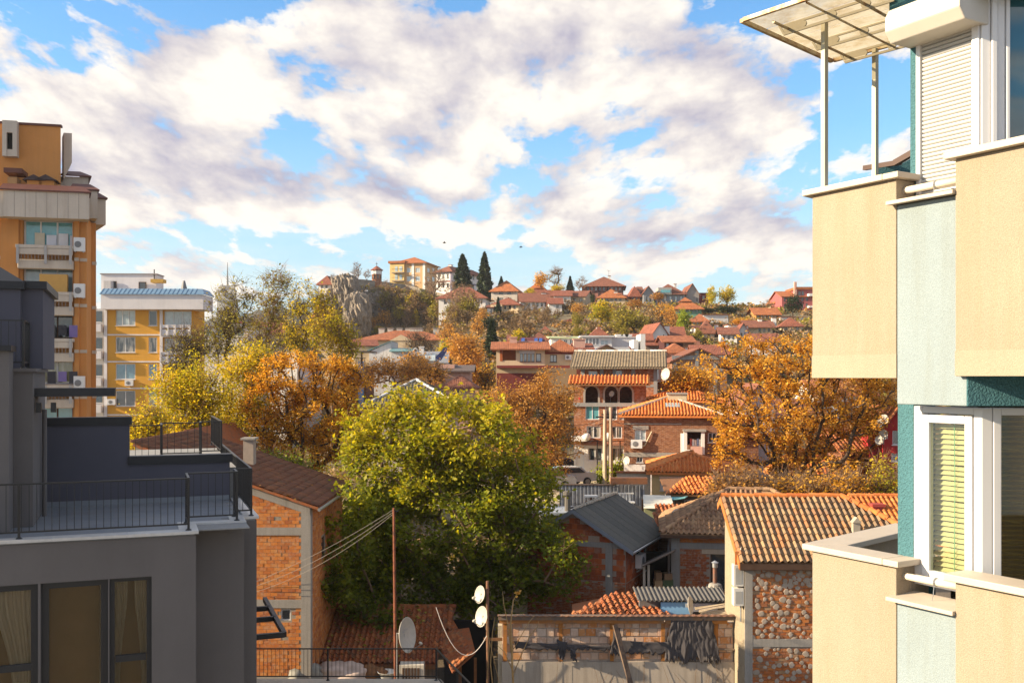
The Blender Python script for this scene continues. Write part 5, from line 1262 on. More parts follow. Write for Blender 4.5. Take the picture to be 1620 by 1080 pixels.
def lean_to():
    Y = 44.0; o = P(1022, 960, Y); o.z = -3; r = thing('lean_to', 'open dark lean-to full of clutter between two brick houses', 'shed', o)
    q = lambda px, py, y=Y: P(px, py, y)-o
    m = MB(); m.prism([q(1016, 897, 43), q(1068, 872, 43.2), q(1070, 868, 46.5), q(1020, 890, 46.5)], (0, 0, .06)); m.obj('roof', plain((.09, .07, .06), .8, name='roof_felt'), r)
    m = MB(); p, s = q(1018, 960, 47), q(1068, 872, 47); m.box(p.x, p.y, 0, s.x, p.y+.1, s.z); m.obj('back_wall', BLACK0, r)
    for px in (1019, 1026): p = q(px, 893, 43.3); MB().box(p.x-.05, p.y-.05, 0, p.x+.05, p.y+.05, p.z).obj('post', plain((.36, .33, .28), .7, var=.2), r)
    def clut(name, label, cat, px, py, w, hgt, mat):
        c = P(px, py, 45); t = thing(name, label, cat, c); MB().box(-w/2, -.2, -.6, w/2, .2, hgt*.6).obj('body', mat, t); MB().box(-w*.4, -.26, hgt*.6, w*.4, .26, hgt).obj('top', sc_m, t)
    sc_m = plain((.22, .14, .08), .7, name='old_board')
    clut('chair', 'pale old chair stacked in the dark lean-to', 'chair', 1041, 935, .35, .9, plain((.40, .28, .16), .6, name='pale_wood')); clut('sack', 'green sack leaning in the dark lean-to', 'sack', 1056, 930, .45, .7, plain((.08, .12, .06), .8, name='green_sack'))
lean_to()

def dab_house():
    Y = 33.0; x0, x1 = xat(1178, Y), xat(1178, Y)+7.0; zb = -3.0; fr = Fr(x0, Y, 0, zb); r = thing('brick_house', 'brick house with round mortar dabs all over its wall and lichened tile roof', 'house', fr.o); W, D = x1-x0, 5.4
    ze = zat(884, Y)-zb; rise = 1.62; M = lambda u, z, d: (u, d, z); Z = lambda py: zat(py, Y)-zb; X = lambda px: xat(px, Y)-x0
    core = MB(); wall_face(core, M, W, 0, ze, []); core.poly((W, 0, 0), (W, D, 0), (W, D, ze), (W, 0, ze)); core.poly((W, D, 0), (.2, D/2+.35, 0), (.2, D/2+.35, ze), (W, D, ze)); core.obj('wall', MORTAR, r)
    m = MB(); m.prism([(0, D/2+.35, 0), (0, 0, 0), (0, 0, ze), (0, D/2, ze+rise), (0, D/2+.35, ze+rise-.2)], (.12, 0, 0)); m.obj('gable_wall', stucco((.34, .28, .20), 18, 1.2, .6, big=4, dist=.025), r)
    zc0, zc1 = Z(1022), Z(1010)
    MB().box(0, -.05, 0, X(1190), -.001, ze-.1).obj('concrete_pillar', CONCRETE, r); MB().box(X(1190)+.002, -.045, zc0, W, -.002, zc1).obj('concrete_band', CONCRETE, r)
    DB = piece([(.46, .14, .04), (.38, .11, .035), (.50, .18, .05), (.30, .11, .05), (.36, .22, .12)], (.30, .25, .20), .35, name='wall_brick')
    lay_bricks(r, M, [(X(1190), zc1+.01), (X(1345), zc1+.01), (X(1345), ze-.12), (X(1190), ze-.12)], .25, .105, DB, 190, seed=1, proud=.03); lay_bricks(r, M, [(X(1190), Z(1120)), (X(1345), Z(1120)), (X(1345), zc0-.01), (X(1190), zc0-.01)], .25, .105, DB, 100, seed=2, proud=.035)
    rg = random.Random(4); DM = piece([(.36, .29, .23), (.42, .34, .28), (.31, .25, .20)], None, scale=20, name='mortar_dab', bmp=.5); metas = []
    for v in range(6):
        q = MB(); n = 12; ro = [rg.uniform(.80, 1.15) for _ in range(n)]; rings = []
        for (s_, y) in ((1.0, 0), (.95, -.007), (.6, -.011)): rings.append(q.pts([(math.cos(6.283*k/n)*s_*ro[k], y, math.sin(6.283*k/n)*s_*ro[k]) for k in range(n)]))
        for i, j in zip(rings, rings[1:]):
            for k in range(n): q.f.append((i+k, i+(k+1) % n, j+(k+1) % n, j+k))
        q.f.append(tuple(range(rings[2], rings[2]+n))); metas.append(q.mesh('mortar_dab', DM))
    placed = []
    for i in range(1400):
        if len(placed) > 235: break
        x, py = rg.uniform(1181, 1338), rg.uniform(890, 1090)
        dens = .9 if py < 935 else .55
        if rg.random() > dens: continue
        rad = rg.uniform(.055, .105)*(1.15 if py < 930 else 1); u, z = X(x), Z(py)
        if any((u-a)**2+(z-b)**2 < (rad+c)**2*(.5 if py < 930 else .95) for a, b, c in placed): continue
        placed.append((u, z, rad)); inst(rg.choice(metas), 'mortar_dab', r, Matrix.Translation((u, -.03, z)) @ Matrix.Diagonal((rad*rg.uniform(.85, 1.25), 1, rad, 1)))
    # roof
    ov = .30; k = rise/(D/2); th = .10; e = ze-ov*k; hipx = X(1352)+.6
    m = MB(); rx0, rx1 = -.22, xat(1330, Y+D/2)-x0; zr = ze+rise; xe = W+.3
    m.prism([(rx0, -ov, e), (xe, -ov, e), (rx1, D/2, zr), (rx0, D/2, zr)], (0, 0, th)); m.prism([(rx0, D/2, zr), (rx1, D/2, zr), (xe, D+ov, e), (rx0, D/2+.5, zr-.3)], (0, 0, th)); m.prism([(xe, -ov, e), (xe, D+ov, e), (rx1, D/2, zr)], (0, 0, th)); m.obj('roof', BROWNWOOD, r)
    L = (D/2+ov)*math.hypot(1, k)
    tiles(r, (rx0, -ov, e+th), (1, 0, 0), (0, 1, k), [(0, 0), (xe-rx0, 0), (rx1-rx0, L), (0, L)], .215, .345, TILEL, 300, seed=3)
    sv = Vector((rx1-xe, (D/2+ov), zr-e)); 
    kx = (zr-e)/(xe-rx1); Lx = (xe-rx1)*math.hypot(1, kx)
    tiles(r, (xe, -ov, e+th), (0, 1, 0), (-1, 0, kx), [(0, 0), (D+2*ov, 0), (D/2+ov, Lx)], .215, .345, TILEO, 0, seed=3)
    ridge(r, (rx0, D/2, zr+th+.03), (rx1, D/2, zr+th+.03), TILEO, .11, .36); ridge(r, (xe, -ov, e+th+.05), (rx1, D/2, zr+th+.05), TILEO, .12, .36)
    OB = plain((.42, .15, .04), .7, var=.25, scale=9, name='orange_board')
    m = MB(); m.prism([(rx0-.03, -ov-.02, e-.12), (rx0-.03, D/2, zr-.12), (rx0-.03, D/2, zr+th+.03), (rx0-.03, -ov-.02, e+th+.03)], (.03, 0, 0)); m.obj('barge_board', OB, r)
    m = MB(); m.prism([(rx0-.03, D/2, zr-.12), (rx0-.03, D/2+.5, zr-.42), (rx0-.03, D/2+.5, zr-.2), (rx0-.03, D/2, zr+th+.03)], (.03, 0, 0)); m.obj('barge_board', OB, r)
    MB().box(rx0, -ov-.03, e-.12, xe, -ov-.005, e+.09).obj('fascia', DARKWOOD, r); MB().box(rx0+.02, -ov, e-.14, xe, 0, e-.10).obj('soffit', DARKWOOD, r)
    m = MB(); m.bar((rx0-.02, .05, ze-.5), (rx0-.02, .05, ze+.25), .14, .06); m.obj('corner_board', OB, r)
    vp = MB(); v = P(1354, 833, Y+.9)-fr.o; vp.box(v.x-.12, v.y-.1, v.z-.2, v.x+.12, v.y+.1, v.z+.15); vp.prism([(v.x-.16, v.y-.14, v.z+.15), (v.x+.16, v.y-.14, v.z+.15), (v.x, v.y-.14, v.z+.34)], (0, .28, 0)); vp.obj('roof_vent', plain((.34, .30, .24), .6), r)
    # meter boxes, pipe and cables on the sunny gable wall
    ml = lambda u, z, d: (d, u, z)
    for py0, py1 in ((927, 893), (958, 930)):
        b = P(1156, py0, Y-.2); z0, z1 = Z(py0), Z(py1); c = MB(); c.box(-.36, -.02, z0, -.03, .32, z1); bo = c.obj('meter_box', plain((.60, .57, .52), .5, var=.06), r, bevel=.01); MB().box(-.30, -.026, z0+.08, -.09, -.0205, z1-.10).obj('meter_window', plain((.35, .34, .32), .3), bo)
    m = MB(); m.tube([(-.10, .1, Z(890)), (-.10, .1, ze-.3), (-.06, .5, ze+.2)], .025, 6); m.tube([(-.08, .2, Z(985)), (-.08, .2, Z(935))], .03, 6); m.obj('service_pipe', GALV, r)
    for i in range(3): m = MB(); m.tube([(-.08, .3+i*.05, Z(900)), (-.18, .2, Z(880+i*10)), (-.10, .05, Z(865))], .01, 5); m.obj('cable', plain((.45, .42, .36)), r)
dab_house()

def small_roofs():
    # low hipped tile roof behind the patched wall
    Y = 35.6; o = P(985, 985, Y); r = thing('tiled_roof', 'low hump of loose red tiles behind the patched wall', 'roof', o); q = lambda px, py, y: P(px, py, y)-o
    ap0, ap1 = q(968, 942, 39.6), q(1018, 944, 39.6); bl, br, bk = q(905, 976, 35.6), q(1062, 978, 35.6), None
    m = MB(); m.poly(bl, br, ap1, ap0); m.poly(bl, ap0, q(905, 955, 41)); m.poly(br, q(1075, 960, 41), ap1); m.poly(bl, br, br+Vector((0, 0, -2)), bl+Vector((0, 0, -2))); m.poly(ap0, ap1, q(1075, 960, 41), q(905, 955, 41)); m.obj('roof', TILER, r)
    u = (br-bl).normalized(); s = ((ap0+ap1)/2-(bl+br)/2); s = (s-u*s.dot(u)); L = s.length; W = (br-bl).length; a = (ap0-bl).dot(u); b = (ap1-bl).dot(u)
    tiles(r, bl+Vector((0, 0, .03)), u, s, [(0, 0), (W, 0), (b, L), (a, L)], .24, .32, TILER, 110, jit=3.5, seed=5)
    # corrugated sheet strip, blue sheet, dish
    Y = 36.6; o = P(1080, 960, Y); r = thing('corrugated_roof', 'dark corrugated roof edge over blue sheeting behind the patched wall', 'roof', o); x0, x1 = xat(1009, Y)-o.x, xat(1152, Y)-o.x; z0 = zat(949, Y)-o.z; m = MB(); n = 120
    for i in range(n):
        a, b = x0+(x1-x0)*i/n, x0+(x1-x0)*(i+1)/n; ha, hb = .035*math.sin(i*1.05), .035*math.sin((i+1)*1.05); m.poly((a, 0, z0+ha), (b, 0, z0+hb), (b, 1.6, z0+hb+.15), (a, 1.6, z0+ha+.15)); m.poly((a, 0, z0+ha-.03), (b, 0, z0+hb-.03), (b, 0, z0+hb), (a, 0, z0+ha))
    m.obj('corrugated_sheet', plain((.10, .095, .09), .7, var=.3, scale=4, name='fibre_cement'), r)
    MB().box(x0+.1, .3, -2, x1, .5, z0-.05).obj('wall', plain((.16, .155, .16), .8), r)
    m = MB(); m.box(xat(1046, Y)-o.x, .1, zat(972, Y)-o.z, xat(1092, Y)-o.x, .13, zat(953, Y)-o.z); m.obj('blue_sheet', plain((.20, .40, .68), .5, var=.1, scale=3, name='blue_sheet'), r); MB().box(xat(1096, Y)-o.x, .1, zat(968, Y)-o.z, xat(1136, Y)-o.x, .14, zat(955, Y)-o.z).obj('grey_sheet', plain((.30, .30, .36), .5), r)
    dish('satellite_dish', 'pale satellite dish edge-on before the blue sheet', P(1092, 985, 36.0), None, P(1090, 957, 35.8), (.90, -.40, .15), .33, arm=False)
    # stove flue on a conical base
    b = P(1131, 950, 40); r = thing('flue', 'metal stove flue on a concrete cone before the dark window', 'chimney', b); MB().lathe([(.42, -3), (.42, .0), (.40, .2), (.25, .68), (.16, .72)], (0, 0, 0), 10).obj('base', CONCRETE, r, False); MB().tube([(0, 0, .7), (0, 0, 1.35)], .085, 12).obj('pipe', rusty((.20, .09, .06), (.12, .10, .09), .5, 6), r)
    MB().lathe([(.10, 1.34), (.11, 1.36), (.11, 1.52), (.15, 1.54), (.02, 1.62)], (0, 0, 0), 12).obj('cowl', GALV, r)
    # scrap yard roof debris right of the dish
    o = P(1150, 978, 35.6); r = thing('plank_stack', 'heap of pale boards on the shed roof beside the sunny gable', 'boards', o)
    for i in range(9): m = MB(); y = i*.12; a = Vector((-.9+rnd.uniform(-.1, .1), y, .02*i)); m.bar(a, a+Vector((1.2, rnd.uniform(-.1, .1), .20+rnd.uniform(-.04, .04))), .10, .025); m.obj('board', piece([(.42, .34, .24), (.34, .26, .18), (.48, .40, .30)], None, scale=8, name='pale_board'), r)
small_roofs()
# ---------------------------------------------------------------- apartment towers on the left
def orange_tower():
    Y = 55.0; zb = 0.0; fr = Fr(xat(137, Y), Y, 14, zb)
    r = thing('apartment_tower', 'tall orange apartment tower with enclosed balconies at the left edge', 'building', fr.o, fr.a)
    OR = stucco((.52, .235, .075), 25, .25, .22, big=.6, dirtc=(.30, .14, .06), gcon=.05); CR = stucco((.50, .44, .38), 25, .25, .35, big=.8, dirtc=(.30, .24, .20), gcon=.05); RB = plain((.11, .04, .03), .6, .1, .2, 1.5, name='brown_roof_sheet')
    Zf = lambda py, y=0: fr.fy(120, py, y).z
    X = lambda px, y=0: fr.fy(px, 450, y).x
    zt = Zf(345); xb0, xb1 = X(31), X(118); M = lambda u, z, d: (u-14, d, z); hs = []
    step = 2.52; rows = []
    for i in range(8):
        z1 = Zf(349)-i*step; z0 = z1-1.45
        if z0 < 1: break
        hs.append((xb0+14+.15, z0, xb1+14-.1, z1, .5)); rows.append((z0, z1))
    mb = MB(); wall_face(mb, M, 14, 0, zt, hs); D = 6
    xs2 = X(152, 1.6); mb.poly((0, 0, 0), (0, 1.6, 0), (0, 1.6, zt), (0, 0, zt)); mb.poly((0, 1.6, 0), (xs2, 1.6, 0), (xs2, 1.6, zt), (0, 1.6, zt)); mb.poly((xs2, 1.6, 0), (xs2-.2*D, D, 0), (xs2-.2*D, D, zt), (xs2, 1.6, zt)); mb.poly((-14, D, 0), (-14, 0, 0), (-14, 0, zt), (-14, D, zt)); mb.poly((xs2-.2*D, D, 0), (-14, D, 0), (-14, D, zt), (xs2-.2*D, D, zt))
    mb.obj('wall', OR, r)
    for a, b, y in ((X(126), X(119), -.25), (X(31)-.9, X(31), -.25)): MB().box(min(a, b), y, 0, max(a, b), -.002, zt).obj('pilaster', OR, r)
    for i in range(8):
        z = Zf(411)-i*step
        if z < .5: break
        for a, b, y in ((X(126), X(119), -.29), (X(126)+.002, 0.03, -.04), (.03, xs2+.03, 1.56), (-14, X(31)-.9, -.04)): MB().box(min(a, b), y, z-.09, max(a, b), y+.03, z+.09).obj('belt', CR, r)
    GL = [GLASST, glass((.25, .33, .36), name='sky_glass'), GLASSD, glass((.26, .24, .12), curtain=.4, name='green_glass')]  # sky glass: reflected sky put into the pane colour
    for i, (z0, z1) in enumerate(rows):
        u0, u1 = xb0+14+.15, xb1+14-.1; f = window(r, M, u0, z0, u1, z1, 3, 1, PVC if i in (0, 1, 3) else DARKWOOD, GL[i % 4], .45, False, fw=.09)
        MB().box(xb0-.05, -.75, z0-.20, xb1+.05, .3, z0-.03).obj('balcony_slab', CR, r)
        b = MB(); b.box(xb0-.02, -.72, z0-.55, xb1+.02, -.62, z0-.205); bo = b.obj('balcony_front', CR, r, bevel=.02); MB().box(xb0, -.55, z0-1.30, xb1, -.02, z0-.80).obj('flower_trough', CR, bo, bevel=.05)
        for u in (xb0+.0, (xb0+xb1)/2, xb1-.14): MB().box(u, -.80, z0-1.05, u+.13, -.721, z0-.05).obj('balcony_post', plain((.34, .33, .33), .7), bo)
        for k in range(14): 
            u = xb0+.2+(xb1-xb0-.4)*k/14; MB().box(u, -.68, z0-.80, u+.05, -.63, z0-.551).obj('baluster', plain((.20, .15, .12), .8), bo)
        if i in (1, 2, 3):
            cl = MB()
            if i == 1: cl.box(xb1-1.7, -.45, z0-.03, xb1-.3, -.1, z0+.95); free(cl.obj('cabinet', plain((.50, .28, .07), .6, name='ply'), r), 'yellow plywood cabinet standing on the second balcony of the orange tower', 'cabinet')
            else:
                for k in range(5): u = xb0+.4+k*.55; m = MB(); m.box(u, -.55, z0+.05+.1*(k % 2), u+.42, -.53, z0+.70); free(m.obj('laundry', plain([(.03, .03, .04), (.16, .12, .30), (.04, .04, .05), (.22, .18, .40), (.03, .03, .03)][(k+i) % 5], .9, name='cloth'), r), '%s cloth drying %s on the %s balcony of the orange tower' % (['black', 'violet', 'dark grey', 'lilac', 'jet black'][(k+i) % 5], ['leftmost', 'second from left', 'in the middle', 'second from right', 'rightmost'][k], ['third', 'fourth'][i-2]), 'laundry', 'laundry on the tower balconies')
        if i == 0:
            for k in range(4): u = xb0+.7+k*.6; free(MB().box(u, .30, z0+.1, u+.5, .32, z0+.75-.1*(k % 2)).obj('laundry', plain([(.55, .5, .4), (.6, .62, .7), (.66, .66, .70), (.6, .6, .66)][k], .9, name='cloth'), r), '%s cloth drying behind the top balcony of the orange tower' % ['cream', 'pale blue leftmost', 'white middle', 'pale grey rightmost'][k], 'laundry', 'laundry on the tower balconies')
    Mw = lambda u, z, d: (u, d-.26, z)
    for i in (0, 1, 3): ac_unit(r, Mw, X(119)+.02, rows[i][0]-.3, .55, .75, .3)
    # stepped cornice with brown sheet roof
    y0 = -1.0
    for (pa, pb, y, pz1, pz0) in ((-60, 142, -1.0, 303, 344), (142, 155, .6, 303, 346), (155, 168, 2.0, 316, 356)):
        a, b = X(pa, y), X(pb, y); z1, z0 = fr.fy((pa+pb)/2, pz1, y).z, fr.fy((pa+pb)/2, pz0, y).z
        a = a if pa < 100 else a-.8
        if pa == -60: MB().box(X(-60, y), y, z0, X(5.5, y), y+.6, z1).obj('cornice', CR, r); a = X(6.5, y)
        m = MB(); m.prism([(a, y-.15, z0), (b, y-.15, z0), (b-1.4, 6, z0), (a, 6, z0)], (0, 0, z1-z0)); m.obj('cornice', CR, r)
        if pa == -60:
            for k in range(1, 8): u = lerp(a, b, k/8); MB().box(u-.012, y-.156, z0, u+.012, y-.15, z1).obj('panel_joint', plain((.30, .26, .23), .9), r)
        q = MB(); q.prism([(a-.2, y-.25, z1), (b+.12, y-.25, z1), (b-.5, y+.6, z1+.42), (a-.2, y+.6, z1+.42)], (0, 0, .08)); q.prism([(b+.12, y-.25, z1), (b-1.3, 6, z1), (b-1.9, 6, z1+.42), (b-.5, y+.6, z1+.42)], (0, 0, .08)); q.obj('roof_edge', RB, r)
    # top block
    y = 1.5; zt1 = fr.fy(60, 199, y).z; zc = fr.fy(60, 303, 0).z; xr = X(96, y); xr2 = fr.fx(106, 250, xr)
    m = MB(); m.prism([(-14, y, zc-.5), (xr, y, zc-.5), (xr-1, y+4.4, zc-.5), (-14, y+4.4, zc-.5)], (0, 0, zt1-zc+.5)); m.obj('penthouse', OR, r); MB().box(-14, y-.08, zt1, xr+.05, y+.3, zt1+.12).obj('roof_edge', RB, r)
    m = MB(); z1, z0 = fr.fy(100, 205, y).z, fr.fy(100, 252, y).z; m.prism([(xr+.01, y+.8, z1), (xr+.45, y+.8, z1), (xr+.45, y+.8, z0), (xr+.01, y+.8, z0-1)], (-.3, 1.2, 0)); m.obj('side_panel', CR, r)
    a, b = X(7, y), X(30, y); z1, z0 = fr.fy(18, 194, y).z, fr.fy(18, 250, y).z
    m = MB(); m.box(a, y-.5, z0, a+.22, y-.01, z1); m.box(b-.22, y-.5, z0, b, y-.01, z1); m.box(a+.22, y-.5, fr.fy(18, 213, y).z, b-.22, y-.01, z1); m.box(a+.22, y-.45, z0, b-.22, y-.01, fr.fy(18, 239, y).z); m.obj('window_surround', CR, r); MB().box(a+.22, y-.3, fr.fy(18, 239, y).z, b-.22, y-.02, fr.fy(18, 213, y).z).obj('window', BLACK0, r)
    m = MB(); a, b = X(7, 0), X(36, 0); z = fr.fy(20, 274, 0).z; m.box(a, -.2, z, b, 1.2, z+.25); o = m.obj('vent_hood', RB, r); MB().box(a+.15, .0, zc-.3, b-.3, 1, z-.2).obj('vent', plain((.36, .2, .09), .8), o)
    for px in (52, 71):
        a = X(px, 0); z = fr.fy(px, 284, 0).z; m = MB(); m.prism([(a-.5, -.2, z-.05), (a+.65, -.2, z-.05), (a+.07, -.2, z+.25)], (0, 1.2, 0)); o = m.obj('chimney_hood', plain((.05, .03, .03), .6), r); MB().box(a-.3, 0, zc-.3, a+.45, .8, z-.055).obj('chimney', OR, o)
    m = MB(); a, b = X(96, 3), X(140, 3); z1, z0 = fr.fy(120, 280, 3).z, fr.fy(120, 303, 3).z; m.prism([(a, 3, z0-1), (b, 3, z0-1), (b-.6, 6, z0-1), (a, 6, z0-1)], (0, 0, z1-z0+1)); m.obj('penthouse', CR, r); m = MB(); m.prism([(a, 2.8, z1), (b+.2, 2.8, z1), (b-.6, 4, z1+.45), (a, 4, z1+.45)], (0, 0, .06)); m.prism([(b+.2, 2.8, z1), (b-.5, 6, z1), (b-1, 6, z1+.45), (b-.6, 4, z1+.45)], (0, 0, .06)); m.obj('roof_edge', RB, r)
orange_tower()

def yellow_block():
    YE = stucco((.58, .30, .05), 20, .2, .12, big=.6, gcon=.04); WH = stucco((.60, .58, .60), 20, .2, .15, big=.6, gcon=.03); BL = plain((.14, .24, .36), .5, .3, .12, 1.2, name='blue_roof_sheet')
    h = House('apartment_block', 'yellow apartment block with white balconies and blue sheet roof edge', 168, 305, 104, 488, 2, 4.5, YE, zb=.5, cat='building', over_zb=1)
    X = lambda px: h.fr.fy(px, 550).x
    for i in range(5):
        dy = 42.4*i; c = 3 if i == 0 else 2
        h.w('f', 183, 490.5+dy, 214, 515+dy, cols=c, gl=[GLASSL, GLASSC, GLASSB, GLASSD, GLASSD][i]); h.w('f', 235, 491+dy, 248.5, 515+dy, cols=1, gl=[GLASSD, GLASSC, GLASSB, GLASSB, GLASSD][i])
        h.w('f', 260, 492+dy, 303, 514+dy, cols=3, gl=[GLASSL, GLASSC, GLASSD, GLASSC, GLASSD][i], sill=False)
    h.walls()
    for i in range(5):
        z = h.z(531+42.4*i); zt = h.z(514.5+42.4*i)
        b = MB(); b.box(X(258.5), -1.0, z, X(306), -.88, zt-.45); b.box(X(258.5), -1.0, zt-.30, X(306), -.88, zt); b.box(X(258.5), -.879, z-.15, X(306), -.002, z-.001); b.box(X(258.5), -.878, z, X(258.5)+.1, -.003, zt); bo = b.obj('balcony', WH, h.root)
        for k in range(5): u = lerp(X(259), X(305), k/4); MB().box(u-.06, -1.06, z, u+.06, -1.001, zt+.02).obj('balcony_post', WH, bo)
        b = MB(); zz = h.z(510+42.4*i); b.box(X(150), -.6, zz-1.0, X(163), .2, zz-.2); b.box(X(150), -.6, zz-.02, X(163), -.5, zz+.05); bo = b.obj('balcony', WH, h.root); MB().box(X(151), .1, zz+.06, X(161), .2, zz+1.2).obj('window', GLASSD, bo)
    for py in (529.5, 572, 614, 656): h.bx('belt', WH, X(168.5), -.05, h.z(py)-.07, X(255), -.002, h.z(py)+.07)
    for px in (167.5, 255.5): h.bx('downpipe', WH, X(px)-.15, -.12, 0, X(px)+.15, -.004, h.ze)
    h.bx('side_wing', stucco((.40, .40, .42)), X(140), .3, 0, X(166), 5, h.ze)
    y = -1.3; a, b = h.fr.fy(159.5, 470, y).x, h.fr.fy(321.5, 470, y).x; z0, z1 = h.fr.fy(240, 489, y).z, h.fr.fy(240, 466, y).z
    h.bx('cornice', WH, a, y, z0, b, 2.5, z1)
    q = MB(); q.prism([(a-.1, y-.15, z1), (b+.15, y-.15, z1), (b-.35, y+.9, z1+.62), (a-.1, y+.9, z1+.62)], (0, 0, .07)); q.prism([(b+.15, y-.15, z1), (b+.15, 2.5, z1), (b-.35, 2.5, z1+.62), (b-.35, y+.9, z1+.62)], (0, 0, .07)); q.obj('roof_edge', BL, h.root)
    for k in range(22): u = lerp(a, b-.4, k/22); m = MB(); m.bar((u, y-.16, z1+.08), (u, y+.88, z1+.70), .05, .05); m.obj('standing_seam', BL, h.root)
    y2 = 2.0; a, b = h.fr.fy(160, 445, y2).x, h.fr.fy(247, 445, y2).x; zt = h.fr.fy(200, 434, y2).z
    h.bx('penthouse', WH, a, y2, z1-.5, b, 4.5, zt); h.bx('roof_edge', plain((.25, .22, .22)), a-.1, y2-.1, zt, b+.1, 4.5, zt+.1)
    for p0, p1, q0, q1 in ((176, 185, 445, 456), (220, 232, 446, 457)): m = lambda u, z, d: (u, y2-.2+d, z); window(h.root, m, h.fr.fy(p0, 450, y2).x, h.fr.fy(200, q1, y2).z, h.fr.fy(p1, 450, y2).x, h.fr.fy(200, q0, y2).z, 1, 1, DARKWOOD, GLASSD, .1, False)
    h.bx('vent', stucco((.5, .48, .48)), h.fr.fy(164, 450, 1).x, 1, z1, h.fr.fy(175, 450, 1).x, 1.9, h.fr.fy(168, 444, 1).z); h.bx('awning', plain((.46, .27, .05), .7, name='ochre_awning'), h.fr.fy(239, 450, 1).x, .8, h.fr.fy(240, 447, 1).z, h.fr.fy(259, 450, 1).x, 1.9, h.fr.fy(240, 441.5, 1).z)
    m = MB(); p = h.fr.fy(291, 450, 1); m.tube([(p.x, 1, h.fr.fy(291, 462, 1).z-.4), (p.x, 1, h.fr.fy(291, 444, 1).z)], [.55, .12], 8); m.obj('roof_vent', plain((.16, .16, .17)), h.root)
    m = MB(); p = h.fr.fy(244, 430, 2); m.tube([(p.x, 2, p.z-1.2), (p.x, 2, h.fr.fy(244, 426, 2).z)], .06, 6); m.obj('aerial', BLACKM, h.root)
    Mf = h.m('f')
    for px, py in ((199, 610), (171, 640)): ac_unit(h.root, Mf, X(px), h.z(py), .85, .6)
yellow_block()

# ---------------------------------------------------------------- houses between the square and the hill
BRW = brickwall((.34, .135, .055), (.25, .09, .045), (.36, .30, .24), .26, .085); BRO = brickwall((.40, .15, .06), (.29, .10, .045), (.38, .32, .26), .26, .12, white=.3)
BRD = brickwall((.26, .10, .05), (.19, .075, .045), (.24, .20, .17), .26, .085); BRT = brickwall((.34, .17, .09), (.26, .12, .07), (.32, .26, .20), .26, .1)
CREAM = stucco((.60, .47, .31), 20, .2, .2, big=.7, gcon=.05); CREAMY = stucco((.58, .42, .20), 20, .2, .25, big=.8, gcon=.05); WHT = stucco((.66, .64, .62), 20, .2, .15, big=.6, gcon=.04); WHTD = stucco((.56, .55, .55), 20, .2, .3, big=.7, gcon=.05)
MAR = stucco((.20, .045, .04), 20, .2, .1, gcon=.04); PINK = stucco((.52, .32, .26), 20, .2, .15, gcon=.04); TERRA = stucco((.38, .11, .04), 20, .2, .12, gcon=.04); GRYB = stucco((.22, .23, .25), 20, .2, .12, gcon=.04)
ROOFO = rooftex((.36, .13, .06), (.24, .085, .045)); ROOFR = rooftex((.27, .095, .06), (.18, .065, .045)); ROOFB = rooftex((.24, .095, .06), (.17, .07, .05)); ROOFG = rooftex((.17, .15, .13), (.12, .105, .09)); ROOFT = rooftex((.24, .19, .13), (.19, .145, .10)); ROOFX = rooftex((.40, .145, .055), (.29, .10, .045))

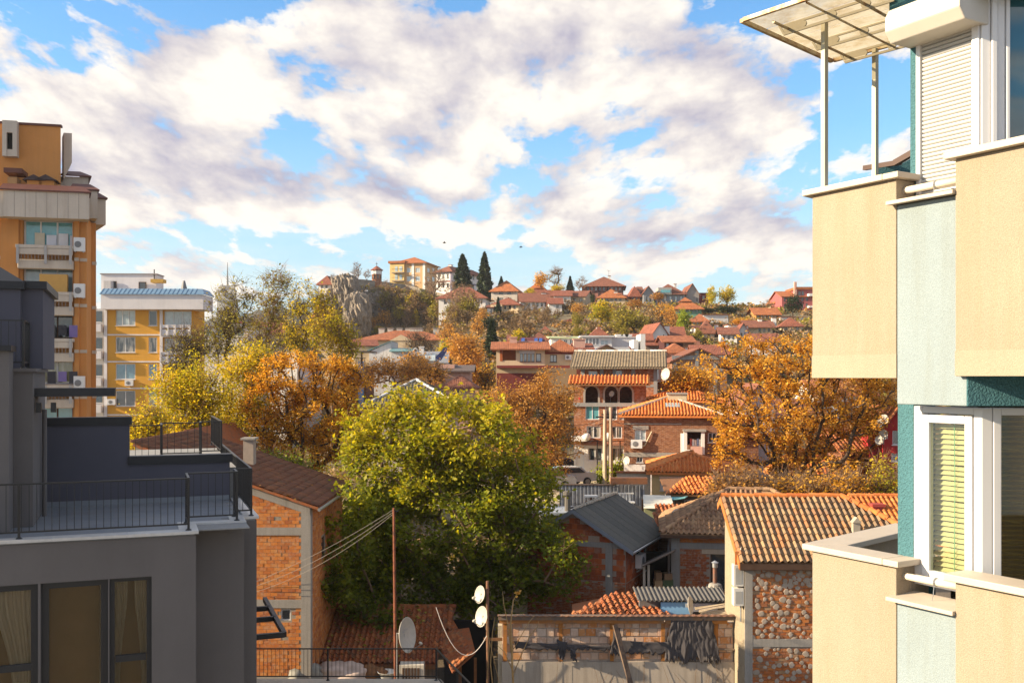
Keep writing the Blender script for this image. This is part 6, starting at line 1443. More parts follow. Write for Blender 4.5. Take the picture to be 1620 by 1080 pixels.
def loggia_house():
    h = House('brick_house', 'three storey brick house with arched loggia and grey tile roof at the square', 918, 1040, 84, 579, -8, 7.5, BRO, zb=1.0)
    X = lambda px: h.fr.fy(px, 600).x; M = h.m('f')
    h.w('f', 931, 587, 945, 594.5, gl=GLASSL); h.w('f', 974, 586, 984, 595, gl=GLASSL); h.w('r', 1043, 598, 1048, 616, cols=1); h.walls()
    for px in (922, 952, 972, 1002, 1037): h.bx('concrete_pillar', CONCGREY, X(px)-.15, -.04, h.ze-3.2, X(px)+.15, -.002, h.ze-.05)
    h.bx('concrete_beam', CONCGREY, 0, -.03, h.z(612), h.W, -.001, h.z(608))
    rise = h.z(559, 3.7)-h.ze; ov = .8
    h.gable('x', rise); h.roof('gx', rise, ov, ROOFT); slope_tiles(h, 'gx', rise, ov, piece([(.25, .20, .14), (.22, .17, .12), (.28, .22, .15)], (.12, .10, .08), .4, scale=3, name='tan_tile'), .24, .38, 0, rmat=piece([(.5, .42, .32)], name='pale_ridge'), k='flat')
    for y in (.4, 1.4, 2.4, 3.4): h.bx('rafter', DARKWOOD, h.W+.02, y, h.ze-.2+y*.3, h.W+ov-.05, y+.12, h.ze-.05+y*.3)
    # loggia wing with arches, in front
    Yl = 80.0; z0, W0 = h.zb, None
    f2 = Fr(xat(908, Yl), Yl, -8, h.zb); x = lambda px: f2.fy(px, 620).x; z = lambda py: f2.fy(965, py).z; W = x(1022); o = f2.o-h.fr.o; T = h.root
    lx, ly = o.dot(h.fr.u), o.dot(h.fr.w)
    m2 = lambda u, zz, d: (lx+u, ly+d, zz)
    def ob(mb, n, mat, **k):
        q = mb.obj(n, mat, T, **k); return q
    def bx(n, mat, a, b, c, d, e, f): return ob(MB().box(lx+a, ly+b, c, lx+d, ly+e, f), n, mat)
    # piers and arches
    zf, za, ze2 = z(637), z(621), z(607)
    ar = [(x(926), x(946)), (x(957), x(977)), (x(980), x(1000))]
    mb = MB(); edges = [0]+[v for a in ar for v in a]+[W]
    for a, b in zip(edges[::2], edges[1::2]): mb.box(lx+a, ly, zf, lx+b, ly+.3, ze2)
    for a, b in ar:
        c, rr = (a+b)/2, (b-a)/2; pts = [(lx+b, ly, ze2), (lx+a, ly, ze2)]+[(lx+c-rr*math.cos(t), ly, za+rr*math.sin(t)) for t in [math.pi*k/10 for k in range(11)]]
        mb.prism(pts, (0, .3, 0))
    ob(mb, 'arcade', BRO)
    for a, b in ar:
        c, rr = (a+b)/2, (b-a)/2; m = MB()
        for k in range(10):
            t0, t1 = math.pi*k/10, math.pi*(k+1)/10; q = [(lx+c-s*math.cos(t), ly-.05, za+s*math.sin(t)) for s, t in ((rr, t0), (rr, t1), (rr+.16, t1), (rr+.16, t0))]; m.prism(q, (0, .36, 0))
        m.box(lx+a-.16, ly-.05, zf, lx+a, ly+.31, za); m.box(lx+b, ly-.05, zf, lx+b+.16, ly+.31, za); ob(m, 'arch_moulding', CONCRETE)
    bx('back_wall', BRD, 0, 2.2, zf, W, 2.4, ze2); bx('side_wall', BRO, 0, .31, zf, .25, 2.19, ze2); bx('ceiling', CONCGREY, 0, .31, ze2-.06, W, 2.19, ze2); bx('side_wall', BRO, W-.25, .31, zf, W, 2.19, ze2-.07); bx('loggia_floor', CONCGREY, -.1, -.15, zf-.3, W+.6, 3.8, zf)
    hs = [(x(926), z(664), x(948), z(641), .15), (x(957), z(664), x(976), z(641), .15), (x(980), z(664), x(1000), z(641), .15), (x(928), z(693), x(950), z(674), .15), (x(966), z(693), x(984), z(674), .15), (x(988), z(693), x(1000), z(674), .15), (x(930), z(729), x(953), z(708), .15), (x(967), z(729), x(986), z(708), .15), (x(912), z(741), x(924), z(717), .15)]
    mb = MB(); wall_face(mb, m2, W, z(702), zf-.3, [q for q in hs if q[1] > z(702)]); mb.poly(m2(W, 0, 0), m2(W, 3.8, 0), m2(W, 3.8, zf-.3), m2(W, 0, zf-.3)); mb.poly(m2(0, 3.8, 0), m2(0, 0, 0), m2(0, 0, zf-.3), m2(0, 3.8, zf-.3)); ob(mb, 'wall', BRO)
    mb = MB(); wall_face(mb, m2, W, 0, z(702), [q for q in hs if q[1] < z(702)]); ob(mb, 'ground_floor_wall', WHT)
    for i, q in enumerate(hs): window(T, m2, *q[:4], 1 if i == 8 else 2, 1, PVC, GLASST if i == 0 else (WHITE if i == 8 else GLASSC), .12, False, name='door' if i == 8 else 'window')
    bx('balcony', WHT, x(905), -.9, z(697), x(930), -.02, z(689)); bx('belt', plain((.25, .12, .08), .8), 0, -.25, z(704), W, -.002, z(701))
    m = MB(); c = m2(x(917)+0, zf+.16, .4); m.lathe([(.35, 0), (.42, .1), (.42, .26), (.36, .28)], c, 12); free(ob(m, 'tub', plain((.45, .03, .03), .4, name='red_plastic')), 'red plastic tub on the floor of the left loggia arch', 'tub')
    # canopy of orange tiles with strong ribs
    m = MB(); zc0, zc1 = z(608), z(594); m.prism([m2(-.4, zc0, -1.0), m2(W+.35, zc0, -1.0), m2(W+.35, zc1, .6), m2(-.4, zc1, .6)], (0, 0, -.1)); ob(m, 'loggia_roof', BROWNWOOD)
    tiles(T, m2(-.4, zc0, -1.0), (1, 0, 0), Vector(m2(0, zc1, .6))-Vector(m2(0, zc0, -1.0)), [(0, 0), (W+.75, 0), (W+.75, math.hypot(1.6, zc1-zc0)), (0, math.hypot(1.6, zc1-zc0))], .28, .42, TILEO, 90, seed=6)
    # side balcony with a dish
    h.bx('balcony', BRW, h.W+.02, 1.0, h.z(615), h.W+2.0, 3.2, h.z(605)); h.bx('porch_post', WHT, h.W+.25, 1.0, 0, h.W+.7, 1.4, h.z(615)-.01); h.bx('porch_post', WHT, h.W+.1, 1.0, h.z(605)+.01, h.W+.35, 1.2, h.z(581))
    p = h.fr.fx(1054, 607, h.W+1); dish('satellite_dish', 'yellowish dish on the side balcony of the arched loggia house', P(1053, 605, 82), None, P(1054, 592, 81.5), (-.80, -.55, .2), .50)
    dish('satellite_dish', 'white dish inside the middle arch of the loggia', P(966, 636, 80.6), None, P(968, 623, 79.7), (-.5, -.8, .25), .24)
loggia_house()

def orange_roof_house():
    h = House('brick_house', 'dark red brick house with orange hipped roof and white corner porch', 987, 1135, 71, 657, -7, 9, BRW, zb=.5)
    X = lambda px: h.fr.fy(px, 690).x
    h.w('f', 1004, 679, 1022, 697, gl=GLASSL); h.w('f', 1007, 722, 1017, 731); h.w('f', 1085, 683, 1110, 703, sty='open', depth=1.4); h.w('f', 1140-20, 684, 1134, 700); h.walls()
    h.bx('lintel', CONCRETE, X(1001), -.05, h.z(679), X(1026), -.002, h.z(673)); h.bx('concrete_band', CONCRETE, 0, -.04, h.z(722), X(1080), -.001, h.z(715)); h.bx('concrete_band', CONCRETE, 0, -.04, h.z(671), X(1078), -.001, h.z(669)); h.bx('white_base', stucco((.60, .57, .58), 20, .8, .4, big=3), 0, -.05, 0, X(1040), -.0015, h.z(734))
    h.bx('porch_back', BRD, X(1085), 1.39, h.z(703), X(1110), 1.41, h.z(683))
    for px in (1083.5, 1111): h.bx('porch_post', WHT, X(px)-.12, -.7, h.z(716), X(px)+.12, -.45, h.z(681))
    h.bx('porch_roof', CONCRETE, X(1080), -.8, h.z(681), X(1116), .0-.003, h.z(678)); h.bx('parapet', PINK, X(1092), -.75, h.z(725), X(1110), -.55, h.z(704)); h.bx('side_panel', WHT, X(1076), -.5, h.z(726), X(1082), -.4, h.z(684)); h.bx('parapet', WHT, X(1083), -.74, h.z(720), X(1091.5), -.6, h.z(709))
    cols = [(.5, .1, .08), (.7, .7, .7), (.65, .55, .5), (.2, .25, .4), (.7, .68, .66), (.66, .5, .45)]
    for i in range(6): u = X(1091)+i*.16; free(h.bx('laundry', plain(cols[i], .9, name='cloth'), u, -.35, h.z(704), u+.13, -.33, h.z(692+(i % 3))), '%s cloth hung in the white corner porch' % ['red', 'white second from left', 'beige', 'blue', 'white second from right', 'rightmost beige'][i], 'laundry', 'laundry in the corner porch')
    rise = h.z(631, 4.5)-h.ze; h.roof('hip', rise, .4, TILEO); slope_tiles(h, 'hip', rise, .4, TILEO, .23, .36, 0, faces='flr', rmat=piece([(.48, .40, .34), (.40, .32, .26)], name='mortar_ridge'))
    h.chim(1071, 3.2, 621, 1.35, 1.9, stucco((.55, .46, .32)), CONCRETE); k = rise/4.5; p = h.fr.fy(1064, 645, 1.4); m = MB(); m.prism([(p.x-.5, 1.1, h.ze+1.1*k+.3), (p.x+.5, 1.1, h.ze+1.1*k+.3), (p.x+.5, 1.9, h.ze+1.9*k+.34), (p.x-.5, 1.9, h.ze+1.9*k+.34)], (0, 0, .08)); m.obj('skylight', GLASSL, h.root)
    ac_unit(h.root, h.m('f'), X(998), h.z(708), .8, .6); m = MB(); m.tube([(X(1009), -.1, h.z(706)), (X(1020), -.12, h.z(704)), (X(1031), -.1, h.z(682))], .05, 6); m.obj('duct', plain((.5, .42, .28)), h.root)
    dish('satellite_dish', 'white dish at the lower left corner of the dark red brick house', P(993, 733, 70.6), None, P(992, 729, 70.2), (-.8, -.6, .2), .32)
    # orange neighbour roof behind
    h = House('brick_house', 'long orange tiled roof behind the dark red brick house', 1022, 1140, 82, 634, -8, 7, CREAM, zb=.5); h.walls(); rise = .9; h.roof('hip', rise, .4, TILEO); slope_tiles(h, 'hip', rise, .4, TILEO, .25, .4, 0, faces='fl')
orange_roof_house()

def beige_sheds():
    h = House('house', 'low beige rendered house with roller shutter and orange hipped roof', 1031, 1165, 62, 747, -8, 7, CREAMY, zb=-.2)
    X = lambda px: h.fr.fy(px, 760).x
    h.w('f', 1044, 759, 1060, 775, cols=1, gl=WHITE); h.walls(); rise = h.z(719, 3.5)-h.ze; h.roof('hip', rise, .35, TILEO); slope_tiles(h, 'hip', rise, .35, TILEO, .23, .36, 0, faces='fl', jit=1.6)
    h.bx('wall_annex', stucco((.46, .38, .30), 20, .6, .4, big=2), X(975), .6, 0, X(1029), .85, h.z(750)); h.bx('annex_coping', TILER, X(974), .5, h.z(750), X(1029), .95, h.z(747.5)); h.bx('shutter_box', WHITE, X(1043), -.16, h.z(759.5), X(1061), .0-.003, h.z(756.5))
    h = House('shed', 'crooked shed with loose orange tiles and turquoise awning', 1062, 1150, 55, 783, -4, 4.5, stucco((.24, .19, .15)), zb=-1, cat='shed'); h.walls(); rise = h.z(757, 4.5)-h.ze
    h.roof('shed', rise, .3, BROWNWOOD, .08); k = rise/4.5; L = 4.8*math.hypot(1, k); tiles(h.root, (-.3, -.3, h.ze-.3*k+.1), (1, 0, 0), (0, 1, k), [(0, 0), (h.W+.6, 0), (h.W+.6, L), (1.6, L)], .24, .36, TILEO, 130, jit=4, seed=9)
    m = MB(); a = h.fr.fy(1058, 792, -1.2); b = h.fr.fy(1084, 788, -1.2); m.prism([a, b, h.fr.fy(1090, 784, .2), h.fr.fy(1066, 784, .2)], (0, 0, .05)); m.obj('turquoise_sheet', plain((.20, .48, .50), .5, var=.1, name='turquoise_sheet'), h.root)
    Mw = h.m('f'); window(h.root, lambda u, z, d: (u, d-.1, z), *[h.fr.fy(1083, 795).x, h.fr.fy(1083, 797).z, h.fr.fy(1093, 795).x, h.fr.fy(1083, 790).z], 2, 1, PVC, GLASSD, .06)
    # corrugated fence, rusty beam, white bench, translucent roof
    Y = 57.5; o = P(885, 800, Y); f = thing('corrugated_fence', 'grey corrugated sheet fence below the sunlit square', 'fence', o); x1 = xat(1020, Y)-o.x; ht = zat(767, Y)-o.z; n = 46
    for i in range(n):
        a = x1*i/n; q = MB(); w = x1/n; q.prism([(a, 0, 0), (a+w*.45, 0, 0), (a+w*.55, .06, 0), (a+w, .06, 0), (a+w, .075, 0), (a+w*.53, .075, 0), (a+w*.43, .015, 0), (a, .015, 0)], (0, 0, ht+rnd.uniform(-.03, .03))); q.obj('corrugated_sheet', rusty((.44, .46, .50) if i % 2 else (.15, .16, .19), (.22, .21, .22), .3, 3), f)
    MB().box(0, .08, ht-.25, x1, .14, ht-.12).obj('rail', DARKWOOD, f); MB().box(-.1, -.05, ht, xat(970, Y)-o.x, .13, ht+.06).obj('cap', plain((.12, .08, .06)), f)
    o = P(996, 765, 57); t = thing('timber_beam', 'rusty brown roofing sheet lying on the grey corrugated fence', 'sheet', o); MB().box(-1.1, -.2, 0, 1.0, .2, .36).obj('sheet', rusty((.26, .11, .05), (.16, .08, .05), .5, 3), t)
    o = P(975, 803, 53); t = thing('bench', 'white slatted bench below the corrugated fence', 'bench', o)
    for i in range(9): MB().box(-.75+i*.18, 0, .35, -.68+i*.18, .04, .8).obj('slat', WHITE, t)
    MB().box(-.8, -.4, .30, .95, .05, .36).obj('seat', WHITE, t); MB().box(-.78, -.03, .74, .93, -.001, .81).obj('top_rail', WHITE, t)
    for x in (-.7, .8): MB().box(x, -.35, -.6, x+.07, .0, .30).obj('leg', WHITE, t)
    o = P(935, 800, 54); t = thing('bird_table', 'small white topped table on a post below the fence', 'table', o); MB().box(-.05, -.05, -1, .05, .05, .5).obj('post', BROWNWOOD, t); MB().box(-.35, -.25, .50, .35, .25, .58).obj('top', WHITE, t); MB().box(-.3, -.2, .2, .3, .2, .24).obj('shelf', BROWNWOOD, t)
    o = P(1040, 802, 53); t = thing('greenhouse', 'milky corrugated plastic lean-to roof beside the turquoise awning', 'shed', o); m = MB(); m.prism([(-.8, -.5, .0), (.8, -.7, .0), (.9, 1.2, .45), (-.6, 1.2, .5)], (0, 0, .03)); m.obj('roof', plain((.58, .56, .48), .3, var=.1, name='milky_plastic'), t); MB().box(-.75, -.4, -1.5, .8, -.3, -.02).obj('front', plain((.32, .33, .18), .5, name='green_plastic'), t); MB().box(-.7, 1.0, -1.5, .8, 1.1, .3).obj('back', BROWNWOOD, t)
    # small tiled roof behind the gable house
    o = P(1065, 815, 50); t = thing('tiled_roof', 'small red tiled roof between the shingle gable and the hipped roof', 'roof', o); m = MB(); a, b, c, d = (-1.2, -1, -.5), (1.4, -1, -.5), (1.2, 1.6, .35), (-.6, 1.6, .35); m.prism([a, b, c, d], (0, 0, -.06)); m.obj('deck', BROWNWOOD, t); tiles(t, (-1.2, -1, -.48), (1, 0, 0), (0, 2.6, .85), [(0, 0), (2.6, 0), (2.4, 2.7), (.6, 2.7)], .22, .32, TILER, 80, jit=2.5); MB().box(-1, -.8, -3, 1.2, 1.4, -.56).obj('wall', BRD, t)
    dish('satellite_dish', 'pale dish leaning on the small red tiled roof', P(1075, 818, 48.5), None, P(1074, 815, 48.4), (.2, -.7, .6), .35, arm=False)
    o = P(905, 815, 50); t = thing('shed', 'small grey flat roofed shed at the left of the shingle gable', 'shed', o); MB().box(-1.6, 0, -2, 1.0, 2, .05).obj('wall', plain((.2, .18, .17), .8), t); MB().box(-1.8, -.3, .06, 1.2, 2.2, .18).obj('roof', plain((.32, .36, .42), .5, .2, name='grey_tin'), t); q = MB(); q.tube([(-.2, .4, .18), (-.2, .4, .95)], .16, 10); q.lathe([(.2, .95), (.24, 1.0), (.24, 1.15), (.1, 1.2)], (-.2, .4, 0), 10); q.obj('flue', plain((.10, .09, .08), .7), t); MB().box(-.5, -.35, -.7, .2, -.301, .0).obj('white_box', WHITE, t)
beige_sheds()

def street_things():
    def globe_lamp(px, label):
        Y = 78; b = P(px, 768, Y); b.z = hz(b.x, b.y)-.1; t = thing('street_lamp', label, 'lamp', b, 0, 'twin globe street lamps'); H = zat(697, Y)-b.z
        MB().tube([(0, 0, 0), (0, 0, H)], [.06, .04], 8).obj('post', BLACKM, t); MB().tube([(-.85, 0, H-.05), (0, 0, H), (.85, 0, H-.05)], .03, 6).obj('arm', BLACKM, t)
        for s in (-1, 1): MB().lathe([(.02, -.32), (.2, -.26), (.31, -.1), (.33, .05), (.26, .22), (.1, .32), (.02, .33)], (s*.85, 0, H+.30), 14).obj('globe', plain((.72, .70, .66), .3, var=.02, name='opal_glass'), t, True)
    globe_lamp(945, 'twin globe street lamp in front of the white ground floor windows'); globe_lamp(981, 'twin globe street lamp right of the concrete poles')
    for px, top, lab in ((957, 648, 'left of the two concrete utility poles at the loggia house'), (966, 644, 'right of the two concrete utility poles at the loggia house')):
        Y = 76; b = P(px, 760, Y); b.z = 1.2; t = thing('utility_pole', lab, 'pole', b, 0, 'concrete utility poles'); H = zat(top, Y)-b.z; MB().tube([(0, 0, 0), (0, 0, H)], [.20, .12], 8).obj('shaft', plain((.42, .35, .26), .8, var=.15, name='pole_concrete'), t)
        MB().box(-.7, -.06, H-.6, .7, .06, H-.5).obj('crossarm', BLACKM, t)
    for i, (a, b) in enumerate((((940, 672), (1000, 640)), ((958, 657), (1012, 667)), ((966, 655), (905, 690)), ((957, 660), (880, 668)))):
        wire(['thin overhead wire rising to the loggia house', 'overhead wire from the poles to the dark red brick house', 'overhead wire from the poles down to the balcony', 'overhead wire from the poles to the orange tree'][i], P(*a, 76), P(*b, 76), .4, .018, BLACKM)
    def car(px, py, Y, rz, col, label):
        b = P(px, py, Y); b.z = 1.67; t = thing('parked_car', label, 'car', b, R(rz), 'cars parked on the square')
        prof = [(-2.1, .35), (-2.15, .75), (-1.95, .98), (-1.3, 1.02), (-.75, 1.45), (.75, 1.48), (1.45, 1.05), (1.95, .95), (2.1, .7), (2.1, .35)]
        bm = bmesh.new(); n = len(prof); L = []
        for y, k in ((-.82, 1), (-.86, .99), (.86, .99), (.82, 1)): L.append([bm.verts.new((x, y*(.86 if z > 1.1 else 1), z)) for x, z in prof])
        for a, c in zip(L, L[1:]):
            for i in range(n): bm.faces.new((a[i], a[(i+1) % n], c[(i+1) % n], c[i]))
        bm.faces.new(L[0][::-1]); bm.faces.new(L[-1]); me = bpy.data.meshes.new('car_body'); bm.to_mesh(me); bm.free(); me.materials.append(plain(col, .25, .1, .03, 3, name='car_paint')); o = inst(me, 'body', t); bv = o.modifiers.new('b', 'BEVEL'); bv.width = .05; bv.segments = 2
        for s in (-1, 1): m = MB(); y = s*.855; q = [(-1.15, y, 1.02), (1.25, y, 1.05), (.70, y*.88, 1.40), (-.68, y*.88, 1.38)]; m.prism(q, (0, s*.012, 0)); m.obj('side_window', GLASSD, t)
        for q in ([(-1.22, -.72, 1.09), (-1.22, .72, 1.09), (-.80, .66, 1.42), (-.80, -.66, 1.42)], [(1.38, -.72, 1.11), (1.38, .72, 1.11), (.83, .66, 1.46), (.83, -.66, 1.46)]): m = MB(); sgn = -1 if q[0][0] < 0 else 1; m.prism([(x+sgn*.02, y, z) for x, y, z in q], (sgn*.02, 0, .02)); m.obj('windscreen', GLASSB, t)
        wm = MB().lathe([(.30, -.1), (.33, -.06), (.33, .06), (.30, .1)], (0, 0, 0), 16, (0, 1, 0)).mesh('wheel', plain((.02, .02, .02), .8, name='rubber')); rm = MB().lathe([(.2, -.11), (.2, .11)], (0, 0, 0), 12, (0, 1, 0)).mesh('rim', GALV)
        for x in (-1.3, 1.3):
            for y in (-.80, .80): w = inst(wm, 'wheel', t, loc=(x, y, .33)); inst(rm, 'rim', w)
        for y in (-.6, .6): MB().box(-2.17, y-.16, .68, -2.08, y+.16, .82).obj('headlight', GLASSL, t); MB().box(2.08, y-.16, .7, 2.13, y+.16, .85).obj('tail_light', plain((.4, .02, .02), .3, name='red_lens'), t)
    car(897, 760, 76, 205, (.62, .62, .64), 'white hatchback parked on the square under the rust brown tree'); car(866, 768, 74, 178, (.5, .5, .52), 'silver car parked left of the white hatchback'); car(885, 748, 84, 190, (.05, .05, .06), 'dark car behind the white hatchback')
street_things()

def townhouses():
    G = 'houses between the square and the hill'
    h = House('townhouse', 'cream and maroon townhouse with orange-brown loggia and red roof', 785, 862, 120, 552, 0, 9, CREAM, group=G)
    X = lambda px: h.fr.fy(px, 570).x
    h.w('f', 795, 552.5, 816, 570, sty='open', depth=1.2); h.row('f', 4, 822, 559, 846, 572, .8, cols=1, frame=DARKWOOD, gl=GLASSL); h.w('f', 848, 559, 856, 572, cols=1, frame=DARKWOOD, gl=GLASSL); h.walls()
    h.bx('loggia_back', TERRA, X(795), 1.19, h.z(571), X(816), 1.25, h.ze); h.bx('loggia_pier', TERRA, X(791), -.05, h.z(571), X(795), .0-.002, h.ze); h.bx('window_hood', WHTD, X(821), -.1, h.z(559), X(846), -.003, h.z(553)); h.bx('awning', MAR, X(786), -1.0, h.z(582), h.W+10, -.02, h.z(578)); h.bx('base', MAR, X(786), -.05, 0, h.W, -.003, h.z(590))
    h.roof('gx', .9, .7, ROOFO); h.gable('x', .9); h.chim(812, 4, 533, .9, 1.8, PINK, PINK); h.chim(837, 5, 540, 2.2, 1.4, PINK, PINK)
    h2 = House('townhouse', 'cream townhouse with maroon band and air conditioner under a red hipped roof', 862, 912, 121, 553, 0, 9, CREAM, group=G); h2.w('f', 870, 561, 881, 573, cols=2, frame=DARKWOOD, gl=GLASSL); h2.walls(); h2.bx('maroon_band', MAR, -.02, -.12, h2.z(560), h2.W, -.003, h2.z(554)); ac_unit(h2.root, h2.m('f'), h2.fr.fy(894, 566).x, h2.z(569), .75, .6); h2.roof('hip', 1.2, .5, ROOFO)
    h3 = House('townhouse', 'narrow brick-red townhouse with grey chimney between cream gables', 912, 936, 121, 553, 0, 9, stucco((.36, .12, .09)), group=G); h3.w('f', 918, 560, 926, 571, cols=1, frame=DARKWOOD, gl=GLASSC); h3.walls(); ac_unit(h3.root, h3.m('f'), h3.fr.fy(914, 556).x, h3.z(558), .6, .5); h3.roof('gx', .8, .4, ROOFR); h3.chim(916, 1.5, 536, 1.4, 2.2, PINK, PINK)
    h4 = House('townhouse', 'cream gabled townhouse with dark timber gable left of the lilac roof wall', 934, 985, 116, 560, 0, 7, CREAM, group=G); h4.row('f', 3, 937, 564, 960, 576, .8, cols=2, frame=DARKWOOD); h4.walls(); h4.gable('y', 1.0); h4.roof('gy', 1.0, .5, plain((.09, .05, .045), .7, name='dark_roof')); h4.bx('blue_sheet', plain((.06, .16, .42), .5, name='blue_film'), .6, .2, h4.ze+.55, 2.2, 1.5, h4.ze+.6)
    h5 = House('house', 'red brick gable end with concrete frame grid right of the grey tile roof', 1063, 1150, 103, 572, 0, 8, BRT, group=G); h5.walls(); h5.gable('y', 1.3); h5.roof('gy', 1.3, .25, ROOFB); X5 = lambda px: h5.fr.fy(px, 580).x
    for px in (1068, 1102.5, 1132): h5.bx('concrete_pillar', CONCGREY, X5(px)-.18, -.05, 0, X5(px)+.18, -.002, h5.ze+(1.15 if px == 1102.5 else -.1))
    for py in (565.5, 584): h5.bx('concrete_beam', CONCGREY, 0, -.04, h5.z(py)-.2, h5.W, -.001, h5.z(py)+.2)
    h = House('house', 'lilac white end wall with sloping maroon verge and tall white chimney stacks', 958, 1010, 126, 575, 0, 8, WHTD, group=G)
    h.walls(); z = h.ze; W = h.W; m = MB(); m.prism([(0, 0, z), (W, 0, z), (W*.72, 0, h.z(549)), (W*.16, 0, h.z(549))], (0, 8, 0)); m.obj('mansard_wall', WHTD, h.root); m = MB(); m.prism([(W*.72, -.1, h.z(548.5)), (W*1.02, -.1, z), (W*1.05, -.1, z), (W*.75, -.1, h.z(548))], (0, 8.1, 0)); m.obj('verge', MAR, h.root)
    for px, t in ((1007, 537), (1018, 528)): h.bx('chimney_wall', WHT, h.fr.fy(px, 560).x-.3, .5, 0, h.fr.fy(px, 560).x+.3, 5, h.z(t))
    h = House('house', 'maroon mansard roof with blue skylights behind the townhouses', 818, 864, 132, 546, 0, 8, MAR, group=G); h.walls(); m = MB(); W = h.W; t = h.z(533); m.prism([(0, 0, h.ze), (W, 0, h.ze), (W*.94, 1.5, t), (W*.12, 1.5, t)], (0, 6, 0)); ro = m.obj('roof', plain((.11, .03, .035), .6, name='maroon_sheet'), h.root)
    for a in (.13, .58, .74): m = MB(); q = [(W*(a+.03*0), .25, lerp(h.ze, t, .2)), (W*(a+.12), .25, lerp(h.ze, t, .2)), (W*(a+.14), 1.3, lerp(h.ze, t, .88)), (W*(a+.03), 1.3, lerp(h.ze, t, .88))]; m.prism([(x, y-.15, zz) for x, y, zz in q], (0, -.03, .03)); m.obj('skylight', plain((.03, .09, .32), .15, name='blue_pane'), ro)
    h.chim(833, 1, 540, 2.6, 1.2, PINK, PINK)
    h = House('apartment_block', 'white and pale green rooftop flats with balconies below the wooded slope', 872, 930, 142, 535, 0, 9, WHT, cat='building', group=G); h.row('f', 5, 880, 536.5, 928, 545, .6, gl=GLASSD); h.walls(); h.roof('shed', .5, .4, plain((.40, .45, .25), .6, name='green_roof')); h.chim(893, 2, 533, 1.2, 1.4, PINK, PINK); h.chim(900, 2, 531, .8, 1.8, WHT)
    h = House('apartment_block', 'white flats with glazed roof terrace and satellite aerials', 922, 968, 138, 533, 0, 9, WHT, cat='building', group=G); h.row('f', 4, 926, 535, 948, 545, .75, gl=GLASSD); h.w('f', 950, 538, 962, 546, gl=GLASSL); h.walls(); h.roof('flat', 0, .4, WHTD, .2); h.row('f', 1, 925, 540, 926, 541)
    h = House('apartment_block', 'lilac white flat roofed block with three roof vents', 966, 1012, 140, 534, 0, 9, WHTD, cat='building', group=G); h.walls(); h.roof('flat', 0, .1, WHTD, .12)
    for px in (979, 988, 994): h.chim(px, 3, 529, .9, 1.0, WHT, WHT)
    # pink house and neighbours above the big green tree
    h = House('house', 'pink rendered house with dark hipped roof above the big green tree', 704, 744, 112, 587, 0, 6, PINK, group=G); h.walls(); h.roof('gx', .6, .5, plain((.10, .075, .07), .7, name='dark_roof')); h.bx('upper_box', PINK, -2.2, 1.0, 0, 1.0, 5, h.z(576)); h.bx('white_door', WHT, -2.0, .95, h.z(600), -.9, .99, h.z(589)); h.bx('flat_roof', plain((.12, .08, .07), .7), -2.6, .5, h.z(584.5), .8, 5.2, h.z(582.5))
    h = House('house', 'small pink house with brown hipped roof under the dark roofed house', 706, 748, 104, 609, 0, 6, PINK, group=G); h.row('f', 3, 708, 612, 740, 622, .5, gl=GLASSC); h.walls(); h.roof('hip', .95, .6, ROOFB)
    h = House('house', 'pale yellow rounded gable wall behind the grey roof', 632, 672, 108, 592, 0, 7, stucco((.62, .52, .30), 20, .3, .4, big=1.2), group=G); h.walls(); h.gable('y', 1.25); h.roof('gy', 1.25, .12, ROOFT)
    h = House('house', 'wide house with olive grey hipped roof right behind the big green tree', 588, 716, 78, 638, 0, 9, stucco((.42, .36, .33)), group=G, zb=0); h.w('f', 695, 636, 703, 652, gl=GLASSC); h.row('f', 3, 600, 638, 680, 652, .4); h.walls(); rise = h.z(604, 4.5)-h.ze; h.roof('hip', rise, .5, ROOFG); slope_tiles(h, 'hip', rise, .5, piece([(.14, .13, .10), (.17, .15, .11), (.12, .11, .09)], (.08, .07, .05), .4, scale=3, name='olive_tile'), .26, .4, 0, faces='flr', k='flat', rmat=piece([(.17, .15, .11)], name='dull_ridge'))
    # long institute with orange roof, lilac gable, red roofs
    h = House('institute', 'long cream building with orange tiled roof row of chimneys and pediment', 566, 712, 172, 537, 0, 12, CREAM, cat='building', group=G); h.row('f', 6, 640, 545, 712, 557, .3, frame=WHT, cols=2); h.walls(); rise = h.z(523, 6)-h.ze; h.roof('hip', rise, .6, ROOFO)
    for px in (604, 618, 632.5, 646, 690): h.chim(px, 6, 519, 1.0, 2.0, stucco((.48, .45, .40)))
    h.chim(659, 6, 519, 2.2, 2.0, stucco((.48, .45, .40)))
    X = lambda px: h.fr.fy(px, 545).x; m = MB(); m.prism([(X(617), -.8, h.z(539)), (X(654), -.8, h.z(539)), (X(635), -.8, h.z(529.5))], (0, 3, 0)); m.obj('pediment', CREAM, h.root); h.bx('risalit', CREAM, X(619), -.7, 0, X(651), -.01, h.z(539.2))
    for px in (699, 711): h.bx('pilaster', WHT, X(px)-.5, -.15, 0, X(px)+.4, -.003, h.ze)
    h = House('house', 'pale lilac end wall with one sloping roof edge left of the white dormer', 584, 619, 150, 556, 0, 9, WHTD, group=G); h.walls(); m = MB(); z = h.ze; m.prism([(0, 0, z), (h.W, 0, z), (h.W, 0, h.z(540))], (0, 9, 0)); m.obj('gable', WHTD, h.root); m = MB(); m.prism([(-.3, -.2, z), (h.W, -.2, h.z(540)), (h.W, -.2, h.z(539)), (-.3, -.2, z+.2)], (0, 9.4, 0)); m.obj('roof', plain((.10, .19, .21), .6, name='teal_roof'), h.root)
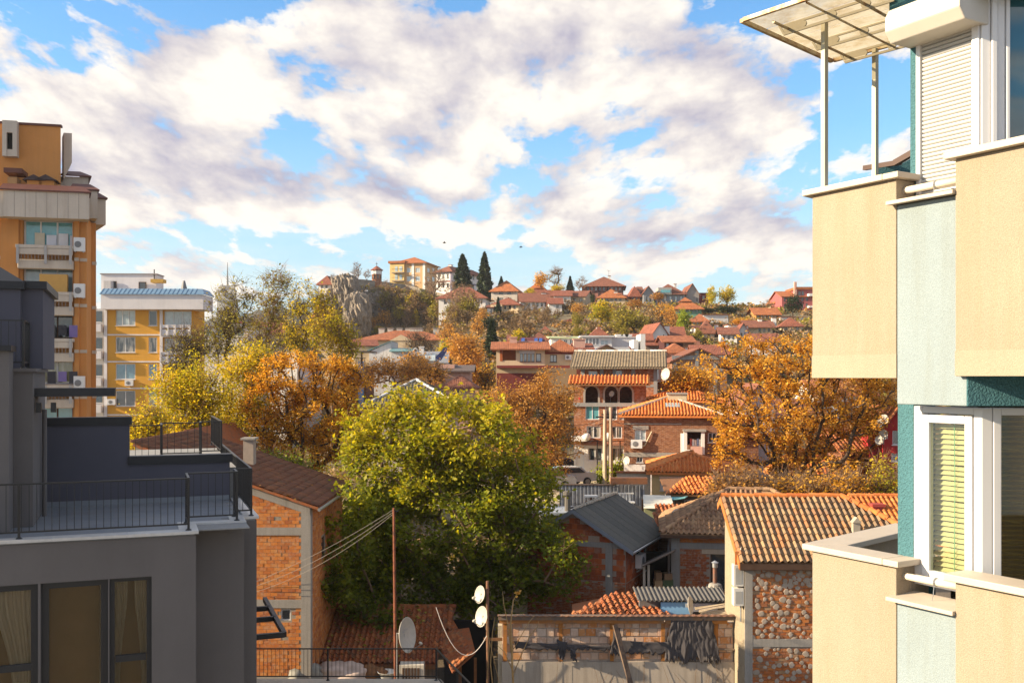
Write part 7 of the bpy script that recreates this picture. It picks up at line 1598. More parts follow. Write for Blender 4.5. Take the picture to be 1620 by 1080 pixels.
    h = House('house', 'low white house with teal roof and white gothic dormer', 619, 668, 148, 556, 0, 7, WHTD, group=G); h.walls(); h.roof('gx', .5, .3, plain((.12, .24, .26), .5, name='teal_roof2')); m = MB(); X = lambda px: h.fr.fy(px, 555).x; m.prism([(X(653), -.6, h.z(559)), (X(662), -.6, h.z(559)), (X(662), -.6, h.z(554)), (X(657.5), -.6, h.z(549.5)), (X(653), -.6, h.z(554))], (0, 2, 0)); d = m.obj('dormer', WHT, h.root); m = MB(); m.prism([(X(655), -.62, h.z(558)), (X(660), -.62, h.z(558)), (X(660), -.62, h.z(554.5)), (X(657.5), -.62, h.z(551.5)), (X(655), -.62, h.z(554.5))], (0, -.03, 0)); m.obj('pane', GLASSD, d)
    h = House('house', 'grey roofed house with white rooflights and a solar panel', 648, 706, 132, 574, 0, 8, WHTD, group=G); h.walls(); h.roof('gx', 1.5, .3, plain((.20, .21, .24), .5, name='slate_roof')); X = lambda px: h.fr.fy(px, 570).x
    for px in (665, 675, 684): m = MB(); m.prism([(X(px)-.4, -.1, h.ze+.25), (X(px)+.4, -.1, h.ze+.25), (X(px)+.2, 2.6, h.ze+1.25), (X(px)-.6, 2.6, h.ze+1.25)], (0, 0, .1)); m.obj('rooflight', GLASSL, h.root)
    m = MB(); a = h.fr.fy(688, 574, -1); m.prism([(a.x, -1, h.ze+.6), (a.x+.8, -1, h.ze+.3), (a.x+1.8, -1, h.ze+1.9), (a.x+1.3, -1, h.ze+2.1)], (0, .08, 0)); m.obj('solar_panel', plain((.02, .03, .12), .2, name='solar_blue'), h.root)
    for px, t in ((667, 548), (677, 566), (661, 562)): h.chim(px, 2, t, .6, 1.6, WHT, WHT)
    h = House('house', 'small cream gabled house with red roof at the left of the lilac wall', 561, 596, 152, 547, 12, 8, CREAM, group=G); h.walls(); h.roof('gx', 1.0, .4, ROOFR); h.gable('x', 1.0)
    h = House('house', 'dark terrace house with rusty canopy and blue post behind the orange tree', 540, 580, 112, 582, 0, 6, BRD, group=G); h.walls(); h.roof('flat', 0, .1, CONCGREY, .2); h.bx('canopy', plain((.08, .06, .05)), -.5, -.6, h.z(557), h.W+.6, 4, h.z(555)); h.bx('blue_post', plain((.12, .25, .48), .5, name='blue_paint'), h.W-.9, -.3, 0, h.W-.3, 0.0-.003, h.z(572))
    for px in (572,): h.bx('canopy_post', DARKWOOD, h.fr.fy(px, 570).x, -.4, h.ze, h.fr.fy(px, 570).x+.15, -.25, h.z(557))
    for i in range(12): h.bx('baluster', BLACKM, .2+i*.22, -.12, h.ze+.2, .24+i*.22, -.08, h.ze+1.1)
    h.bx('handrail', BLACKM, .1, -.14, h.ze+1.1, h.W-.1, -.06, h.ze+1.16)
    # left part, mostly behind trees
    h = House('apartment_block', 'white low block with pale teal windows behind the yellow trees', 318, 392, 120, 516, 0, 10, WHT, zb=1, cat='building', group=G); h.row('f', 4, 322, 520, 390, 532, .6, gl=GLASST); h.row('f', 4, 322, 545, 390, 558, .6, gl=GLASSL); h.walls(); h.roof('flat', 0, .3, plain((.30, .30, .33)), .3)
    h = House('house', 'white house with small pink roof between the bare trees', 350, 398, 150, 525, 0, 8, WHTD, zb=1, group=G); h.walls(); h.roof('hip', 1.6, .4, stucco((.42, .12, .12)))
    h = House('house', 'red roofed house low between the tall yellow trees', 395, 445, 138, 527, 5, 8, CREAM, zb=1, group=G); h.walls(); h.roof('gx', 1.6, .4, ROOFR); h.gable('x', 1.6)
    h = House('house', 'pale house with grey gable behind the orange tree top', 425, 470, 118, 560, -10, 8, WHTD, zb=1, group=G); h.w('f', 444, 565, 452, 575); h.walls(); h.gable('y', 1.6); h.roof('gy', 1.6, .4, ROOFG)
    h = House('house', 'far red tile roof under the bare trees left of the cliff', 470, 545, 175, 520, 0, 9, CREAM, zb=1, group=G); h.walls(); h.roof('hip', 1.8, .4, ROOFR)
    # right, through and beside the golden tree
    h = House('house', 'bright red house with orange roof edge beside the teal wall', 1398, 1440, 56, 675, -8, 6, stucco((.36, .03, .03)), zb=-1, group=G); h.w('f', 1412, 681, 1422, 703, cols=1); h.w('f', 1410, 717, 1420, 729, cols=3, rows=3); h.walls(); h.gable('y', 1.0); h.roof('gy', 1.0, .35, ROOFX); h.chim(1407, 1.0, 656, .4, 1.0, BRW, BRW)
    for i, (px, py, rr) in enumerate(((1399, 664, .30), (1392, 669, .24), (1398, 688, .30), (1392, 696, .28))): dish('satellite_dish', ['topmost of four white dishes on the bright red house', 'second from top of four white dishes on the bright red house', 'third of four white dishes on the bright red house', 'lowest of four white dishes on the bright red house'][i], P(px+6, py+6, 55.8), None, P(px, py, 55.4), (-.8, -.55, .2), rr, group='dishes on the red house', arm=False)
    h = House('house', 'tiled roof house under the golden tree beside the red house', 1340, 1398, 60, 722, 0, 7, BRW, zb=0, group=G); h.walls(); rise = 1.2; h.roof('gx', rise, .3, TILER); slope_tiles(h, 'gx', rise, .3, TILER, .25, .36)
    h = House('house', 'orange tiled roof low behind the golden tree trunk', 1262, 1335, 62, 758, 0, 7, CREAMY, zb=-1, group=G); h.walls(); rise = 1.3; h.roof('hip', rise, .3, TILEO); slope_tiles(h, 'hip', rise, .3, TILEO, .25, .36, faces='fl')
    h = House('house', 'lilac walled house seen through the golden tree', 1175, 1225, 76, 640, 0, 8, stucco((.48, .40, .42)), zb=0, group=G); h.w('f', 1180, 650, 1190, 662); h.w('f', 1205, 650, 1215, 662); h.w('f', 1180, 680, 1192, 694); h.walls(); h.gable('y', 1.5); h.roof('gy', 1.5, .3, ROOFB)
    h = House('house', 'white house with red roof seen through the right of the golden tree', 1290, 1385, 110, 625, 0, 8, WHT, group=G); h.row('f', 4, 1292, 632, 1380, 645, .4); h.walls(); h.roof('gx', 1.6, .4, ROOFO); h.gable('x', 1.6)
    h = House('house', 'ochre house with brown roof deep behind the golden tree', 1228, 1290, 92, 660, 0, 8, CREAMY, group=G); h.row('f', 3, 1232, 668, 1285, 682, .4); h.walls(); h.roof('gx', 1.5, .4, ROOFB); h.gable('x', 1.5)
    h = House('house', 'brown brick house low between orange roof and golden tree', 1142, 1200, 70, 690, 0, 7, BRW, zb=0, group=G); h.w('f', 1146, 690, 1158, 705, cols=2); h.walls(); h.roof('gx', 1.2, .3, TILER)
    o = P(1355, 812, 46); t = thing('corrugated_roof', 'maroon corrugated shed roof behind the lichened tile roof', 'roof', o); n = 34; x0, x1 = xat(1302, 46)-o.x, xat(1403, 46)-o.x
    for i in range(n): a = lerp(x0, x1, i/n); w = (x1-x0)/n; m = MB(); m.prism([(a, -.6, -.35), (a+w*.5, -.6, -.29), (a+w, -.6, -.35), (a+w, 1.8, .55), (a+w*.5, 1.8, .61), (a, 1.8, .55)], (0, 0, .012)); m.obj('corrugated_sheet', plain((.13, .02, .035), .45, .2, .1, 3, name='maroon_sheet'), t)
    MB().box(x0, -.4, -3, x1, 1.6, -.5).obj('wall', BRD, t)
    h = House('house', 'small orange tiled roof with red chimney against the teal wall', 1378, 1440, 42, 838, 0, 4, BRW, zb=-3, group=G); h.walls(); rise = 1.0; h.roof('gx', rise, .3, TILEO); slope_tiles(h, 'gx', rise, .3, TILEO, .22, .34); h.chim(1387, 1.2, 796, .42, 1.3, plain((.30, .035, .03), .6, name='red_chimney'), plain((.32, .05, .04), .6, name='red_cap'))
townhouses()
# ---------------------------------------------------------------- the old town on the hill
HG = 'old town houses on the hill'
def hill():
    def hs(name, label, px0, px1, Y, pe, deg, D, wall, roof, kind, rise, ov=.5, wins=(), chims=(), frame=DARKWOOD, fill=.5, gl=None):
        h = House(name, label, px0, px1, Y, pe, deg, D, wall, group=HG, over_zb=5)
        for (face, n, x0, x1, y0, y1) in wins: h.row(face, n, x0, y0, x1, y1, fill, frame=frame, cols=2 if n < 4 else 1, gl=gl, sill=False)
        h.walls(); h.roof(kind, rise, ov, roof)
        if kind == 'gx': h.gable('x', rise)
        if kind == 'gy': h.gable('y', rise)
        for (px, v, t, w) in chims: h.chim(px, v, t, w, 1.8, WHT, BRW)
        return h
    TAN = stucco((.46, .30, .16), 15, .2, .12, big=.4, gcon=.03)
    h = hs('mansion', 'tall tan mansion with orange hipped roof on the crest of the hill', 622, 672, 292, 416, -14, 12, TAN, ROOFX, 'hip', 2.0, .8, [('f', 2, 640, 668, 423.5, 431), ('f', 2, 640, 668, 437, 445), ('r', 2, 674, 690, 424, 431), ('r', 2, 674, 690, 438, 445)], frame=PVC, gl=GLASSL)
    for px in (653.5, 671): h.bx('quoin_strip', WHT, h.fr.fy(px, 430).x-.4, -.12, 0, h.fr.fy(px, 430).x+.3, -.003, h.ze)
    h.bx('bay_tower', stucco((.56, .40, .17)), -.8, -.6, 0, 3.6, 6, h.ze-.2); h.bx('bay_roof', ROOFX, -1.2, -1.0, h.ze-.19, 4, 6.2, h.ze+.5)
    for py in (432, 445): h.bx('balcony', plain((.13, .11, .11)), .2, -1.8, h.z(py)-.2, 3.8, -.61, h.z(py)); h.bx('balcony_rail', BLACKM, .2, -1.8, h.z(py)+.9, 3.8, -1.7, h.z(py)+1.0)
    for a in (.8, 2.2):
        for py in (430, 443): h.bx('window', GLASSL, a, -.66, h.z(py), a+.8, -.603, h.z(py)+1.5)
    h = hs('mansion', 'white two storey revival mansion with dark windows and brown roof beside the cypresses', 690, 714, 272, 429, -30, 17, WHT, ROOFB, 'hip', 1.4, .8, [('f', 3, 691, 712, 433.5, 441), ('f', 3, 691, 712, 448, 455.5), ('r', 6, 715, 752, 435, 443), ('r', 6, 715, 752, 450, 458)], [(713, 4, 419, .9)])
    h.bx('belt', MAR, -.02, -.1, h.z(446)-.15, h.W+.1, -.003, h.z(446)+.15); h.bx('corner_strip', plain((.12, .1, .16)), h.W-.3, -.12, 0, h.W+.12, -.004, h.ze); h.bx('belt', plain((.12, .1, .16)), h.W+.003, .1, h.z(446)-.15, h.W+.1, h.D, h.z(446)+.15)
    hs('house', 'wide white house with grey and red roof below the white mansion', 694, 768, 238, 470, -6, 9, WHTD, ROOFR, 'hip', 2.6, .7, [('f', 7, 735, 764, 474, 481), ('f', 3, 700, 728, 474, 481), ('r', 1, 766, 769, 472, 478)])
    h = hs('house', 'grey cream house with orange hipped roof right of the second cypress', 777, 818, 252, 459, -10, 9, stucco((.46, .42, .38)), ROOFX, 'hip', 2.6, .6, [('f', 2, 786, 812, 461, 466), ('f', 2, 786, 812, 471, 476)], [(799, 3, 447, .6)])
    hs('house', 'house with orange roof behind the long brown roofed house', 835, 862, 262, 458, -10, 8, BRD, ROOFX, 'hip', 2.0, .6)
    h = hs('house', 'cream house with overhanging upper storey and pink hipped roof', 779, 820, 226, 481, -12, 7, CREAM, ROOFR, 'hip', 1.6, .6, [('f', 5, 780, 818, 483, 489)], [(801, 3, 470, .8)])
    h.bx('oriel', CREAM, -.3, -.6, h.ze-2.9, h.W*.4, -.01, h.ze-.1); h.bx('oriel_window', GLASSD, .5, -.66, h.ze-1.8, 1.2, -.601, h.ze-.5); h.bx('oriel_window', GLASSD, 1.6, -.66, h.ze-1.8, 2.3, -.601, h.ze-.5)
    hs('house', 'low white annex left of the cream overhanging house', 771, 780, 224, 487, 0, 5, WHT, ROOFR, 'shed', .8, .3, [('f', 1, 775, 779, 489, 496)])
    h = hs('house', 'white timbered house with cream gable end and long brown roof', 824, 869, 229, 477, 3, 8, WHTD, ROOFB, 'gx', 2.2, .4, [('f', 6, 827, 867, 478.5, 485), ('f', 3, 827, 850, 489, 496)], [(860, 4, 463, 1.1)])
    h = hs('house', 'small white house with bright red roof between brown roof and white block', 868, 889, 222, 480, 0, 6, WHT, ROOFR, 'gx', 1.4, .4, [('f', 1, 878, 886, 482, 487)])
    h = hs('house', 'tall white house with red roof and one grey window', 876, 903, 240, 468, -4, 8, WHT, ROOFR, 'gx', 1.5, .4, [('f', 1, 890, 898, 472, 478)])
    hs('house', 'white gabled house with long red roof behind the tall white house', 846, 884, 248, 468, 6, 9, CREAM, ROOFR, 'gx', 1.8, .4)
    hs('house', 'cream stone house with brown roof right of the tall white house', 902, 926, 242, 469, -16, 9, stucco((.48, .38, .26)), ROOFB, 'gx', 1.6, .4, [('f', 2, 904, 924, 472, 477)])
    h = hs('mansion', 'large maroon pink revival mansion with dark upper windows and broad hipped roof', 926, 985, 268, 451, -5, 12, stucco((.36, .16, .13)), ROOFB, 'hip', 2.6, 1.0, [('f', 9, 927, 984, 453.5, 460), ('r', 2, 986, 991, 454, 461)], [(964, 6, 436, .7)], fill=.6)
    for px in (926, 947, 961, 985): h.bx('corner_post', plain((.07, .035, .035), .8), h.fr.fy(px, 455).x-.15, -.14, 0, h.fr.fy(px, 455).x+.2, -.004, h.ze)
    h.bx('belt', plain((.07, .035, .035), .8), 0, -.13, h.z(462)-.1, h.W, -.003, h.z(462)+.1)
    m = MB(); p = h.fr.fy(963, 440, 6); m.tube([(p.x, 6, p.z-.5), (p.x, 6, h.z(427, 6))], .06, 5); m.tube([(p.x-.5, 6, h.z(427, 6)), (p.x, 6, h.z(430, 6)), (p.x+.5, 6, h.z(427, 6))], .05, 5); m.obj('aerial', GALV, h.root)
    h = hs('house', 'orange roofed house with white chimneys below the maroon mansion', 946, 989, 250, 470, -4, 9, CREAM, ROOFX, 'hip', 2.2, .5, [('f', 5, 950, 985, 472, 476)], [(974, 2, 461, .9), (978, 1, 466, .9)])
    hs('house', 'pale house behind the bushes right of the maroon mansion', 988, 998, 252, 473, 0, 6, CREAM, ROOFR, 'gx', 1.2, .3, [('f', 1, 990, 996, 475, 480)])
    h = hs('house', 'dark pink timber house left of the blue grey gable', 998, 1012, 252, 464, 0, 9, stucco((.27, .08, .08)), ROOFR, 'hip', 1.8, .6, [('f', 2, 999, 1010, 470, 475)])
    h = hs('house', 'blue grey house with steep curved gable and two tall windows', 1018, 1034, 250, 463, 0, 10, GRYB, ROOFB, 'gy', 1.6, .3, [('f', 2, 1020, 1032, 469, 477)]); hs('house', 'blue grey link building left of the steep gable', 1011, 1018, 253, 462, 0, 8, GRYB, ROOFB, 'gx', 1.6, .2)
    h = hs('house', 'big grey house with broad brown roof and glazed roof terrace', 1037, 1084, 252, 464, 0, 12, GRYB, ROOFB, 'hip', 2.6, .5, [('f', 5, 1040, 1082, 468, 476)], [(1068, 6, 449, .6)], gl=GLASSL); h.bx('roof_terrace', stucco((.34, .34, .33)), h.fr.fy(1041, 460).x, -.5, h.ze-.4, h.fr.fy(1062, 460).x, 4, h.z(455)); h.bx('terrace_glass', GLASST, h.fr.fy(1045, 460).x, -.56, h.z(463), h.fr.fy(1060, 460).x, -.501, h.z(458.5))
    hs('house', 'grey house with gable facing right at the end of the grey row', 1085, 1106, 254, 465, 0, 12, stucco((.30, .28, .26)), ROOFB, 'gy', 2.6, .3, [('f', 1, 1100, 1105, 471, 477)])
    hs('house', 'dark maroon narrow house behind the yellow crest tree', 1106, 1124, 262, 464, 0, 9, MAR, ROOFB, 'flat', 0, .3, [('f', 2, 1110, 1122, 468, 473)], frame=PVC)
    h = hs('house', 'green house with orange roof and glazed cupola', 1067, 1110, 216, 487, -4, 9, stucco((.14, .26, .19)), ROOFX, 'hip', 1.9, .6, [('f', 6, 1070, 1106, 489, 494)]); a, b = h.fr.fy(1078, 480, 2).x, h.fr.fy(1091, 480, 2).x; h.bx('cupola', GLASSL, a, 2, h.ze+.4, b, 4, h.z(477.5, 2)); m = MB(); m.prism([(a-.5, 1.5, h.z(477.4, 2)), (b+.5, 1.5, h.z(477.4, 2)), (b+.5, 4.5, h.z(477.4, 2)), (a-.5, 4.5, h.z(477.4, 2))], (0, 0, .1)); z = h.z(477.4, 2)+.1; ap = ((a+b)/2, 3, z+1.0); q = [(a-.5, 1.5, z), (b+.5, 1.5, z), (b+.5, 4.5, z), (a-.5, 4.5, z)]
    for i in range(4): m.poly(q[i], q[(i+1) % 4], ap)
    m.obj('cupola_roof', ROOFX, h.root)
    hs('house', 'ochre house with orange roof between lime tree and white wall', 1094, 1119, 196, 506, -10, 7, stucco((.48, .30, .11)), ROOFO, 'hip', 1.2, .6, [('f', 4, 1095, 1118, 508, 513)])
    hs('house', 'plain white long wall building with thin red eave under the crest road', 1113, 1152, 206, 498, 0, 5, WHTD, ROOFR, 'flat', 0, .3, [('f', 1, 1126, 1131, 505, 509)])
    hs('house', 'white house with brown hipped roof and two windows left of the golden tree', 1107, 1130, 182, 521, -6, 9, WHT, ROOFB, 'hip', 1.6, .7, [('f', 2, 1111, 1124, 525, 532), ('r', 1, 1130, 1133, 525, 532)], [(1133, 4, 513, .7)])
    hs('house', 'white low house behind the brown hipped white house', 1100, 1112, 186, 519, 0, 5, WHT, ROOFB, 'shed', .6, .3)
    h = hs('house', 'white house with broad gable and red roof on the lower slope', 1032, 1056, 166, 528, 8, 9, WHT, ROOFR, 'gy', 1.8, .4, [('f', 1, 1048, 1052, 529, 536)], [(1054, 1, 515, .9)]); 
    hs('house', 'white house wing with sloping red roof and dark windows', 1056, 1082, 170, 532, -4, 7, WHT, ROOFR, 'gx', 1.7, .4, [('f', 3, 1057, 1078, 533, 538)])
    h = hs('house', 'dark maroon timber house with orange tile roof', 1051, 1098, 152, 541, 0, 8, stucco((.07, .025, .025)), ROOFO, 'gx', 1.0, .4, [('f', 2, 1052, 1068, 543, 550)], frame=PVC, gl=GLASSL); h.bx('brick_side', BRT, h.W*.62, -.08, 0, h.W, -.002, h.ze)
    hs('house', 'low red roofed house left of the dark maroon timber house', 1022, 1048, 158, 546, 0, 7, stucco((.20, .16, .14)), ROOFR, 'gx', 1.0, .4)
    hs('house', 'low orange roof below the dark maroon timber house', 1052, 1090, 140, 557, 0, 6, PINK, ROOFO, 'hip', 1.2, .3, (), [(1088, 2, 549, .9), (1036, 2, 552, .8)])
    h = hs('house', 'long dark brown house with white framed windows on the crest', 1156, 1212, 248, 484, -4, 8, stucco((.09, .05, .04)), plain((.10, .05, .05), .7), 'flat', 0, .4, [('f', 8, 1158, 1210, 486.5, 493)], frame=PVC, gl=GLASSL, fill=.35)
    h = hs('house', 'ochre timber house with bright orange roof and row of dark windows', 1196, 1232, 214, 497, 0, 7, stucco((.36, .19, .06)), ROOFX, 'gx', 1.5, .6, [('f', 6, 1197, 1230, 499, 506)], fill=.65)
    hs('house', 'long white garden wall building with small round arch right of the ochre house', 1236, 1274, 212, 502, 0, 4, WHTD, ROOFR, 'flat', 0, .2, [('f', 1, 1245, 1250, 504, 509)])
    h = hs('mansion', 'tall pinkish red mansion with orange roof and slim chimney at the right', 1237, 1290, 230, 469, 0, 10, stucco((.34, .10, .10)), ROOFX, 'gx', 1.5, .4, [('f', 2, 1239, 1250, 470.5, 477), ('f', 2, 1239, 1250, 481, 488), ('f', 2, 1266, 1280, 470, 476), ('f', 2, 1266, 1280, 474+6, 488)]); h.bx('upper_wing', stucco((.34, .10, .10)), h.fr.fy(1260, 470).x, .0-.01, h.ze, h.W, 8, h.z(458)); h.bx('upper_roof', ROOFX, h.fr.fy(1258, 470).x, -.5, h.z(458), h.W+.3, 8.3, h.z(454)); 
    for px in (1263, 1268): h.bx('window', GLASSD, h.fr.fy(px, 460).x, -.06, h.z(467), h.fr.fy(px+3.5, 460).x, -.012, h.z(461))
    h.bx('pink_chimney', PINK, h.fr.fy(1256, 460).x, -.3, h.ze-1, h.fr.fy(1260, 460).x, .3, h.z(446)); h.bx('balcony', WHT, h.fr.fy(1277, 470).x, -1.5, h.z(469), h.W, -.012, h.z(465)); h.bx('balcony', WHT, h.fr.fy(1277, 480).x, -1.5, h.z(487), h.W, -.013, h.z(484))
    hs('house', 'pale house with orange roof left of the tall red mansion', 1227, 1240, 236, 476, 0, 8, CREAM, ROOFX, 'hip', 1.6, .4)
    hs('house', 'cream house with brown roof and dark windows above the golden tree', 1182, 1222, 184, 517, -4, 7, CREAM, ROOFB, 'gx', 1.3, .6, [('f', 3, 1198, 1220, 519, 525)], [(1202, 3, 504, .7), (1224, 3, 502, .8)])
    hs('house', 'white plain wall with thin red eave left of the cream brown roofed house', 1152, 1190, 192, 514, 0, 4, WHT, ROOFR, 'flat', 0, .2)
    h = hs('house', 'long pale blue and cream house with red roof in the shade of the slope', 884, 944, 208, 511, 0, 7, stucco((.40, .42, .42)), ROOFR, 'hip', 1.3, .6, [('f', 2, 887, 900, 513, 518), ('f', 3, 912, 940, 512, 518)]); h.bx('blue_wall', stucco((.22, .42, .56)), 0, -.05, 0, 1.9, -.003, h.ze); m = MB(); X = h.fr.fy(901, 510).x; m.prism([(X-.9, -.6, h.ze), (X+.9, -.6, h.ze), (X, -.6, h.ze+.9)], (0, 2, 0)); m.obj('porch_gable', ROOFR, h.root)
    hs('house', 'small red hipped roof below the fir tree', 852, 874, 190, 526, 0, 6, CREAM, ROOFR, 'hip', 1.2, .5); hs('house', 'small red hipped roof above the white flats', 934, 962, 176, 530, 0, 7, WHTD, ROOFR, 'hip', 1.4, .4, (), [(947, 2, 517, .8)])
    hs('house', 'tall white house with red roof clinging to the left of the cliff', 504, 524, 252, 447, -8, 9, WHT, ROOFR, 'hip', 1.8, .6, [('f', 2, 506, 520, 451, 456), ('f', 2, 506, 520, 464, 469), ('f', 2, 508, 522, 480, 486)])
    for (lab, a, b, Y, pe, dg, w, rf, k, ri) in [
        ('white cube house with brown roof low on the right slope', 1140, 1166, 172, 528, -8, WHT, ROOFB, 'gx', 1.2), ('cream house with two dark windows above the golden tree crown', 1236, 1268, 190, 514, -8, CREAM, ROOFR, 'hip', 1.4),
        ('white house end with red roof between golden tree and ochre house', 1168, 1184, 178, 524, -6, WHT, ROOFR, 'gy', 1.4), ('small white house below the lime green tree', 1088, 1104, 164, 548, -6, WHTD, ROOFB, 'gx', 1.0),
        ('cream house with red roof in front of the olive brown trees', 1002, 1030, 160, 538, -4, CREAM, ROOFR, 'gx', 1.1), ('white low house among trees right of the lone fir', 806, 836, 172, 540, 0, WHT, ROOFR, 'gx', 1.2),
        ('pale house with brown roof above the maroon mansard', 838, 868, 168, 537, 0, WHTD, ROOFB, 'hip', 1.2), ('long pale pink house behind the brick gable', 1098, 1150, 132, 560, -6, PINK, ROOFR, 'gx', 1.2),
        ('white house glimpsed left of the brick gable', 1030, 1064, 128, 566, -4, WHT, ROOFO, 'hip', 1.1), ('grey white house under the ochre timber house', 1188, 1230, 160, 540, -8, WHTD, ROOFR, 'gx', 1.3)]:
        hs('house', lab, a, b, Y, pe, dg, 7, w, rf, k, ri, .5, [('f', 3 if b-a > 22 else 2, a+2, b-2, pe+2.5, pe+9)], [((a+b)/2+4, 3, pe-9, .7)])
    # chapel with cross
    b = P(596, 443, 264); r = thing('chapel', 'small round chapel with red roof and cross on the cliff top', 'chapel', b); Hc = zat(428, 264)-b.z; k = 8
    MB().lathe([(1.3, -2), (1.3, Hc*.55), (1.35, Hc*.55), (1.35, Hc)], (0, 0, 0), 8).obj('wall', BRO, r); MB().lathe([(1.75, Hc), (1.7, Hc+.15), (.05, Hc+1.3)], (0, 0, 0), 8).obj('roof', ROOFR, r); c = MB(); c.box(-.05, -.05, Hc+1.25, .05, .05, Hc+2.2); c.box(-.3, -.04, Hc+1.75, .3, .04, Hc+1.85); c.obj('cross', BLACKM, r); MB().lathe([(1.37, Hc*.6), (1.37, Hc*.98)], (0, 0, 0), 8).obj('white_band', WHT, r)
    for i in range(8): t = i*math.pi/4; MB().box(-.15, -1.32, Hc*.1, .15, -1.1, Hc*.5, Matrix.Rotation(t+.39, 4, 'Z')).obj('window', GLASSD, r)
    # stone wall along the cliff top
    b = P(620, 470, 266); w = thing('stone_wall', 'grey retaining wall running along the cliff top below the tan mansion', 'wall', b); rr = random.Random(3); SM = piece([(.30, .26, .21), (.25, .22, .19), (.34, .30, .24), (.21, .19, .17)], None, scale=1.2, name='wall_stone')
    line = [(554, 441, 259), (576, 442, 261), (612, 446, 265), (640, 450, 270), (660, 455, 268), (700, 464, 264)]; m = MB()
    for (a, ya, Ya), (c, yc, Yc) in zip(line, line[1:]):
        n = max(1, int((c-a)/5))
        for i in range(n):
            for j in range(5):
                t0, t1 = i/n, (i+1)/n; p0 = P(lerp(a, c, t0), lerp(ya, yc, t0), lerp(Ya, Yc, t0))-b; p1 = P(lerp(a, c, t1), lerp(ya, yc, t1), lerp(Ya, Yc, t1))-b; d = Vector((0, 0, -.55*j)); o = rr.uniform(0, .12); q = MB(); q.prism([p0+d+Vector((0, -o, 0)), p1+d+Vector((0, -o, 0)), p1+d+Vector((0, -o, -.53)), p0+d+Vector((0, -o, -.53))], (0, .6, 0)); q.obj('stone', SM, w)
hill()

def cliff():
    ROCK, t, b = newmat('rock'); geo = t.new('ShaderNodeNewGeometry').outputs['Position']
    n = t.noise(t.mapping(geo, (1, 1, .45), rot=(0, .5, 0)), .55, 8, .7); n2 = t.noise(geo, 2.6, 5, .7)
    c = t.mix(t.ramp(n, [(.35, 0.0), (.65, 1.0)]), (.11, .095, .085), (.30, .245, .19)); c = t.mix(t.ramp(n2, [(.55, 0.0), (.7, .6)]), c, (.10, .085, .05)); t.link(c, b.inputs['Base Color']); b.inputs['Roughness'].default_value = .95
    bump(t, b, t.math('ADD', n, t.math('MULTIPLY', n2, .3)), .9, .8)
    def rock(name, label, px, py, Y, rx, rz, ry, seed, sub=6, amp=.55, tilt=.5):
        c = P(px, py, Y); bm = bmesh.new(); bmesh.ops.create_icosphere(bm, subdivisions=sub, radius=1)
        for v in bm.verts:
            d = v.co.copy(); w = Vector((d.x*2.6+d.z*1.3*tilt*2+seed, d.y*2.6, d.z*1.0)); n = noise.ridged_multi_fractal(w*.9, .9, 2.1, 5, 1.0, 2.0)*.5-.5; n2 = noise.noise(Vector((d.x*7+d.z*3, d.y*7, d.z*2.5+seed)))*.10; k = 1+amp*n*.9+n2
            sq = 1/max(abs(d.x)**1.0, abs(d.z), abs(d.y), .58)**.35; v.co = Vector((d.x*rx*k*sq+d.z*rz*.16*0, d.y*ry*k*sq, d.z*rz*(1+amp*n*.5+n2*.5)*sq))
        me = bpy.data.meshes.new(name); bm.to_mesh(me); bm.free(); me.materials.append(ROCK); o = inst(me, name, None, None, c); tag(o, label, 'rock', None, 'structure'); return o
    k = 250/F
    rock('cliff', 'jagged rock cliff at the left end of the hill', 546, 478, 251, 24*k, 42*k, 6, 3); rock('cliff', 'rock spur in front of the cliff', 566, 500, 243, 20*k, 36*k, 4, 8, amp=.4); rock('cliff', 'lower shaded rock shoulder right of the cliff', 596, 492, 254, 26*k, 34*k, 5, 15)
    rock('cliff', 'pale rock face by the cream overhanging house', 790, 525, 218, 16*k, 24*k, 4, 21, 5); rock('cliff', 'rock step under the white mansion', 655, 490, 258, 40*k, 24*k, 5, 27, 5); rock('cliff', 'small rock ledge above the fir tree', 745, 522, 222, 14*k, 16*k, 4, 33, 5)
cliff()

def far_tower():
    Y = 900; b = P(360, 500, Y); r = thing('transmitter_tower', 'distant transmitter tower with antenna drums on a wooded ridge', 'tower', b); k = Y/F; WHF = plain((.42, .40, .36), .8)
    def bl(x0, x1, y0, y1, d=10, n='storey', m=WHF): MB().box((x0-360)*k, -d/2, (500-y1)*k, (x1-360)*k, d/2, (500-y0)*k).obj(n, m, r)
    bl(346, 374, 476, 505); bl(349, 371, 466, 476, 8); bl(343, 377, 473, 476, 14, 'gallery', plain((.25, .25, .25))); bl(352, 370, 452, 466, 7, 'lattice_block', plain((.20, .19, .19), .7)); bl(350, 372, 458, 460, 12, 'gallery', plain((.25, .25, .25)))
    for x, y in ((350, 462), (371, 455), (374, 464), (354, 455), (366, 461), (347, 470)): MB().lathe([(2.2, -.8), (2.2, .8)], ((x-360)*k, -6, (500-y)*k), 10, (0, 1, 0)).obj('antenna_drum', WHF, r)
    m = MB(); m.tube([(0, 0, 48*k), (0, 0, 62*k), (0, 0, 85*k)], [.9, .6, .2], 6); m.obj('mast', BLACKM, r)
    for i in range(6): m = MB(); m.box(-1.5+i*.15, -.2, (50+i*4)*k, 1.5-i*.15, .2, (50.5+i*4)*k); m.obj('cross_bar', BLACKM, r)
far_tower()
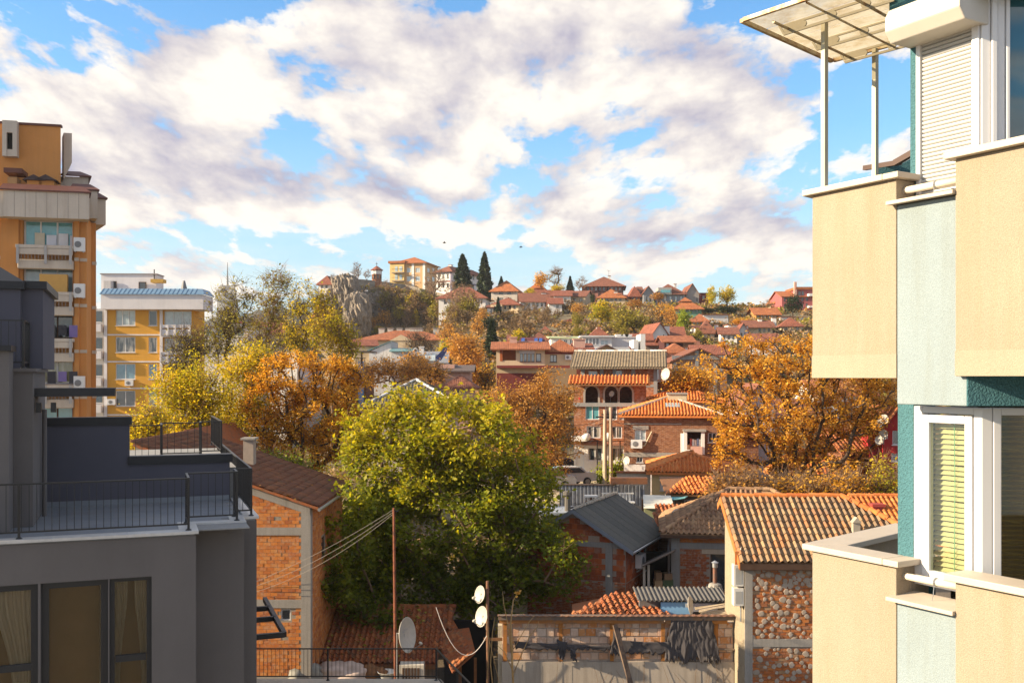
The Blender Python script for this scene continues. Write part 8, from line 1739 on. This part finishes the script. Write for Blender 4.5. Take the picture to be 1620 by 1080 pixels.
def far_ridge():
    V = []; Q = []; nx, ny = 90, 8; Y0 = 820
    for j in range(ny):
        for i in range(nx):
            px = 250+330*i/(nx-1); Y = Y0+j*30; prof = pw(px, [(250, 520), (320, 505), (345, 498), (380, 496), (430, 480), (470, 482), (520, 500), (580, 525)]); t = math.sin(min(1, j/4)*math.pi/2) if j <= 4 else math.cos((j-4)/3*math.pi/2)
            top = zat(prof, 900); V.append((xat(px, Y), Y, 0+(top)*t+noise.noise((px*.08, j, 0))*4*t))
    for j in range(ny-1):
        for i in range(nx-1): k = j*nx+i; Q.append((k, k+1, k+1+nx, k+nx))
    m, t, b = newmat('wooded_ridge'); geo = t.new('ShaderNodeNewGeometry').outputs['Position']; n = t.noise(geo, .12, 6, .7); t.link(t.ramp(n, [(.35, (.03, .032, .02)), (.55, (.06, .055, .03)), (.7, (.12, .075, .03))]), b.inputs['Base Color']); b.inputs['Roughness'].default_value = 1; bump(t, b, n, 1, 6)
    o = inst(np_mesh('hill', np.array(V), np.array(Q), m), 'hill'); tag(o, 'far dark wooded ridge behind the bare trees', kind='structure'); o.data.polygons.foreach_set('use_smooth', [True]*len(o.data.polygons))
far_ridge()
def birds():
    for px, py, lab in ((824, 391, 'dark bird flying high above the maroon mansion'), (703, 384, 'dark bird flying above the white mansion')):
        b = P(px, py, 140); r = thing('bird', lab, 'bird', b); m = MB(); m.lathe([(.02, -.25), (.07, -.1), (.08, .05), (.05, .18), (.01, .26)], (0, 0, 0), 8, (1, .2, .1)); m.obj('body', BLACKM, r)
        for s in (-1, 1): m = MB(); m.prism([(-.08, 0, .02), (.12, 0, .02), (.05, s*.28, .16), (-.05, s*.5, .08)], (0, 0, .012)); m.obj('wing', BLACKM, r)
birds()
# ---------------------------------------------------------------- trees and plants
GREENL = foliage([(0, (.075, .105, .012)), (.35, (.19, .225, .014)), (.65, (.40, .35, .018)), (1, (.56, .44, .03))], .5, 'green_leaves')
GOLDL = foliage([(0, (.36, .15, .018)), (.5, (.60, .33, .04)), (1, (.74, .48, .08))], .45, 'golden_leaves')
ORANGEL = foliage([(0, (.40, .18, .018)), (.5, (.64, .35, .036)), (1, (.76, .48, .07))], .4, 'orange_leaves')
YELL = foliage([(0, (.13, .17, .012)), (.35, (.30, .30, .018)), (.65, (.55, .42, .025)), (1, (.76, .52, .05))], .5, 'yellow_leaves')
RUSTL = foliage([(0, (.26, .12, .035)), (.5, (.48, .25, .06)), (1, (.62, .39, .12))], .4, 'rust_leaves')
BROWNL = foliage([(0, (.12, .08, .045)), (.5, (.23, .15, .08)), (1, (.36, .23, .09))], .2, 'brown_leaves')
OLIVEL = foliage([(0, (.10, .10, .015)), (.5, (.24, .21, .025)), (1, (.44, .33, .04))], .3, 'olive_leaves')
LIMEL = foliage([(0, (.08, .13, .012)), (.5, (.22, .28, .02)), (1, (.42, .42, .04))], .45, 'lime_leaves')
DARKL = foliage([(0, (.012, .022, .010)), (.5, (.025, .042, .016)), (1, (.05, .07, .025))], .15, 'needles')

def bytop(z0, z1): return lambda C, r: np.clip((C[:, 2]-z0)/(z1-z0), 0, 1)*.75+.12+r.normal(0, .12, len(C))  # autumn turn plus lit top and shaded foot put into leaf tint
def uni(m=.5, s=.18): return lambda C, r: r.normal(m, s, len(C))
# the big green tree in the middle
Y = 44.5; b = P(715, 1000, Y); b.z = -3.2
L = [lob(640, 725, Y, 95, 90), lob(668, 640, Y, 62, 30), lob(740, 705, Y, 105, 85), lob(820, 790, Y, 80, 85), lob(700, 830, Y, 150, 105), lob(585, 845, Y, 60, 75, 2.2), lob(565, 920, Y, 55, 50, 1.8), lob(860, 885, Y, 72, 62, 2.0, -1.5), lob(790, 925, Y, 90, 48, 2.5, -1), lob(660, 935, Y, 110, 45, 2.5, -1.2), lob(585, 680, Y, 45, 45, 1.6), lob(548, 880, Y, 36, 42, 1.0, -4.6), lob(528, 850, Y, 22, 42, .6, -6.0), lob(524, 915, Y, 22, 36, .6, -6.2), lob(556, 805, Y, 24, 36, .8, -5), lob(535, 940, Y, 30, 30, 1.0, -4.8), lob(600, 960, Y, 45, 22, 1.0, -4.2), lob(640, 985, Y, 50, 14, .8, -4)]
tree('broadleaf_tree', 'big dense green tree with a yellowing, sunlit top in the middle of the view', b, L, 680, 68000, .14, GREENL, BARKL, 11, None, .30, 2.6, .32, 2, .9, bytop(1.0, 9.5), .5, .5)
# sunlit golden tree with forked dark trunk on the right
Y = 57; b = P(1222, 800, Y); b.z = hz(b.x, Y)
L = [lob(1180, 575, Y, 70, 42), lob(1270, 555, Y, 80, 42), lob(1340, 575, Y, 70, 45), lob(1150, 640, Y, 50, 38), lob(1235, 640, Y, 95, 55), lob(1330, 660, Y, 85, 55), lob(1390, 640, Y, 45, 60), lob(1200, 700, Y, 75, 40), lob(1300, 735, Y, 80, 38), lob(1390, 730, Y, 45, 42), lob(1160, 715, Y, 40, 30)]
tree('golden_tree', 'broad golden seed-hung tree with dark forked trunk beside the beige balconies', b, L, 520, 31000, .11, GOLDL, BARK, 23, None, .22, 2.2, .34, 3, .8, uni(.5, .2), .35, .45, barefrac=.30, bias=.28)
Y = 66; b = P(1345, 790, Y); b.z = hz(b.x, Y); L = [lob(1330, 600, Y, 60, 50), lob(1390, 620, Y, 50, 60), lob(1370, 700, Y, 60, 60), lob(1290, 690, Y, 60, 50)]
tree('golden_tree', 'twiggy brown gold tree behind the broad golden tree', b, L, 240, 9000, .12, RUSTL, BARKL, 24, None, .3, 3, .2, 5, .9, None, .3, .5)
Y = 51; 
for i, (px, py, w, hgt, m, lab) in enumerate([(1180, 765, 45, 26, RUSTL, 'straw coloured twiggy shrub left of the golden trunk'), (1255, 770, 50, 24, GOLDL, 'golden shrub under the golden trunk'), (1330, 768, 50, 30, GOLDL, 'golden brown shrub above the weathered tile roof'), (1400, 765, 35, 40, YELL, 'yellow green shrub against the teal wall'), (1140, 775, 26, 28, RUSTL, 'straw coloured shrub over the loose tile shed')]):
    b = P(px, py+hgt, Y); b.z = max(b.z-1.5, -1); tree('shrub', lab, b, [lob(px, py, Y, w, hgt), lob(px+12, py+10, Y, w*.8, hgt*.8)], 90, 1500 if i else 900, .11, m, BARKL, 60+i, 'autumn shrubs below the golden tree', .28, 1.0, .06, 7, .7, None, .2, .4, cat='shrub')
# orange tree, left of centre
Y = 52; b = P(470, 780, Y); b.z = hz(b.x, Y)
L = [lob(470, 595, Y, 75, 36), lob(530, 605, Y, 50, 40), lob(430, 640, Y, 50, 40), lob(500, 655, Y, 75, 40), lob(470, 720, Y, 65, 40), lob(530, 690, Y, 40, 38), lob(445, 690, Y, 40, 30)]
tree('orange_tree', 'rounded bright orange tree behind the brick house roof', b, L, 330, 34000, .085, ORANGEL, BARK, 31, None, .19, 3, .26, 4, .7, uni(.5, .17), .65, .5)
# rust brown tree by the square
Y = 72; b = P(868, 775, Y); b.z = hz(b.x, Y)
L = [lob(850, 650, Y, 62, 60), lob(875, 620, Y, 40, 42), lob(815, 680, Y, 50, 60), lob(875, 700, Y, 45, 50), lob(795, 630, Y, 35, 30), lob(845, 725, Y, 55, 35)]
tree('rust_tree', 'rust brown leafy tree in front of the arched loggia house', b, L, 380, 24000, .10, RUSTL, BARK, 41, None, .27, 3, .22, 3, .8, uni(.58, .2), .3, .5)
# yellow green young trees on the left
for i, (px, Y, ls, n, m, lab) in enumerate([
    (232, 47, [(228, 690, 24, 34), (240, 670, 14, 30)], 5200, YELL, 'slim yellow green young tree just above the terrace railing'),
    (300, 50, [(290, 650, 45, 45), (320, 610, 40, 45), (275, 610, 28, 40), (310, 685, 55, 26)], 15000, YELL, 'yellow leaved tree with slanting stems before the yellow apartment block'),
    (385, 53, [(380, 620, 45, 55), (405, 580, 35, 35), (360, 680, 45, 35), (410, 665, 35, 40)], 15000, YELL, 'yellow green tree left of the bright orange tree'),
    (455, 48, [(450, 745, 40, 22), (420, 740, 30, 20)], 4200, LIMEL, 'low lime green tree peeping over the brick house roof')]):
    b = P(px, 760, Y); b.z = hz(b.x, Y); tree('young_tree', lab, b, [lob(a, c, Y, w, h) for a, c, w, h in ls], 150, n, .09, m, BARKL, 70+i, 'yellow trees behind the terrace', .34, 2, .13, 3, .8, None, .3, .5)
for i, (px, Y, ls, n, m, lab) in enumerate([
    (368, 92, [(360, 510, 40, 55), (345, 545, 35, 40), (385, 470, 22, 35)], 3000, OLIVEL, 'half bare tree in front of the transmitter tower'),
    (432, 96, [(432, 490, 38, 55), (445, 450, 28, 26), (415, 540, 40, 35)], 3000, OLIVEL, 'tallest half bare tree with thin upright twigs'),
    (480, 100, [(478, 490, 32, 45), (470, 540, 40, 35)], 3400, YELL, 'half bare yellowing tree right of the tallest bare tree'),
    (525, 96, [(520, 520, 36, 45), (545, 545, 28, 40), (510, 480, 20, 30)], 6500, YELL, 'yellow sparse tree before the cliff'),
    (300, 88, [(300, 560, 32, 45), (285, 590, 25, 35)], 1500, OLIVEL, 'thin nearly bare tree before the white balconies')]):
    b = P(px, 700, Y); b.z = hz(b.x, Y); tree('bare_tree', lab, b, [lob(a, c, Y, w, h) for a, c, w, h in ls], 150, n, .15, m, BARKL if i % 2 else BARK, 90+i, 'half bare trees left of the cliff', .4, 5, .13, 7, 1.3, None, .1, .6, tipr=.014)
# middle distance
for i, (px, Y, ls, n, m, sz, tw, lab) in enumerate([
    (620, 100, [(600, 590, 30, 24), (640, 585, 35, 22), (665, 580, 26, 20)], 3500, RUSTL, .15, 6, 'pinkish brown twiggy tree before the lilac wall'),
    (690, 106, [(688, 592, 22, 18), (655, 575, 30, 18)], 2500, RUSTL, .16, 5, 'small rust brown tree beside the pink house'),
    (738, 128, [(738, 560, 32, 34), (745, 585, 28, 34), (725, 545, 20, 22)], 6500, RUSTL, .20, 6, 'brown bare crowned tree right of the long institute'),
    (708, 140, [(705, 560, 8, 22)], 1500, YELL, .2, 1, 'narrow bright yellow tree at the institute corner'),
    (1085, 84, [(1085, 600, 30, 20), (1105, 605, 25, 20), (1065, 612, 22, 14)], 6500, GOLDL, .14, 3, 'low golden tree before the brick gable with concrete grid'),
    (672, 150, [(665, 545, 28, 22)], 200, BROWNL, .2, 8, 'leafless dark tree before the institute windows'),
    (972, 77, [(972, 748, 18, 13), (958, 755, 14, 8), (985, 742, 10, 12)], 3200, LIMEL, .13, 1, 'green and yellow bush at the foot of the utility poles'),
    (770, 118, [(768, 600, 12, 26)], 900, GOLDL, .16, 5, 'small golden tree left of the cream townhouse')]):
    b = P(px, 650, Y); b.z = hz(b.x, Y)-.2; tree('autumn_tree', lab, b, [lob(a, c, Y, w, h) for a, c, w, h in ls], 120, n, sz, m, BARKL if i in (0, 2, 4) else BARK, 120+i, None, .4, None, .14, tw, 1.0, None, .2, .6, tipr=.015)

# trees of the hill: a few shapes, each placed one by one
def variant(seed, leafm, nleaf, lsize, natt=46, twig=5, bark=BARK, w=1.0, spread=.6, tall=False):
    rng = np.random.default_rng(seed)
    if tall: lb = [(0, 0, 5.0, 1.5*w, 1.5*w, 3.2), (.4, 0, 7.4, 1.1*w, 1.1*w, 1.8)]
    else: lb = [(0, 0, 5.2, 2.6*w, 2.6*w, 2.2), (1.5*w, .3, 4.3, 1.8*w, 1.8*w, 1.7), (-1.6*w, -.2, 4.2, 1.8*w, 1.8*w, 1.8), (.2, .2, 6.9, 1.5*w, 1.5*w, 1.2)]
    att = sample_lobes(lb, natt, rng, .3); arr, par, tips = grow(att, (0, 0, 0), 1.9, rng, .7, (rng.normal(0, .3), 0)); tp = arr[np.array(tips)]; tw = []
    for p in tp:
        for _ in range(twig):
            d = rng.normal(size=3); d[2] = abs(d[2])+.3; d /= np.linalg.norm(d); tw.append((Vector(p), Vector(p+d*rng.uniform(.5, 1.4)), Vector(rng.normal(0, .3, 3))))
    tm = wood_mesh('trunk', arr, par, .22, bark, .028, tw, 4); k = rng.integers(0, len(tp), max(nleaf, 4)); C = tp[k]+rng.normal(0, spread, (len(k), 3)); V, Q = leaf_arrays(C, lsize, rng)
    return tm, np_mesh('crown', V, Q, leafm, np.repeat((rng.random(len(tp))*.5+.25)[k], 4))
def conifer(seed, kind):
    rng = np.random.default_rng(seed); n = 3600; h = 8.0
    if kind == 'cypress':
        z = h*(.04+.96*rng.random(n)**.9); rr = 1.15*np.sin(np.clip((z/h)**.75*math.pi*.93+.22, 0, math.pi))**.8*(1-.25*z/h); a = rng.random(n)*6.283; rr = rr*(1+.22*np.sin(a*5+z*2.3)+.16*np.sin(z*5+a*2))*np.sqrt(rng.uniform(.45, 1, n)); sz = .36
    else:
        z = h*(.08+.92*rng.random(n)**.8); ti = (z*1.7) % 1; rr = (1-z/h)*2.2*(1.05-.55*ti)*np.sqrt(rng.uniform(.3, 1, n))+.05; a = np.round(rng.random(n)*9)/9*6.283+np.floor(z*1.7)*1.3+rng.normal(0, .14, n); sz = .30
    C = np.stack([np.cos(a)*rr, np.sin(a)*rr, z-(.25*rr if kind != 'cypress' else 0)], 1); V, Q = leaf_arrays(C, sz, rng, 1.8, droop=-.8 if kind == 'cypress' else .25)
    return MB().tube([(0, 0, -1), (0, 0, 3), (0, 0, 7.5)], [.2, .14, .03], 6).mesh('trunk', BARK), np_mesh('crown', V, Q, DARKL, np.repeat(rng.normal(.5, .2, n), 4))
VAR = {'brown': [variant(s, BROWNL, 620, .34) for s in (1, 2, 3)], 'bare': [variant(s, BROWNL, 40, .3, 60, 8, BARKL) for s in (4, 5)], 'rust': [variant(s, RUSTL, 900, .36) for s in (6, 7)], 'yellow': [variant(s, YELL, 1500, .36, twig=2) for s in (8, 9)],
       'olive': [variant(s, OLIVEL, 1100, .36) for s in (10, 11)], 'lime': [variant(12, LIMEL, 1700, .36, twig=1)], 'gold': [variant(s, GOLDL, 1000, .36) for s in (13, 14)], 'green': [variant(15, DARKL, 1900, .36, twig=1)], 'tallbare': [variant(16, OLIVEL, 60, .3, 60, 8, BARKL, tall=True)],
       'cypress': [conifer(1, 'cypress'), conifer(3, 'cypress')], 'fir': [conifer(2, 'fir')]}
vr = random.Random(9)
def htree(kind, px, base, top, w, Y, label, group=None, name=None):
    tm, cm = vr.choice(VAR[kind]); y = 110.0
    while y < 275 and hz(xat(px, y), y) < zat(base, y): y += 1.5
    if y < 275 and kind != 'cypress': Y = y
    b = P(px, base, Y); Hh = (base-top)*Y/F; wd = w*Y/F; H0, W0 = {'cypress': (8, 2.3), 'fir': (8, 3.6), 'tallbare': (9.6, 4)}.get(kind, (8.4, 7.2))
    r = thing(name or {'cypress': 'cypress', 'fir': 'fir_tree'}.get(kind, 'autumn_tree'), label, 'tree', b, vr.uniform(0, 6.28), group); s = Matrix.Diagonal((wd/W0, wd/W0, Hh/H0, 1)); inst(tm, 'trunk', r, s); inst(cm, 'crown', r, s)
for a in [('cypress', 732, 478, 404, 27, 258, 'left of two tall dark cypresses before the white mansion'), ('cypress', 766.5, 482, 401, 22, 254, 'right of two tall dark cypresses beside the white mansion'),
          ('fir', 793, 458, 437, 15, 262, 'small dark fir on the crest behind the orange roof'), ('fir', 778, 566, 508, 36, 196, 'dark green fir standing alone above the cream townhouse'), ('fir', 902, 466, 437, 18, 258, 'dark fir on the crest left of the maroon mansion'), ('fir', 788, 500, 470, 14, 232, 'slim dark fir before the grey cream house'),
          ('bare', 564, 450, 415, 30, 258, 'bare spreading tree on the cliff top'), ('bare', 581, 448, 424, 18, 262, 'small bare tree left of the chapel'), ('bare', 526, 446, 432, 14, 256, 'tiny bare tree on the cliff edge'),
          ('bare', 690, 480, 424, 52, 256, 'large bare tree in front of the tan mansion'), ('bare', 733, 512, 450, 40, 230, 'bare brown tree before the wide white house'), ('bare', 718, 520, 470, 34, 226, 'bare tree left of the wide white house'),
          ('gold', 855, 464, 427, 36, 262, 'yellow brown airy tree on the crest'), ('tallbare', 878, 466, 418, 30, 258, 'tall bare poplar on the crest'), ('yellow', 882, 468, 449, 28, 252, 'low yellow tree under the bare poplar'), ('bare', 920, 470, 434, 30, 256, 'bare tree touching the maroon mansion'), ('yellow', 838, 474, 456, 24, 244, 'yellow shrub tree before the orange roofs'),
          ('yellow', 1126, 492, 453, 22, 250, 'yellow column tree on the crest road'), ('yellow', 1150, 492, 451, 36, 246, 'airy yellow green tree standing on the crest road'), ('green', 1255, 506, 466, 32, 218, 'dark green pine before the tall red mansion'), ('bare', 1214, 492, 474, 26, 242, 'pale bare bush right of the dark brown crest house'),
          ('yellow', 952, 520, 476, 52, 206, 'round bright yellow tree on the middle slope'), ('olive', 985, 526, 480, 46, 208, 'olive tree right of the bright yellow tree'), ('olive', 1000, 536, 488, 62, 196, 'broad olive brown tree in the middle slope'), ('brown', 1040, 534, 484, 50, 200, 'brown olive tree left of the orange crowned tree'),
          ('gold', 1052, 520, 478, 40, 206, 'orange crowned tree below the grey row of houses'), ('rust', 1062, 528, 488, 34, 198, 'rust coloured tree left of the lime tree'), ('lime', 1081, 538, 489, 32, 184, 'bright lime green tree above the red roofed white house'),
          ('brown', 830, 548, 502, 56, 196, 'round brown tree beside the lone fir'), ('yellow', 822, 552, 522, 34, 190, 'yellow bush below the round brown tree'), ('brown', 900, 496, 472, 40, 236, 'brown tree before the cream stone house'), ('rust', 912, 502, 478, 30, 230, 'pinkish shrub tree before the cream stone house'), ('green', 938, 486, 464, 12, 244, 'slim green tree before the orange roofed house'),
          ('yellow', 627, 495, 467, 17, 246, 'small yellow tree at the left of the slope yellows'), ('yellow', 650, 500, 463, 24, 244, 'largest yellow tree on the slope under the tan mansion'), ('gold', 667, 500, 468, 18, 243, 'orange yellow tree between the slope yellows'), ('yellow', 682, 498, 466, 20, 242, 'rightmost yellow tree on the slope under the tan mansion'), ('yellow', 657, 525, 490, 16, 226, 'yellow sapling low on the wooded slope'), ('yellow', 720, 522, 490, 16, 224, 'yellow tinged sapling before the wide white house'),
          ('rust', 762, 526, 484, 24, 218, 'rust tree beside the dark green round bush'), ('green', 771, 528, 502, 38, 212, 'dark green round bush below the cream overhanging house'), ('rust', 583, 530, 496, 32, 236, 'rust bush at the foot of the cliff'), ('rust', 606, 525, 488, 30, 238, 'rust brown bush right of the cliff foot'), ('yellow', 598, 532, 516, 26, 214, 'low yellow bush above the institute roof'),
          ('olive', 555, 470, 455, 14, 240, 'small green shrub growing on the rock'), ('olive', 600, 476, 452, 34, 252, 'dark shrub on the shaded rock below the stone wall'), ('brown', 800, 512, 492, 44, 218, 'ochre shrub under the cream overhanging house'), ('green', 1150, 500, 484, 60, 243, 'long dark hedge on the crest road'), ('green', 1120, 498, 486, 30, 244, 'dark hedge end under the yellow column tree'),
          ('gold', 1175, 520, 500, 46, 216, 'golden grass shrub below the dark brown crest house'), ('rust', 1090, 566, 536, 30, 148, 'rust tree beside the dark maroon timber house'), ('olive', 1105, 545, 518, 16, 168, 'small olive bush beside the brown hipped white house'), ('rust', 1040, 480, 462, 32, 240, 'pinkish bare bush before the big grey house'), ('rust', 1005, 492, 472, 32, 238, 'pinkish shrub below the blue grey gable'), ('rust', 770, 560, 535, 30, 190, 'rust shrub left of the lone fir')]: htree(*a)
for (x0, x1, y0, y1, n, Ya, Yb, kinds, lab, g) in [(604, 748, 486, 528, 34, 214, 248, ('brown', 'brown', 'bare', 'olive'), 'tree in the wood under the tan mansion', 'brown trees in the wood under the tan mansion'), (805, 885, 500, 528, 16, 205, 226, ('brown', 'bare', 'brown'), 'tree in the shade under the long brown roof', 'brown trees under the long brown roof'),
        (905, 1060, 512, 540, 14, 188, 205, ('brown', 'olive'), 'tree filling the wooded middle slope', 'olive brown trees on the middle slope'), (500, 560, 520, 560, 9, 160, 220, ('yellow', 'olive', 'rust'), 'tree at the foot of the cliff', 'yellow trees at the foot of the cliff'), (640, 760, 540, 575, 9, 150, 175, ('brown', 'rust'), 'tree beside the long institute', 'brown trees beside the institute')]:
    q = .55 if x0 in (805, 905) else 1.0
    for i in range(n):
        t = (i+vr.random())/n; base = lerp(y0, y1, t); kd = vr.choice(kinds); px = vr.uniform(x0, x1); htree(kd, px, base, base-vr.uniform(26, 50)*q, vr.uniform(24, 42)*q, lerp(Yb, Ya, t), {'bare': 'bare twiggy', 'brown': 'brown leafed', 'olive': 'olive leafed', 'yellow': 'yellow leafed', 'rust': 'rust leafed'}[kd]+' '+lab+' '+('on its left' if px < lerp(x0, x1, .4) else 'on its right' if px > lerp(x0, x1, .6) else 'near its middle'), g)

def scrub(name, label, n, rng, r0, r1, y0, y1, mats, per=16, size=.42, hmax=1.6):
    for gi, (leafm, share) in enumerate(mats):
        m = int(n*share); pts = []
        while len(pts) < m:
            y = rng.uniform(y0, y1); x = y*rng.uniform(r0, r1); p = Vector((x, y, 0)); ok = True
            for fr, W, D in HOUSES:
                q = p-Vector((fr.o.x, fr.o.y, 0)); a, b = q.dot(fr.u), q.dot(fr.w)
                if -1 < a < W+1 and -2.0 < b < D+.5: ok = False; break
            if ok and not (-5 < x < 14 and 62 < y < 88): pts.append((x, y, hz(x, y)))
        Pt = np.array(pts); rad = rng.uniform(.5, hmax, m); k = np.repeat(np.arange(m), per); d = rng.normal(size=(m*per, 3)); d /= np.linalg.norm(d, axis=1)[:, None]; d[:, 2] = np.abs(d[:, 2]); C = Pt[k]+d*(rad[k]*rng.uniform(.5, 1, m*per))[:, None]*np.array([1.3, 1.3, 1.0])
        V, Q = leaf_arrays(C, size, rng); tag(inst(np_mesh(name, V, Q, leafm, np.repeat(rng.random(m)[k]*.6+.2, 4)), name), label[gi], kind='stuff')
rg = np.random.default_rng(77)
scrub('hillside_scrub', ['brown leafless scrub covering the hill slopes', 'olive and dark green scrub on the hill slopes', 'rust and golden scrub on the hill slopes'], 6400, rg, -.19, .46, 100, 285, [(BROWNL, .74), (OLIVEL, .20), (RUSTL, .06)])
scrub('undergrowth', ['dry brown undergrowth between the old houses', 'green undergrowth between the old houses'], 1500, rg, -.42, .42, 46, 100, [(BROWNL, .6), (OLIVEL, .4)], 22, .2, 1.1)
# ---------------------------------------------------------------- thin autumn haze over the town
def haze():
    m = bpy.data.materials.new('air'); m.use_nodes = True; t = NT(m.node_tree); t.n.clear(); o = t.new('ShaderNodeOutputMaterial'); v = t.new('ShaderNodeVolumePrincipled'); v.inputs['Color'].default_value = (.80, .84, .92, 1); v.inputs['Density'].default_value = 0.00014; v.inputs['Anisotropy'].default_value = .2; t.link(v.outputs[0], o.inputs['Volume'])
    tag(MB().box(-8100, -100, -6, 8100, 5100, 90).obj('haze', m), kind='stuff')
haze()
